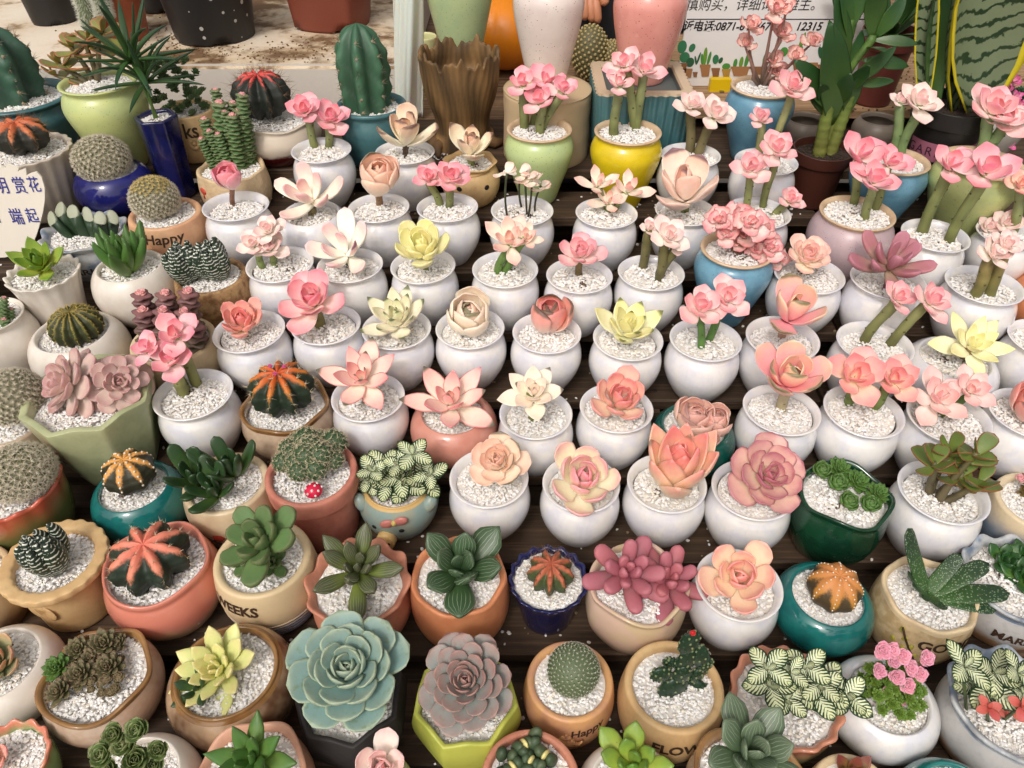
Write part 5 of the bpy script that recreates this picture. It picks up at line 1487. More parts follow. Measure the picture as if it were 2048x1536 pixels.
heads(P, 'rose', PEACH, [(996, 922, 122, 990, 960)], tilt=26, n=22, rs=9, W=.84)
P = W(5, 1163, 968, 155, 'white pot with a cream rosette with pink tips, left of the tall coral lotus')
heads(P, 'cup', CREAMP, [(1162, 962, 144)], tilt=22, n=19, bend=(60, 55))
P = W(5, 1337, 966, 158, 'white pot with a tall coral lotus of long upright petals')
heads(P, 'lotus', leafmat('leaf_coral_lotus', (252, 230, 176), (250, 196, 152), (240, 134, 128), blot=(140, 110, 90), blotp=.12), [(1345, 972, 200)], tilt=6, n=19, el=(89, 46), W=.46, sh='point', bend=(20, 35), lin=.75)
P = W(5, 1506, 980, 163, 'white pot under a large purple-pink layered rosette, left of the dark green pot')
heads(P, 'echev', PURPLE, [(1538, 950, 168, 1520, 975)], tilt=26, n=24, W=.82, sh='round', cup=.3, bend=(60, 30), rs=9)
P = pot(5, 1692, 986, 186, 'sqlobe', GDG, 'potted_succulent', 'dark green glossy square-lobed pot with six green houseleek rosettes', h=1.15)
for hx, hy, d, sm in ((1635, 945, 50, 'sempball'), (1672, 938, 56, 'semp'), (1668, 975, 52, 'sempball'), (1710, 972, 56, 'semp'), (1690, 1012, 52, 'sempball'), (1735, 1018, 50, 'sempball'), (1752, 995, 52, 'semp')):
    p = on_gravel(P, hx, hy); dm = px2m(p + P.loc, d) * 1.2
    bud(P.root, p + Vector((0, 0, .003)), dm / 2, sm, SEMPG, (random.uniform(-.15, .15), -.25, 1), sq=1.1)
P = W(5, 1893, 984, 172, 'white pot with a jade plant of red-edged green leaves on two trunks')
jade(P, [(1862, 985, 1868, 925, 8), (1880, 1000, 1925, 945, 8), (1880, 1000, 1955, 905, 8), (1880, 1000, 1960, 962, 7), (1862, 985, 1900, 900, 8)], JADE, .021)
P = pot(5, 2066, 985, 158, 'cup', ceramic('glaze_blue_cream', (224, 204, 170), (132, 152, 176), grad=(.7, 1.35), rough=.35, wear=.2), 'potted_succulent', 'blue and cream pot at the right edge with small brownish leafy tufts', rot=.4)
for k in range(9):
    p = Vector((random.uniform(-.5, .3) * P.gr, random.uniform(-.6, .6) * P.gr, P.gz + random.uniform(.002, .016)))
    bud(P.root, p, .011, 'semp', leafmat('leaf_brown_red', (120, 120, 60), (110, 90, 50), (140, 80, 60)), (random.uniform(-.4, .4), -.3, 1))
bud(P.root, loc_at(P, 2038, 962, -.01), .008, 'bud', BUDP)

# ================================================================== row 6
P = pot(6, 115, 1119, 202, 'flarelip', BEIGE, 'potted_succulent', 'sandy ruffle-lipped pot with a white-dotted dark succulent', h=1.15)
heads(P, 'zebra', leafmat('leaf_dotted', (40, 62, 38), (32, 50, 34), (28, 44, 32), mode='zebra', sss=0), [(112, 1136, 140)], tilt=4, sit=True)
wrap_text(P, 'HAPPY', .2, .72, ceramic('clay_beige_dark', (186, 150, 100), None, rough=.6), ang=-.25, bold=.01, d=.02)
stick_on(P, -.25, .7, lambda mb: mb.blob((0, 0, 0), (1, .75, .08), 8, 24), BEIGE, 'relief_medallion', .32, d=-.01)
P = pot(6, 306, 1128, 205, 'rolled', ceramic('glaze_rose_beige', (214, 132, 112), (206, 178, 138), grad=(.15, .7), rough=.14, coat=.5, wear=.04), 'potted_cactus', 'pink to cream wavy-rimmed pot with a black-green cactus starred orange', h=1.15)
cactus(P, 300, 1116, 150, starmat('skin_gymno_coral', (34, 48, 36), (230, 146, 108), 3.0, .62, glow=(236, 134, 112)), 8, .15, .72, (.18, 5, 5), SP_PALE(), sharp=.8)
CRB = ceramic('clay_cream_bluefoot', (220, 196, 156), (126, 124, 136), grad=(.4, .75), rough=.45, wear=.1)
P = pot(6, 515, 1124, 192, 'cup', CRB, 'potted_succulent', 'cream pot lettered WEEKS with a fuzzy bear-paw succulent', h=1.15)
heads(P, 'cup', PAW, [(520, 1085, 165, 512, 1130), (490, 1110, 80), (545, 1120, 76)], tilt=20, n=15, sh='bean', W=.52, th=.34, bend=(35, 25), el=(84, 8), rs=9)
wrap_text(P, 'WEEKS', .34, 1.12, INK, ang=-.42, bold=.012)
stick_on(P, -.25, .68, lambda mb: mb.blob((0, 0, 0), (1, .7, .15), 6, 12), RED, 'painted_fruit', .13)
mb = MB()
for z in (.2, .3, .4, .5, .6): mb.tube([(math.cos(t) * (out_r('cup', z) + .002), math.sin(t) * (out_r('cup', z) + .002), z) for t in np.linspace(0, 2 * PI, 49)], .018, 5)
ob('turned_rings', mb.mesh('turned_rings'), CRB, P.pot)
P = pot(6, 716, 1162, 204, 'wave', TERRA, 'potted_succulent', 'terracotta pot with a scalloped thick rim and a brownish green pointed succulent', h=1.1)
heads(P, 'haw', BROWNG, [(715, 1138, 178)], tilt=16, n=14, sh='obov', W=.36, el=(82, 14), lin=.45)
P = pot(6, 917, 1150, 194, 'stone', ORANGE, 'potted_succulent', 'smooth orange pot with broad pale-lined green leaves')
heads(P, 'haw', WINDOW, [(920, 1140, 172)], tilt=18, n=11, sh='obov', W=.56, el=(80, 22), lin=.45, th=.26)
P = pot(6, 1099, 1157, 158, 'ftaper', GNAVY, 'potted_cactus', 'small navy fluted pot with a spiny orange-flecked cactus')
cactus(P, 1101, 1146, 88, starmat('skin_gymno_brown', (70, 82, 48), (196, 108, 74), 2.4, .5, glow=(190, 100, 74)), 9, .16, .85, (.5, 5, 6), SP_DARK())
P = pot(6, 1281, 1164, 202, 'sqlobe', ceramic('glaze_blush', (216, 186, 166), (208, 186, 150), rough=.22, wear=.04, coat=.2), 'potted_succulent', 'blush wavy pot with a big cluster of plump grape-purple leaves', h=1.05)
heads(P, 'bean', GRAPE, [(1255, 1146, 160), (1338, 1160, 150)], tilt=20, n=16)
P = W(6, 1473, 1168, 172, 'white pot with a peach rosette edged pink, nearest of the white belly pots')
heads(P, 'cup', leafmat('leaf_peach_rose', (252, 228, 176), (252, 210, 172), (244, 158, 148), edge=(244, 160, 150), eamt=.35), [(1478, 1158, 148)], tilt=22, n=17)
P = pot(6, 1665, 1190, 150, 'bowl', GTEAL, 'potted_cactus', 'large teal bowl with a brown cactus streaked golden, left of the GOOD pot')
bd, r = cactus(P, 1669, 1175, 104, starmat('skin_astro_gold', (76, 62, 40), (198, 138, 50), 2.2, .36, glow=(214, 140, 80)), 8, .04, .88, None)
dots(bd, 8, 8, plain('areole_white', (226, 216, 196), .8), .88, .035)
GOODC = ceramic('clay_good', (218, 192, 150), (190, 160, 116), rough=.5, wear=.35, nz=4)
P = pot(6, 1853, 1186, 184, 'stone', GOODC, 'potted_succulent', 'cream pot lettered GOOD with speckled tongue-shaped dark leaves', rimmat=CREAMC, rim_z=1.3)
c = on_gravel(P, 1850, 1190)
tf = empty_part('leaf_fan', P.root, c + Vector((0, 0, .002)))
for az, el, ln in ((2.35, 55, .068), (1.9, 35, .03), (.25, 25, .058), (-.12, 8, .066), (-.35, 2, .055), (3.0, 45, .035), (-1.5, 25, .028), (3.4, 40, .028), (.6, 45, .045), (-2.2, 30, .022)):
    placed_leaf(tf, leaf_mesh('strap', .3, .1, 10, .08, 0, SPECK), (0, 0, .001), az, el, ln)
wrap_text(P, 'GOOD', .4, .98, INK, ang=.12, bold=.012)
for a, z in ((-.85, 1.15), (-.72, .95), (-.55, .8), (-.68, .65), (-.42, .55), (-.2, .4), (-.9, .75)):
    stick_on(P, a, z, lambda mb: mb.blob((0, 0, 0), (.55, 1, .2), 6, 10), plain('paint_lime', (186, 176, 76), .5), 'painted_leaf', .1, spin=random.uniform(-.6, .6))
stick_on(P, -.6, .8, lambda mb: mb.tube([(-1.2, 2.2, 0), (-.6, 1, .06), (0, 0, .08), (1.2, -1.8, .05)], .1, 6), INK, 'painted_vine', .22)
BLC = ceramic('glaze_market', (190, 188, 186), (196, 150, 110), grad=(.25, .55), rough=.35, wear=.3, nz=3)
P = pot(6, 2036, 1152, 210, 'wave', BLC, 'potted_succulent', 'blue-grey wavy pot lettered MARKET with glossy dark green rosettes', rimmat=BLW, rim_z=1.02)
heads(P, 'haw', leafmat('leaf_glossy_green', (110, 150, 70), (52, 92, 44), (44, 80, 42), rough=.3), [(2005, 1118, 84), (2045, 1150, 84), (2045, 1110, 70)], tilt=18, sh='obov', W=.6, n=13, th=.3)
wrap_text(P, 'MARKET', .27, .66, INK, ang=-.2, bold=.008)
P = pot(6, -52, 1130, 160, 'cup', ceramic('clay_rope', (206, 178, 140), (110, 80, 56), grad=(.3, .9), rough=.5, wear=.2), 'potted_succulent', 'beige and brown banded pot cut off by the left edge', h=1.1)
heads(P, 'haw', GREEN, [(-60, 1110, 90)])

# ================================================================== row 7
P = pot(7, 2, 1330, 166, 'bowl', GWB, 'potted_succulent', 'white bowl at the left edge with a green and salmon rosette')
heads(P, 'cup', leafmat('leaf_green_salmon', (150, 170, 130), (176, 172, 132), (212, 150, 116)), [(-2, 1318, 110)], tilt=18)
P = pot(7, 178, 1350, 212, 'lobed', ceramic('glaze_taupe_streak', (206, 184, 164), (186, 152, 128), rough=.2, wear=.2, coat=.3), 'potted_succulent', 'brown-rimmed oval pot crowded with small houseleek rosettes', rimmat=BRIM, rim_z=1.27, h=.95)
for hx, hy, d in ((215, 1300, 68), (165, 1310, 56), (120, 1345, 58), (170, 1360, 64), (225, 1345, 62), (130, 1392, 56), (190, 1325, 44), (245, 1295, 40)):
    p = on_gravel(P, hx, hy); dm = px2m(p + P.loc, d) * 1.25
    bud(P.root, p + Vector((0, 0, .006)), dm / 2, 'semp', SEMP if hx != 120 else SEMPG, (random.uniform(-.3, .3), -.25, 1), sq=1.15)
for k in range(26):
    p = on_gravel(P, random.uniform(120, 250), random.uniform(1285, 1400))
    bud(P.root, p + Vector((0, 0, .006)), random.uniform(.005, .0085), 'sempball', SEMP, (random.uniform(-.3, .3), -.25, 1))
P = pot(7, 450, 1350, 206, 'deepbowl', ceramic('glaze_tan_brown', (190, 160, 128), (110, 76, 54), rough=.16, coat=.4, wear=.15, nz=1.2), 'potted_succulent', 'brown glossy round bowl with translucent yellow-green leaves', rimmat=BRIM, rim_z=1.42)
heads(P, 'haw', YGREEN, [(437, 1342, 176)], tilt=20, n=25, sh='obov', W=.42, th=.2, el=(82, 12), lin=.4)
heads(P, 'haw', DGREEN, [(398, 1370, 80)], tilt=20, n=8, sh='obov')
P = pot(7, 699, 1402, 222, 'facet', ceramic('clay_black', (46, 42, 42), (36, 32, 32), rough=.7, wear=.3, bmp=.006), 'potted_succulent', 'black faceted pot under a huge blue-green rosette', h=1.1)
heads(P, 'echev', BLUEG, [(696, 1338, 246)], tilt=14, n=36, W=.74, sh='round', rs=16, th=.22)
P = pot(7, 935, 1400, 214, 'facet', ceramic('clay_lime', (186, 190, 84), (172, 178, 80), rough=.45, wear=.08), 'potted_succulent', 'lime green faceted pot under a dense red and blue-grey rosette', h=1.15, rot=.3)
heads(P, 'echev', REDBL, [(932, 1362, 206)], tilt=14, n=46, W=.6, sh='round', th=.18, rs=14, el=(84, -8))
HAPP = ceramic('clay_happy', (218, 166, 112), (204, 150, 116), rough=.45, wear=.12)
P = pot(7, 1140, 1360, 172, 'cup', HAPP, 'potted_cactus', 'peach clay pot lettered Happy with a round white-spined green ball cactus', h=1.15)
c, r = ball_centre(P, 1147, 1340, 102)
c.z = max(c.z, P.gz + r * .55)
mb = MB().blob((0, 0, 0), (1, 1, 1), 18, 28, a=lin((96, 110, 78)))
pts = fib(330, -.5)
for p in pts: mb.blob(p, .055, 3, 5, a=lin((104, 118, 84)))
bo = ob('cactus_body', mb.mesh('cactus_body'), attrmat('cactus_skin', .6), P.root, M=Matrix.Translation(c) @ axis_M((0, -.2, 1)) @ Matrix.Scale(r, 4))
hb = MB()
for p in pts:
    for s in range(7):
        d = Vector((random.gauss(0, 1), random.gauss(0, 1), random.gauss(0, 1)))
        spine(hb, p * 1.05, (d - p * d.dot(p)).normalized() + p * .5, .085, .006)
o = ob('spines', hb.mesh('spines', False), HAIRW(), bo); o['kind'] = 'stuff'
wrap_text(P, 'Happy', .32, 1.12, INK, ang=.35, shear=.1, bold=.008, tilt=.1)
stick_on(P, -.12, .8, teapot, HAPP, 'teapot_relief', .25)
P = pot(7, 1352, 1375, 198, 'cup', BEIGE, 'potted_cactus', 'sandy clay pot lettered FLOWER with a dark green pad cactus bearing a red bloom', h=1.15)
def pad(x, y, wpx, hpx, rotz, tiltx, par=None):
    c = loc_at(P, x, y, random.uniform(-.006, .006))
    a, b2 = px2m(c + P.loc, wpx) * .64, px2m(c + P.loc, hpx) * .56
    mb = MB()
    M = Matrix.Rotation(rotz, 3, 'Z') @ Matrix.Rotation(tiltx, 3, 'Y')
    mb.blob((0, 0, 0), (a, a * .45, b2), 12, 16, M=M, a=lin((30, 58, 38)))
    for p in fib(40): mb.blob(M @ Vector((p.x * a, p.y * a * .45, p.z * b2)), .0012, 3, 5, a=lin((120, 130, 90)) if random.random() < .45 else lin((36, 66, 42)))
    return ob('cactus_pad', mb.mesh('cactus_pad'), attrmat('pad_skin', .35, bscale=200.0), P.root, M=Matrix.Translation(c))
for q in ((1346, 1375, 52, 76, .3, .1), (1388, 1376, 46, 62, -.4, -.15), (1322, 1348, 34, 46, .2, -.5), (1372, 1320, 30, 90, .1, .08), (1378, 1285, 34, 76, .2, .05), (1396, 1310, 34, 70, -.3, -.1), (1398, 1345, 34, 46, .5, .3), (1362, 1350, 30, 60, 0, .1), (1412, 1330, 22, 34, .3, .4), (1340, 1325, 22, 30, 0, -.4)): pad(*q)
fl = loc_at(P, 1384, 1264, -.01)
bud(P.root, fl, px2m(fl + P.loc, 20) / 2, 'sempball', plain('bloom_red', (206, 36, 40), .5), (.1, -.8, .6), name='bloom')
wrap_text(P, 'FLOWER', .36, 1.0, INK, ang=.15, bold=.012, tilt=.06)
PG = ceramic('glaze_sage_pink', (206, 140, 112), (172, 176, 128), grad=(.75, 1.2), rough=.2, coat=.3)
P = pot(7, 1588, 1396, 216, 'scal', PG, 'potted_plant', 'sage and pink ruffled pot filled with pale veined fittonia')
fittonia(P, [(1535, 1340, 84), (1578, 1345, 70), (1612, 1335, 86), (1540, 1375, 88), (1600, 1375, 96), (1640, 1372, 84), (1565, 1415, 78), (1625, 1410, 104), (1680, 1412, 74), (1600, 1440, 84), (1660, 1440, 88), (1570, 1440, 70)], VEIN, dy=.004)
P = pot(7, 1785, 1396, 164, 'bowl', GW, 'potted_plant', 'white bowl with a clump of small green leaves and pink blossoms')
for k in range(46):
    a, q = k * 2.4, math.sqrt(k / 46)
    p = loc_at(P, 1787, 1372) + Vector((q * .026 * math.cos(a), q * .020 * math.sin(a), .014 * (1 - q * q) + random.uniform(-.012, .004)))
    p.z = max(p.z, P.gz + .003)
    bud(P.root, p, random.uniform(.0055, .0078), 'semp', leafmat('leaf_small_green', (130, 150, 60), (104, 136, 52), (90, 116, 48), sss=0), (random.uniform(-.5, .5), -.4, 1), name='leaf_tuft')
for hx, hy in ((1762, 1300), (1800, 1310), (1782, 1322), (1755, 1340), (1790, 1352), (1835, 1345), (1770, 1380), (1812, 1370), (1800, 1395), (1845, 1315), (1815, 1335), (1778, 1300)):
    fp = loc_at(P, hx, hy, -.006)
    bud(P.root, fp, random.uniform(.0075, .0098), 'aeon', PINKFL, (random.uniform(-.3, .3), -.7, 1), name='blossom', sq=1.0)
P = pot(7, 2008, 1402, 244, 'wave', BLC, 'potted_plant', 'large blue-beige wavy pot lettered MARKET with veined and red fittonia', rimmat=BLW, rim_z=1.02, h=1.05)
fittonia(P, [(1925, 1335, 90), (1945, 1375, 82), (1985, 1345, 84), (1975, 1375, 100), (2030, 1345, 88), (2045, 1385, 80), (1935, 1395, 70), (2005, 1395, 60)], VEIN, dy=.004)
fittonia(P, [(1975, 1418, 46), (2005, 1425, 56), (2042, 1412, 52)], REDF, dy=-.01)
wrap_text(P, 'MARKET', .3, .66, INK, ang=.15, bold=.008)

# ================================================================== row 8 (front, cut by the lower edge)
P = pot(8, 15, 1516, 166, 'scal', ceramic('glaze_mint_pink', (216, 130, 104), (140, 170, 110), grad=(1.05, 1.35), rough=.16, coat=.4), 'potted_succulent', 'green scalloped pot with a pink lip in the lower left corner', h=1.3)
heads(P, 'cup', CORAL, [(-12, 1520, 80)], tilt=15)
P = pot(8, 286, 1546, 172, 'bowl', GWB, 'potted_succulent', 'white bowl at the lower edge with green rose-like rosettes', h=1.3)
for hx, hy, d in ((262, 1488, 62), (285, 1462, 58), (215, 1510, 62), (272, 1520, 62), (320, 1500, 46), (235, 1470, 50), (310, 1530, 50), (218, 1540, 56)):
    p = loc_at(P, hx, hy); p.z = max(p.z, P.gz + .006); dm = px2m(p + P.loc, d) * 1.3
    bud(P.root, p, dm / 2, 'aeon', leafmat('leaf_aeonium', (120, 140, 76), (112, 134, 80), (140, 130, 90), sss=0, rough=.5), (random.uniform(-.35, .35), -.35, 1), sq=1.2)
P = pot(8, 498, 1534, 219, 'lobed', ceramic('clay_shell_pink', (222, 170, 142), (212, 156, 128), rough=.4), 'potted_succulent', 'shell pink pot at the lower edge with a green star-shaped succulent', h=1.3)
heads(P, 'haw', GREEN, [(498, 1520, 180)], tilt=14, n=15, sh='lance', W=.44, el=(80, 10), th=.24)
P = pot(8, 760, 1554, 120, 'cup', ceramic('glaze_olive', (150, 150, 100), None, rough=.2, coat=.4), 'potted_succulent', 'small olive pot at the lower edge with a pale pink rosette', h=1.3)
heads(P, 'lotus', PALE, [(762, 1538, 120)], tilt=15)
P = pot(8, 1056, 1551, 195, 'band', TERRA, 'potted_succulent', 'terracotta pot at the lower edge with cleft stone plants and yellow blooms', h=1.3)
LITH = attrmat('lithops_skin', .55, bscale=120.0)
for k in range(13):
    a, q = k * 2.4, math.sqrt((k + .4) / 13) * .62
    p = Vector((q * P.gr * math.cos(a) - .002, q * P.gr * math.sin(a) + .01, P.gz + .006))
    mb = MB()
    for s in (-1, 1): mb.blob((s * .0042, 0, 0), (.0045, .0055, .0095), 8, 10, a=lin(random.choice(((74, 92, 66), (84, 100, 70), (66, 84, 58)))))
    lo = ob('stone_plant', mb.mesh('stone_plant'), LITH, P.root, M=Matrix.Translation(p) @ axis_M((random.uniform(-.4, .4), random.uniform(-.5, .2), 1)) @ Matrix.Rotation(random.random() * 3, 4, 'Z'))
    if k % 2 == 0: ob('pale_cleft', MB().blob((0, 0, .0035), (.0022, .0050, .0068), 6, 10).mesh('pale_cleft'), plain('cleft_yellow', (226, 212, 140), .5), lo)
P = pot(8, 1262, 1572, 164, 'bowl', GWB, 'potted_succulent', 'white bowl at the lower edge with a yellow-green striped succulent', h=1.3)
heads(P, 'haw', LIMEG, [(1262, 1530, 160)], tilt=16, n=14, sh='obov', W=.5, el=(80, 15))
P = pot(8, 1502, 1552, 230, 'lobed', BRW, 'potted_succulent', 'brown-rimmed pot at the lower edge with grey-green silver-lined leaves', rimmat=BRIM, rim_z=1.27, h=1.3)
heads(P, 'haw', leafmat('leaf_silver_line', (90, 112, 76), (86, 104, 80), (100, 116, 92), mode='window', sss=0), [(1500, 1508, 200)], tilt=18, n=13, sh='obov', W=.56, el=(80, 14), th=.22)
P = pot(8, 1712, 1594, 172, 'cup', CREAMC, 'potted_succulent', 'cream pot at the lower edge with a dark red pointed rosette', h=1.3)
heads(P, 'agave', leafmat('leaf_red_agave', (140, 120, 60), (130, 70, 56), (120, 56, 50)), [(1700, 1545, 96)], tilt=10, n=16)
P = pot(8, 1920, 1606, 162, 'bowl', GTEAL, 'potted_succulent', 'teal bowl peeping in at the lower edge beside the cream pot', h=1.3)
heads(P, 'haw', GREEN, [(1920, 1610, 80)])

# ================================================================== the tread behind the rack rows
TZ = tread_z(-1)
P = pot(-1, 36, 190, 196, 'bigcactus', GDTEAL, 'potted_cactus', 'big teal pot at the left edge with a thick dark green column cactus', cat='potted cactus', h=.6)
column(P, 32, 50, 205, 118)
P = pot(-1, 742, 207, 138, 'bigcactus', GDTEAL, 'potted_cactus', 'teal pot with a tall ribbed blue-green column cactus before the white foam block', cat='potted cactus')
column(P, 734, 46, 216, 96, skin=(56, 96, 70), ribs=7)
P = pot(-1, 193, 166, 150, 'jar', GYG, 'potted_plant', 'big pale yellow-green jar with a jade plant of reddish leaves, behind the cobalt pot')
jade(P, [(185, 165, 140, 90, 12), (190, 165, 205, 60, 12), (180, 165, 115, 125, 10), (195, 165, 175, 75, 10), (175, 168, 110, 150, 6)], JADER, .02)
P = pot(-1, 372, 217, 108, 'cup', BEIGE, 'potted_succulent', 'tan embossed pot lettered ks with a bushy grey-green plant, behind the blue vase', h=1.2)
for k in range(60):
    a, q = k * 2.4, math.sqrt(k / 60)
    p = loc_at(P, 345, 172) + Vector((q * .04 * math.cos(a), q * .022 * math.sin(a), random.uniform(-.034, .034)))
    bud(P.root, p, random.uniform(.006, .010), 'semp', leafmat('leaf_grey_green', (120, 136, 96), (84, 108, 66), (110, 124, 84), sss=0, rough=.6), (random.uniform(-.8, .8), random.uniform(-.8, 0), 1), name='leaf_tuft', sq=1.4)
bud(P.root, loc_at(P, 308, 138), .008, 'bud', BUDP, name='bud')
wrap_text(P, 'ks', .62, 1.1, INK, ang=.35, bold=.012)
stick_on(P, .35, .72, lambda mb: [mb.blob((.65 * math.cos(k), .65 * math.sin(k), 0), (.3, .3, .12), 5, 8) for k in np.linspace(0, 5.8, 13)] and mb.blob((0, 0, 0), (.35, .35, .2), 6, 10), BEIGE, 'sunflower_relief', .22)
P = pot(-1, 548, 234, 164, 'lobed', ceramic('glaze_cream_maroon', (220, 206, 188), (96, 30, 34), grad=(.45, .6), rough=.16, coat=.4, wear=.03, nz=2.2), 'potted_cactus', 'cream and maroon dripped-glaze pot with a dark spiny cactus topped red', cat='potted cactus', h=.7)
cactus(P, 522, 190, 108, starmat('skin_gymno_red', (34, 40, 34), (226, 100, 76), 3.4, .76, glow=(236, 84, 80)), 10, .15, .85, (.5, 5, 5), SP_DARK())
P = pot(-1, 1527, 172, 128, 'jar', GBLUE, 'potted_succulent', 'tall blue jar with grey branches and frilly red-edged pink rosettes, before the sign', rimmat=RAWRIM, rim_z=2.24)
tb = on_gravel(P, 1525, 172)
for hx, hy, d, kx, ky in ((1548, 25, 48, 1535, 100), (1572, 22, 34, 1560, 85), (1497, 55, 40, 1500, 110), (1558, 72, 46, 1545, 120), (1490, 92, 34, 1508, 140), (1622, 88, 36, 1580, 130), (1590, 118, 34, 1560, 150), (1548, 126, 34, 1540, 150), (1555, 150, 36, 1540, 162)):
    k1 = loc_at(P, kx, ky, random.uniform(-.01, .006)); h1 = loc_at(P, hx, hy, random.uniform(-.014, .004))
    mb = MB().tube([tb - Vector((0, 0, .004)), tb.lerp(k1, .5) + Vector((random.uniform(-.007, .007), 0, 0)), k1, k1.lerp(h1, .6), h1], [.0034, .0026, .002, .0016, .0013], 7, lin((120, 106, 92)), lin((180, 128, 116)))
    ob('branch', mb.mesh('branch'), STEM(), P.root)
    dm = px2m(h1 + P.loc, d) * 1.2
    rosette(P.root, h1, dm, 'rose', REDFL, (random.uniform(-.4, .4), -.55, 1), n=9, wav=.09, W=.95, th=.07)

def gpot(px, py, w, z, kind, mat, name, label, cat, h=1.0, fill=None, base=False):
    """plain planter whose rim (or foot, base=True) shows at the pixel"""
    random.seed(5000 + int(px))
    p = POTS[kind]
    if base:
        c = at_z(px, py, z); R = w / 2 * depth(c) / FPX / p['sp'][3][0]
    else:
        R = .05
        for _ in range(10):
            c = at_z(px, py, z + p['h'] * h * R); R = w / 2 * depth(c) / FPX
    Q = Pot(); Q.loc = Vector((c.x, c.y, z + .0005)); Q.R = R; Q.kind = kind
    Q.root = thing(name, label, cat, Q.loc)
    Q.pot = ob('pot', pot_mesh(kind), mat, Q.root, M=Matrix.Diagonal((R, R, R * h, 1)))
    Q.gz, Q.gr = p['gz'] * R * h, p['gr'] * R
    if fill:
        n = 40
        mb = MB()
        v = [(0, 0, Q.gz)] + [(Q.gr * math.cos(2 * PI * j / n), Q.gr * math.sin(2 * PI * j / n), Q.gz) for j in range(n)]
        mb.add(v, [(0, 1 + j, 1 + (j + 1) % n) for j in range(n)])
        for k in range(160):
            a, q = random.random() * 6.28, math.sqrt(random.random()) * Q.gr * .97
            mb.blob((q * math.cos(a), q * math.sin(a), Q.gz), random.uniform(.001, .003), 3, 5)
        ob('soil', mb.mesh('soil', False), fill, Q.root)['kind'] = 'stuff'
    return Q

SOIL = plain('soil', (52, 40, 32), .95, .003, 200.0)
BROWNP = plain('plastic_brown', (74, 40, 30), .4, .0, 30.0, .15)
BLACKP = plain('plastic_black', (30, 28, 28), .45, .0005, 60.0, .35)
TERP = plain('plastic_terracotta', (166, 88, 58), .5, .0005, 40.0, .15)
REDP = plain('plastic_redbrown', (124, 62, 46), .5, .0005, 40.0, .2)

# dracaena
P = gpot(1648, 297, 118, tread_z(0), 'plastic', BROWNP, 'potted_plant', 'dark brown plastic pot with thick ringed canes and broad green leaves', 'potted plant', fill=SOIL)
for bx, tx, ty, dy in ((1640, 1668, 150, 0), (1660, 1712, 160, .006), (1650, 1690, 120, .012)):
    b = loc_at(P, bx, 305, dy); b.z = P.gz
    t_ = at_y(tx, ty, P.loc.y + dy) - P.loc
    stem(P, b - Vector((0, 0, .004)), t_, .0085, (128, 128, 62), (92, 122, 50), rings=1, r1=.006)
def blade(root, me, b, t, hint=(0, -1, .25), name='leaf'):
    """lay a unit leaf from b to t with its face turned to the hint"""
    d = (t - b); L = d.length; d.normalize()
    z = Vector(hint); z = (z - d * z.dot(d)).normalized(); y = z.cross(d)
    M = Matrix(((d.x, y.x, z.x, b.x), (d.y, y.y, z.y, b.y), (d.z, y.z, z.z, b.z), (0, 0, 0, 1)))
    return ob(name, me, None, root, M=M @ Matrix.Scale(L, 4))
for bx, by, tx, ty, w, dy in ((1662, 250, 1672, 45, .3, -.012), (1665, 225, 1600, 118, .3, -.01), (1660, 235, 1618, 140, .34, .0), (1685, 150, 1682, -10, .26, .0), (1700, 90, 1690, -50, .32, .01),
        (1742, 75, 1760, -50, .4, .015), (1752, 75, 1815, -10, .4, .01), (1745, 80, 1842, 85, .26, .0), (1735, 95, 1772, 100, .5, -.02), (1725, 120, 1825, 130, .28, .01), (1695, 170, 1795, 95, .3, -.006),
        (1688, 190, 1742, 125, .36, -.01), (1690, 100, 1672, -40, .22, .01), (1690, 150, 1730, 60, .36, .02), (1660, 215, 1636, 165, .3, -.016), (1712, 170, 1790, 160, .3, .0), (1676, 210, 1700, 150, .4, -.014), (1700, 60, 1735, -60, .34, .02), (1690, 240, 1720, 140, .3, .004)):
    blade(P.root, leaf_mesh('oval', w, .03, random.choice((-30, -20, 20)), .16, 0, DRAC), at_y(bx, by, P.loc.y + .004) - P.loc, at_y(tx, ty, P.loc.y + dy - .01) - P.loc, (random.uniform(-.5, .5), -1, random.uniform(.1, .8)))
for bx, by, tx, ty in ((1690, 160, 1745, 70), (1690, 130, 1700, 40), (1672, 160, 1668, 70)):
    stem(P, at_y(bx, by, P.loc.y + .004) - P.loc, at_y(tx, ty, P.loc.y + .006) - P.loc, .0048, (96, 124, 52), (84, 116, 50))

# back counter, ledge and foam block
counter = thing('back_counter', 'rough brown counter boards behind the rack', 'counter', (0, 1.5, 0))
CW = wood('counter_wood', (104, 80, 58), (140, 112, 84))
for k in range(8):
    y0 = 1.132 + k * .14
    ob('board', MB().box((0, 0, 0), (3.2, .137, .02)).mesh('board', False), CW, counter, loc=(0, y0 + .068 - 1.5, TZ - .012 + .0005 * (k % 3)))
for x in (-1.4, 1.4):
    for y in (1.2, 2.1): ob('leg', MB().box((0, 0, 0), (.05, .05, 1.02)).mesh('leg', False), CW, counter, loc=(x, y - 1.5, .51))
LZ = at_y(1700, 221, 1.075).z
lx0, lx1 = at_y(1345, 180, 1.16).x, 1.3
ledge = thing('wooden_ledge', 'low dusty wooden ledge behind the cane plant and under the sign', 'ledge', (lx0, 1.075, TZ))
LW = wood('ledge_wood', (128, 98, 68), (164, 132, 98))
for k in range(3):
    ob('plank', MB().box((0, 0, 0), (lx1 - lx0, .117, .012)).mesh('plank', False), LW, ledge, loc=((lx1 - lx0) / 2, .06 + k * .12, LZ - TZ - .006 - .0007 * k))
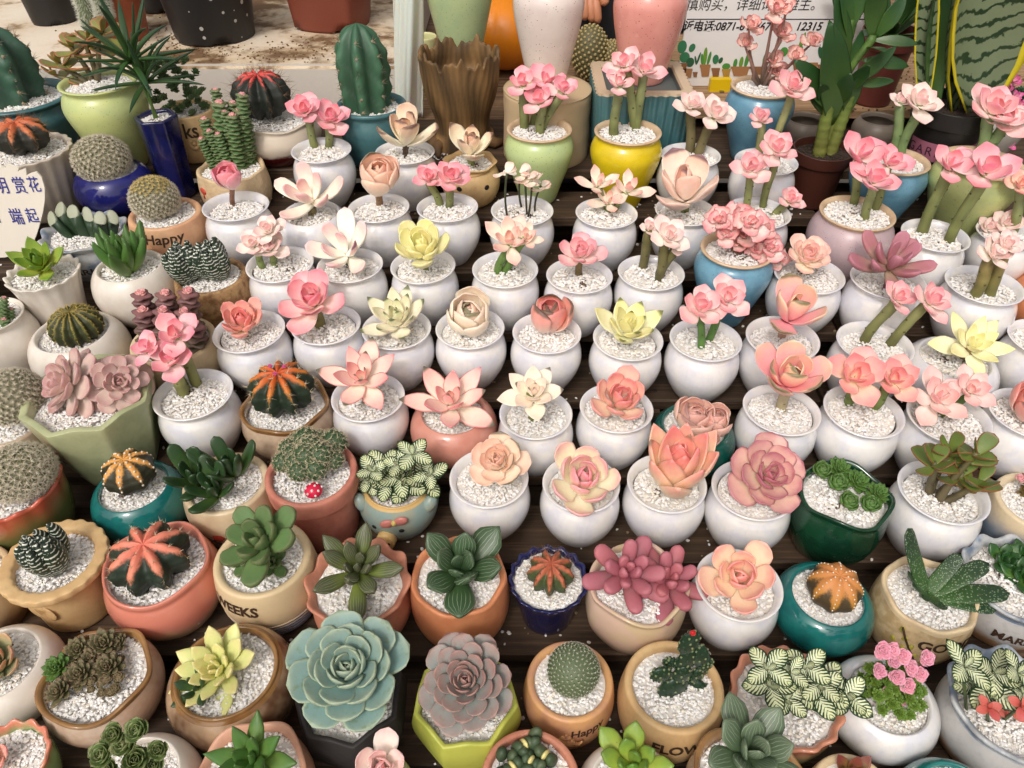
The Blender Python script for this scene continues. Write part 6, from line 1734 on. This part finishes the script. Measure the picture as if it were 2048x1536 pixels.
for xx in (.02, .45, .85): ob('support', MB().box((0, 0, 0), (.03, .3, LZ - TZ - .013)).mesh('support', False), LW, ledge, loc=(xx, .2, (LZ - TZ - .013) / 2))
mb = MB()
for k in range(420):
    p = (random.uniform(lx0 + .2, lx0 + .75), 1.075 + random.random() ** 1.5 * .3, LZ + .0005)
    mb.blob(p, random.uniform(.0008, .0024), 3, 5)
tag(ob('soil_crumbs', mb.mesh('soil_crumbs', False), plain('crumbs', (110, 84, 58), .95)), 'crumbs of dry soil on the wooden ledge', 'soil', kind='stuff')
# foam block
FY = 1.15
ft = at_y(450, 131, FY).z
fx0, fx1 = -1.15, at_y(800, 140, FY).x
m, nt, b = newmat('dirty_foam')
co = nd(nt, 'ShaderNodeTexCoord').outputs['Object']
gz = nd(nt, 'ShaderNodeSeparateXYZ', {0: nd(nt, 'ShaderNodeNewGeometry').outputs['Normal']}).outputs[2]
n1 = noise(nt, co, 7.0, 7.0, .65); n2 = noise(nt, co, 26.0, 5.0)
col = mixc(nt, sstep(nt, n1, .35, .7), lin((226, 214, 196)) + (1,), lin((196, 168, 128)) + (1,))
dirt = mth(nt, 'MULTIPLY', sstep(nt, mth(nt, 'ADD', n1, mth(nt, 'MULTIPLY', n2, .5)), .74, .9), sstep(nt, gz, .3, .8))
col = mixc(nt, dirt, col, lin((112, 84, 56)) + (1,))
col = mixc(nt, mth(nt, 'SUBTRACT', 1.0, sstep(nt, gz, .1, .6)), col, mixc(nt, n1, lin((222, 216, 208)) + (1,), lin((200, 190, 178)) + (1,)))
nt.links.new(col, b.inputs['Base Color']); b.inputs['Roughness'].default_value = .85
bump(nt, b, mth(nt, 'ADD', n2, nd(nt, 'ShaderNodeTexVoronoi', {'Vector': co, 'Scale': 220.0}).outputs['Distance']), .25, .0008)
me = bpy.data.meshes.new('foam_block')
import bmesh
bm = bmesh.new()
bmesh.ops.create_cube(bm, size=1.0)
for v in bm.verts: v.co = Vector((v.co.x * (fx1 - fx0), v.co.y * .8, v.co.z * (ft - TZ)))
bmesh.ops.bevel(bm, geom=bm.edges[:], offset=.006, segments=3, affect='EDGES')
bm.to_mesh(me); bm.free()
tag(ob('foam_block', me, m, loc=((fx0 + fx1) / 2, FY + .4, (ft + TZ) / 2 + .0006)), 'long dirty white foam block behind the pots, plant pots standing on top', 'foam block')
mb = MB()
for k in range(500):
    c_ = random.choice(((300, 60), (430, 105), (620, 95), (590, 120), (340, 100)))
    q = at_z(c_[0] + random.gauss(0, 60), c_[1] + random.gauss(0, 14), ft)
    if q.y > FY + .01: mb.blob((q.x, q.y, ft + .0008), random.uniform(.0006, .0022), 3, 5)
tag(ob('spilt_soil', mb.mesh('spilt_soil', False), plain('crumbs', (110, 84, 58), .95)), 'brown soil spilt over the top of the foam block', 'soil', kind='stuff')

FT = ft + .001
def plastic(px, py, w, mat, label, h=2.0, square=False):
    c = at_z(px, py, FT)
    R = w / 2 * depth(c) / FPX
    t = thing('plant_pot', label, 'plant pot', c)
    mod = (lambda th, q: (poly_r(th + .2, 4, .45), 0)) if square else no_mod
    sp = smooth_prof([(.5, .12), (.86, .12), (.9, .1), (.93, 0), (1, .0), (1.02, .06), (1.12, .9), (1.26, 1.9), (1.27, 1.95), (1.33, 1.96), (1.36, 2.0), (1.4, 2.3), (1.36, 2.32), (1.3, 2.3), (1.2, 2.0), (0, 1.98)])
    v, f = lathe(sp, 64, mod, 2.3)
    # drainage notches: lift the foot ring at four places
    v = [(x, y, (z + .16 if (z < .05 and abs(math.sin(2 * math.atan2(y, x) + .6)) > .9) else z) * h / 2) for x, y, z in v]
    ob('pot', mk('pot', v, f), mat, t, scale=R)
    return t, c, R
plastic(112, 40, 84, BLACKP, 'black plastic pot at the far left on the foam block', 2.4)
tp, tc, tR = plastic(247, 74, 96, TERP, 'terracotta plastic pot on the foam block, trailing a furry cactus')
plastic(322, 18, 70, BLACKP, 'black plastic pot partly hidden between terracotta and scuffed pots', 2.2)
sc_m = ceramic('plastic_scuffed', (32, 30, 30), None, speck=(190, 186, 180), rough=.5, speck_s=5)
plastic(432, 70, 150, sc_m, 'large scuffed black plastic pot on the foam block')
plastic(668, 46, 158, REDP, 'square red-brown plastic pot on the foam block', square=True)
# furry trailing cactus hanging out of the terracotta pot
fz = tR * 2.0
fc = thing('trailing_cactus', 'furry white trailing cactus stems hanging at the top left', 'cactus', tc + Vector((0, 0, fz)))
for x0, y0, x1, y1, r in ((150, -40, 186, 86, .0115), (180, -40, 208, 30, .011)):
    Y = tc.y - tR * 1.55
    a = at_y(x0, y0, Y) - fc.location; c2 = at_y(x1, y1, Y - .01) - fc.location
    top = Vector((0, -tR * .6, .0))
    pts = [top, a.lerp(top, .5) + Vector((0, 0, .03)), a] + [a.lerp(c2, t) + Vector((math.sin(t * 3) * .004, 0, 0)) for t in (.25, .5, .75, .95, 1)]
    mb = MB().tube(pts, [r, r, r, r, r, r, r * .7, r * .2], 12, lin((110, 122, 88)))
    so = ob('stem', mb.mesh('stem'), attrmat('cactus_skin', .6), fc)
    hb = MB()
    for i in range(1, len(pts) - 1):
        for _ in range(420):
            t = random.random(); p = pts[i].lerp(pts[i + 1], t); d = Vector((random.gauss(0, 1), random.gauss(0, 1), random.gauss(0, 1)))
            ax = (pts[i + 1] - pts[i]).normalized(); d = (d - ax * d.dot(ax)).normalized()
            spine(hb, p + d * r * .95, d + ax * random.uniform(-.2, 1.0), .007, .0003)
    ob('wool', hb.mesh('wool', False), HAIRW(), so)['kind'] = 'stuff'

# tree stump planter (plain) with the green vase in it
sc_ = at_z(925, 300, TZ)
sR = px2m(sc_ + Vector((0, 0, .1)), 160) / 2
H = at_y(925, 118, sc_.y).z - TZ
st = thing('stump_planter', 'brown carved tree stump planter with a jagged rim, under the green vase', 'planter', Vector((sc_.x, sc_.y + .02, TZ + .0005)))
nv, prof = 120, [(0, 0), (.7, 0), (.78, .03), (.72, .2), (.72, .34), (.84, .5), (.96, .72), (1.0, .92), (1.02, 1.0), (.94, 1.0), (.9, .9), (.86, .7), (0, .68)]
sp = smooth_prof(prof, 4)
v, at, f = [], [], []
for i, (r, z) in enumerate(sp):
    for j in range(nv):
        th = 2 * PI * j / nv
        gr_ = .011 * math.sin(th * 37 + 3 * math.sin(z * 7 + th * 3)) + .016 * math.sin(th * 9 + z * 4) + (.10 * math.sin(th * 5 + 1) if z < .2 else 0)
        jag = (.035 * math.sin(th * 7) + .025 * math.sin(th * 17 + 1) + .02 * math.sin(th * 29)) * max(0, (z - .85) / .15)
        v.append((r * sR * (1 + gr_) * math.cos(th), r * sR * (1 + gr_) * math.sin(th), H * (z + jag)))
        k = .75 + 14 * gr_
        at.append(np.clip(np.array(lin((126, 96, 58))) * max(.35, k) * (1 - .25 * math.sin(th * 3 + z * 9)), 0, 1))
for i in range(len(sp) - 1):
    for j in range(nv): f.append((i * nv + j, i * nv + (j + 1) % nv, (i + 1) * nv + (j + 1) % nv, (i + 1) * nv + j))
ob('bark', mk('bark', v, f, np.array(at)), attrmat('bark_skin', .7, bscale=150.0, bmp=.001), st)
for a in (-2.4, -1.2, -.3, 3.6):
    mb = MB().tube([(math.cos(a) * sR * .5, math.sin(a) * sR * .5, H * .12), (math.cos(a) * sR * .9, math.sin(a) * sR * .9, H * .06), (math.cos(a + .3) * sR * 1.15, math.sin(a + .3) * sR * 1.15, .004)], [sR * .2, sR * .15, sR * .06], 10, lin((118, 86, 52)), lin((96, 70, 44)))
    ob('root', mb.mesh('root'), attrmat('bark_skin', .7), st)

VASE = smooth_prof([(0, 0), (.5, 0), (.58, .02), (.62, .12), (.78, .8), (.94, 1.5), (1.0, 1.95), (.97, 2.2), (.85, 2.42), (.7, 2.55), (.66, 2.64), (.7, 2.74), (.76, 2.8), (.74, 2.84), (.66, 2.82), (.58, 2.72), (.55, 2.5), (.6, 2.2)], 3)
vase_me = mk('vase_body', *lathe(VASE, 64, no_mod, 2.84))
def vase(px, py, z, wbelly, mat, label):
    c = at_z(px, py, z)
    R = .06
    for _ in range(5): R = wbelly / 2 * depth(c + Vector((0, 0, 1.9 * R))) / FPX
    o = ob('ceramic_vase', vase_me, mat, loc=c + Vector((0, 0, .0005)), scale=R)
    return tag(o, label, 'vase')
vase(924, 108, TZ + H * .69, 138, ceramic('glaze_vase_green', (188, 204, 152), (178, 198, 150), speck=(90, 84, 60), rough=.35, speck_s=24), 'matte pale green vase standing in the stump planter')
# beige roll and the speckled white vase
c = at_z(1091, 305, TZ); rr_ = px2m(c, 172) / 2 * .97
rh = at_y(1091, 176, c.y).z - TZ
roll = thing('ceramic_pedestal', 'beige drum-shaped pot standing upside down under the white vase', 'pot', Vector((c.x, c.y, TZ + .0005)))
sp = smooth_prof([(.95, 0), (1, .01), (1, .3), (.99, .6), (1, .9), (.985, .97), (.95, 1.0), (.4, 1.0), (0, 1.0)], 4)
v, f = lathe(sp, 72, lambda th, t: (1 + .004 * math.sin(t * 60 + 2 * math.sin(th * 2)), 0), 1.0)
ob('drum', mk('drum', [(x * rr_, y * rr_, z * rh) for x, y, z in v], f), ceramic('clay_drum', (206, 182, 146), (188, 160, 124), rough=.5, wear=.1), roll)
vase(1093, 152, TZ + rh, 143, ceramic('glaze_vase_white', (228, 216, 208), (222, 208, 202), speck=(60, 50, 44), rough=.25, wear=.02, speck_s=20), 'white vase with dark speckles on the beige drum')
# ribbed teal square pot upside down and the pink vase
c = at_z(1266, 312, TZ)
hw = px2m(c + Vector((0, 0, .06)), 182) / 2
rh2 = at_y(1266, 160, c.y).z - TZ
sq = thing('square_pot', 'teal ribbed square pot with a raw clay edge, under the pink vase', 'pot', Vector((c.x, c.y + .01, TZ + .0005)))
def sq_ring(r, z, rib, n=100):
    out = []
    for s in range(4):
        for j in range(n):
            u = -1 + 2 * j / n
            q = Vector((u, -1, 0)); rr = r
            k = max(abs(u), 1); cut = .06
            q = Vector((max(-1 + 0, min(1, u)), -1 - rib * math.cos(u * PI * 10) if abs(u) < .93 else -1, 0))
            if abs(u) > 1 - cut: q *= 1 - .03
            q = Matrix.Rotation(s * PI / 2, 3, 'Z') @ q
            out.append((q.x * r, q.y * r, z))
    return out
v, f = [], []
lv = [(.9, 0, .02), (.95, .3, .025), (1, .97, .025), (.995, 1.0, .02), (.8, 1.0, 0), (.78, .97, 0), (.77, .9, 0)]
for r, z, rib in lv: v += sq_ring(hw * r, rh2 * z, rib)
n4 = 400
def sqf(i0, i1): return [(i * n4 + j, i * n4 + (j + 1) % n4, (i + 1) * n4 + (j + 1) % n4, (i + 1) * n4 + j) for i in range(i0, i1) for j in range(n4)]
ob('wall', mk('wall', v[:3 * n4], sqf(0, 2)), ceramic('glaze_square_teal', (84, 128, 130), (66, 108, 114), rough=.2, coat=.3), sq)
ob('rim', mk('rim', v[2 * n4:6 * n4], sqf(0, 3), smooth=False), ceramic('raw_square_rim', (206, 184, 156), (190, 164, 134), rough=.6), sq)
ob('inner_floor', mk('inner_floor', v[5 * n4:], sqf(0, 1) + [tuple(range(n4, 2 * n4))], smooth=False), ceramic('square_inside', (96, 102, 100), (84, 92, 92), rough=.4), sq)
vase(1284, 160, TZ + rh2 * .9, 147, ceramic('glaze_vase_pink', (228, 158, 146), (220, 148, 138), speck=(120, 70, 60), rough=.25, wear=.02, speck_s=18), 'salmon pink vase standing in the teal square pot')
# pumpkin, mug, cloth, ball cacti, person
pc = at_y(1012, 70, 1.36)
pk = thing('pumpkin', 'orange pumpkin between the green and white vases', 'pumpkin', Vector((pc.x, pc.y, TZ)))
v, f = [], []
pr, ph = .085, .125
for i in range(21):
    la = -PI / 2 + PI * i / 20
    for j in range(80):
        th = 2 * PI * j / 80
        q = 1 - .09 * abs(math.sin(th * 5)) ** .5 * 0 - .07 * (1 - abs(math.sin(th * 5))) ** 2
        v.append((pr * q * math.cos(la) * math.cos(th), pr * q * math.cos(la) * math.sin(th), ph * (.5 + .5 * math.sin(la))))
for i in range(20):
    for j in range(80): f.append((i * 80 + j, i * 80 + (j + 1) % 80, (i + 1) * 80 + (j + 1) % 80, (i + 1) * 80 + j))
ob('flesh', mk('flesh', v, f), plain('pumpkin_skin', (226, 132, 20), .4, .001, 20.0, .15), pk)
ob('stalk', MB().tube([(0, 0, ph * .97), (.004, 0, ph + .02), (.012, 0, ph + .035)], [.01, .007, .006], 8).mesh('stalk'), plain('pumpkin_stalk', (110, 110, 60), .7), pk)
P = gpot(848, 72, 52, TZ, 'cyl', ceramic('glaze_mug', (216, 214, 160), (160, 176, 60), grad=(.6, 1.2), rough=.3), 'mug', 'pale green cup half hidden left of the stump planter', 'cup', h=2.6)
# draped translucent plastic sheet
cl = []
cx0, cx1 = 783, 845
nvx, nvz = 40, 26
v, f = [], []
for i in range(nvz):
    t = i / (nvz - 1)
    for j in range(nvx):
        u = j / (nvx - 1)
        p = at_y(cx0 + (cx1 - cx0) * u * (1 - .12 * t) + 8 * t, -60 + 300 * t, 1.125)
        v.append((p.x, p.y + .010 * math.sin(u * 7 + t * 2) + .002 * math.sin(u * 23 + t * 5), max(p.z, TZ + .002)))
for i in range(nvz - 1):
    for j in range(nvx - 1): f.append((i * nvx + j, i * nvx + j + 1, (i + 1) * nvx + j + 1, (i + 1) * nvx + j))
me = mk('plastic_sheet', v, f)
pm, nt, b = newmat('milky_plastic')
b.inputs['Base Color'].default_value = lin((234, 224, 212)) + (1,); b.inputs['Roughness'].default_value = .3
b.inputs['Subsurface Weight'].default_value = .4; b.inputs['Subsurface Scale'].default_value = .02
so = ob('plastic_sheet', me, pm)
md = so.modifiers.new('thick', 'SOLIDIFY'); md.thickness = .0012
tag(so, 'milky white plastic sheet hanging beside the foam block', 'plastic sheet')
for (x, y, w, lab) in ((1180, 105, 66, 'tan spiny ball cactus between the white and pink vases'), (1222, 120, 50, 'smaller tan ball cactus tucked behind the pink vase')):
    q = at_y(x, y, 1.3); r = px2m(q, w) / 2 * 1.1
    t = thing('ball_cactus', lab, 'cactus', Vector((q.x, q.y, TZ)))
    mb = MB().blob((0, 0, q.z - TZ), (r, r, (q.z - TZ) * 1.02), 16, 24, a=lin((96, 92, 62)))
    for p in fib(260): mb.blob((p.x * r, p.y * r, (q.z - TZ) * (1 + p.z)), .0028, 3, 5, a=lin((176, 156, 104)))
    ob('cactus_body', mb.mesh('cactus_body'), attrmat('cactus_skin', .6), t)

# the stall keeper's hand and dark clothes behind the vases
SK = plain('skin', (196, 132, 98), .5, .0, 30.0, .06)
hq = at_y(1192, 40, 1.42)
per = thing('person', 'hand of a person in dark clothes reaching down between the vases', 'person', Vector((hq.x, hq.y, TZ)))
wr = at_y(1168, -70, 1.46) - per.location
kn = at_y(1180, -18, 1.43) - per.location
def finger(pts, rs):
    return MB().tube(pts, rs, 10, lin((196, 132, 98)))
hm = MB()
el_ = wr + Vector((-.05, .12, .16))
hm.tube([el_, wr.lerp(el_, .4), wr, wr.lerp(kn, .5), kn], [.036, .03, .024, .03, .027], 14)
for k, (ex, ey, sx) in enumerate(((1196, 46, 4), (1184, 44, -3), (1170, 40, -10), (1160, 30, -16), (1212, 10, 12))):
    e = at_y(ex, ey, 1.40) - per.location
    s = kn + Vector((sx * .0012, 0, .004))
    mid = s.lerp(e, .5) + Vector((0, -.008, .004))
    hm.tube([s, mid, s.lerp(e, .85) + Vector((0, -.004, 0)), e], [.0095, .009, .0078, .004], 10)
bd_ = MB()
tq = Vector((hq.x - .02, hq.y + .22, 0)) - Vector((per.location.x, per.location.y, 0))
bd_.tube([(tq.x, tq.y, -.95), (tq.x, tq.y, -.5), (tq.x, tq.y, -.1), (tq.x, tq.y, .2), (tq.x, tq.y, .38), (tq.x, tq.y, .46)], [.16, .17, .17, .19, .2, .09], 20)
bd_.tube([(tq.x - .17, tq.y, .4), (tq.x - .16, tq.y - .03, .25), el_ + Vector((0, .02, 0)), wr.lerp(el_, .45)], [.075, .062, .05, .042], 14)
bd_.tube([(tq.x + .17, tq.y, .4), (tq.x + .22, tq.y - .03, .2), (tq.x + .2, tq.y - .05, .0)], [.075, .06, .045], 14)
ob('clothing', bd_.mesh('clothing'), plain('dark_cloth', (34, 34, 40), .9, .002, 60.0), per)
hm.blob((tq.x, tq.y, .58), (.075, .09, .11), 16, 20).tube([(tq.x, tq.y, .42), (tq.x, tq.y, .52)], [.05, .05], 14)
ob('body', hm.mesh('body'), SK, per)
ob('hair', MB().blob((tq.x, tq.y + .012, .605), (.082, .092, .10), 14, 18).mesh('hair'), plain('hair_black', (24, 20, 18), .6), per)

# sansevieria in a black pot, grey vase with magenta blossom, back plant
P = gpot(1912, 205, 158, TZ, 'plastic', BLACKP, 'potted_plant', 'black pot with a pink lettered band and broad yellow-edged snake plant leaves', 'potted plant', fill=SOIL, h=1.05)
bm_ = MB()
zz0, zz1 = .72, 1.18
v, f = [], []
for i in range(41):
    a = -PI / 2 - 1.5 + 3.0 * i / 40
    for z in (zz0, zz1): v.append(((out_r('plastic', z) + .012) * math.cos(a), (out_r('plastic', z) + .012) * math.sin(a), z))
f = [(2 * i, 2 * i + 2, 2 * i + 3, 2 * i + 1) for i in range(40)]
ob('label_band', mk('label_band', v, f), plain('band_pink', (176, 108, 130), .5, var=.05), P.pot)
wrap_text(P, 'GARDEN', .32, .95, plain('band_ink', (70, 44, 60), .6), ang=-.62, space=1.25, d=.02)
for x, y0, x1, y1, w, mt, hint in ((1962, 200, 1980, -190, .47, SNAKE, (.1, -1, .1)), (1915, 195, 1918, -140, .2, SNAKE, (.75, -1, 0)), (1880, 185, 1876, -100, .2, DEEP, (.3, -1, 0)), (1862, 180, 1858, -110, .14, SNAKE, (-.3, -1, 0))):
    b = loc_at(P, x, y0, .004); b.z = P.gz
    blade(P.root, leaf_mesh('snake', w, .04, 30, .6, .02, mt), b, loc_at(P, x1, y1, .03), hint)
P = pot(-1, 1988, 205, 128, 'squatjar', ceramic('glaze_grey', (160, 154, 146), (148, 142, 134), rough=.2, wear=.1, coat=.3), 'potted_plant', 'grey crackled vase with magenta starry blossoms spilling over its side', h=1.05, tz=TZ)
for k in range(26):
    c_ = random.choice(((1985, 170), (2005, 165), (1965, 168), (2025, 185), (2035, 200)))
    p = loc_at(P, c_[0] + random.gauss(0, 12), c_[1] + random.gauss(0, 10), random.uniform(-.02, .02))
    bud(P.root, p, .012, 'semp', DEEP, (random.uniform(-.7, .7), -.5, 1), name='leaf_tuft')
for hx, hy in ((1948, 168), (1955, 150), (1970, 178), (1935, 172), (1978, 152), (1962, 162), (1985, 172), (2010, 180), (2012, 150), (2022, 165), (1975, 190), (2030, 195), (2038, 210), (2035, 225), (2010, 270), (2018, 290), (2000, 285), (1995, 160), (2025, 260)):
    bud(P.root, loc_at(P, hx, hy, -.035), random.uniform(.010, .014), 'flower', MAG, (random.uniform(-.5, .5), -.9, .8), name='blossom')
P = gpot(1785, 60, 112, LZ, 'plastic', plain('plastic_dull_red', (104, 50, 42), .5), 'potted_plant', 'dull red pot with dark leaves on the wooden ledge behind the cane plant', 'potted plant', h=1.3, fill=SOIL)
sprays(P, DEEP, Vector((0, 0, P.gz)), 13, .11, .3, (10, 80), sh='oval', bend=(-10, -40), th=.03)
for x, y, lab in ((1600, 268, 'grey bowl stored under the ledge left of the cane plant'), (1740, 275, 'grey bowl stored under the ledge right of the cane plant')):
    q = at_y(x, y, 1.04)
    o = ob('storage_bowl', pot_mesh('deepbowl'), ceramic('glaze_storage', (130, 118, 106), None, rough=.4), loc=(q.x, 1.03, TZ + .0005), scale=.026)
    tag(o, lab, 'bowl')

# ------------------------------------------------------------------ the notice board with its clip
SY = 1.17
b0, b1 = at_y(1352, 180, SY), at_y(1662, 172, SY)
tl = at_y(1345, -120, SY)
sw, sh = (at_y(1718, 172, SY).x - b0.x), tl.z - LZ
sign = thing('notice_board', 'white printed notice with Chinese lettering and painted cactus pots', 'sign', Vector((b0.x, SY, LZ + .001)))
def smat(key, c): return plain(key, c, .6, 0, 30.0, .04)
ob('board', MB().box((sw / 2, .0022, sh / 2), (sw, .004, sh)).mesh('board', False), smat('paper_white', (232, 228, 226)), sign)
upx = sw / (1718 - 1352)          # metres per photo pixel on the board
def sp_(x, y):                     # photo pixel -> board coordinates
    q = at_y(x, y, SY); return q.x - b0.x, q.z - LZ
def sign_text(s, x, y, size_px, shear, bold, mat, name='lettering', d=.0003, sx=1.0):
    v, f = text_geo(s, 1.0, shear, bold)
    X, Z = sp_(x, y); k = size_px * upx
    ob(name, mk(name, [(X + q[0] * k * sx, -d, Z + q[1] * k * 1.05) for q in v], f, smooth=False), mat, sign)
BLK = smat('print_black', (26, 24, 26))
sign_text('谨慎购买，详细询问摊主。', 1496, 12, 23, .12, .0, BLK, sx=1.02)
sign_text('投诉电话:0871-64976761', 1452, 55, 19.5, .2, .022, BLK)
sign_text('12315', 1617, 55, 20, .2, .022, BLK)
xa, za = sp_(1345, 40)
ob('printed_line', MB().box((sw / 2, .0, za), (sw * .99, .0005, .0012)).mesh('printed_line', False), BLK, sign)
GP = [smat('print_green%d' % k, c) for k, c in enumerate(((52, 120, 80), (74, 140, 60), (104, 150, 50), (40, 92, 60)))]
PT = [smat('print_pot%d' % k, c) for k, c in enumerate(((140, 96, 62), (164, 116, 74), (176, 136, 60)))]
def disc(x, y, rx, ry, mat, d, rot=0.0, n=20):
    X, Z = sp_(x, y)
    v = []
    for k in range(n):
        a = 2 * PI * k / n
        u, w2 = rx * upx * math.cos(a), ry * upx * math.sin(a)
        v.append((X + u * math.cos(rot) - w2 * math.sin(rot), -d, Z + u * math.sin(rot) + w2 * math.cos(rot)))
    ob('printed_cactus', mk('printed_cactus', v, [tuple(range(n))], smooth=False), mat, sign)
def ppot(x, y, w, h, k):
    v = []
    for px_, py_ in ((x - w * .36, y), (x + w * .36, y), (x + w * .48, y - h * .75), (x + w * .54, y - h * .75), (x + w * .54, y - h), (x - w * .54, y - h), (x - w * .54, y - h * .75), (x - w * .48, y - h * .75)):
        X, Z = sp_(px_, py_); v.append((X, -.0009, Z))
    ob('printed_pot', mk('printed_pot', v, [tuple(range(8))], smooth=False), PT[k], sign)
dd = .0003
for x, y, rx, ry, g_, ro in ((1364, 95, 9, 12, 0, 0), (1384, 97, 6, 8, 0, -.3), (1369, 116, 10, 10, 0, .1), (1380, 126, 8, 9, 3, 0), (1397, 118, 2, 12, 3, -.2), (1391, 122, 2, 9, 3, .3), (1410, 114, 4, 17, 2, .05), (1418, 118, 3, 13, 1, -.1), (1404, 120, 3, 11, 1, .2), (1431, 120, 6, 9, 0, .1), (1441, 122, 4, 6, 3, -.3), (1452, 134, 8, 6, 1, 0), (1470, 128, 4, 9, 1, 0), (1482, 126, 4, 11, 2, 0), (1494, 120, 4, 16, 1, -.1), (1342, 128, 5, 7, 0, 0), (1567, 105, 8, 9, 1, 0), (1603, 85, 4, 18, 2, -.15), (1598, 102, 7, 10, 1, 0), (1650, 92, 4, 14, 3, -.5), (1640, 106, 4, 12, 3, .4), (1660, 80, 3, 10, 3, .3), (1530, 120, 5, 12, 1, 0)):
    disc(x, y, rx, ry, GP[g_], dd, ro); dd += .00002
for x, y, w, h, k in ((1363, 153, 20, 26, 0), (1376, 156, 16, 18, 1), (1390, 155, 9, 10, 0), (1410, 154, 20, 24, 1), (1431, 155, 16, 18, 0), (1452, 155, 16, 16, 2), (1480, 153, 36, 19, 1), (1515, 152, 30, 18, 0), (1560, 150, 28, 18, 1), (1597, 152, 24, 30, 0), (1622, 150, 24, 24, 1), (1645, 150, 20, 20, 0), (1344, 152, 12, 14, 1)):
    ppot(x, y, w, h, k)
ck = thing('binder_clip', 'yellow clip gripping the lower edge of the notice', 'clip', at_y(1440, 172, SY - .02))
cw_ = 40 * upx
ob('jaw', MB().box((0, .004, 0), (cw_, .012, 26 * upx)).mesh('jaw', False), plain('clip_yellow', (226, 190, 10), .35, var=.05), ck)
ob('lever', MB().box((cw_ * .1, -.004, -.012), (.006, .006, .012)).mesh('lever', False), plain('clip_metal', (150, 150, 150), .3, metal=1.0), ck)

# ------------------------------------------------------------------ price card on a stick
cp = at_y(20, 420, tread_y(1) - .022)
card = thing('price_card', 'cream cloud-shaped card with blue handwritten Chinese characters', 'card', cp)
def c2(x, y):
    q = at_y(x, y, cp.y) - cp; return q.x, q.z
out = [(-60, 345), (-30, 335), (0, 330), (12, 336), (14, 326), (38, 334), (36, 342), (52, 336), (54, 350), (62, 346), (74, 343), (84, 354), (90, 375), (90, 400), (86, 425), (80, 448), (74, 468), (66, 488), (52, 498), (36, 508), (10, 514), (-30, 516), (-70, 505), (-100, 470), (-110, 420), (-95, 375)]
fr = [(c2(*p)[0], -.001, c2(*p)[1]) for p in out]; bk = [(x, .001, z) for x, _, z in fr]
n = len(fr)
ob('board', mk('board', fr + bk, [tuple(range(n))[::-1], tuple(range(n, 2 * n))] + [(j, (j + 1) % n, n + (j + 1) % n, n + j) for j in range(n)], smooth=False), plain('card_cream', (244, 236, 222), .7, 0, 30.0, .04), card)
INKV = plain('ink_violet', (58, 62, 150), .6, var=.1)
kpx = px2m(cp, 1.0)
for s, x, y, sz in (('明', 4, 372, 26), ('赏', 40, 372, 26), ('花', 69, 370, 24), ('口', -10, 434, 22), ('端', 34, 434, 27), ('起', 65, 432, 24)):
    v, f = text_geo(s, 1.0, .1, .008)
    X, Z = c2(x, y)
    ob('lettering', mk('lettering', [(X + q[0] * sz * kpx, -.0016, Z + q[1] * sz * 1.45 * kpx) for q in v], f, smooth=False), INKV, card)
sx_, sz_ = c2(30, 500)
ob('stick', MB().tube([(sx_, .0035, sz_), (sx_, .0035, tread_z(1) - cp.z + .02 * 0 + .001)], .002, 8).mesh('stick'), plain('stick_wood', (190, 160, 110), .6), card)
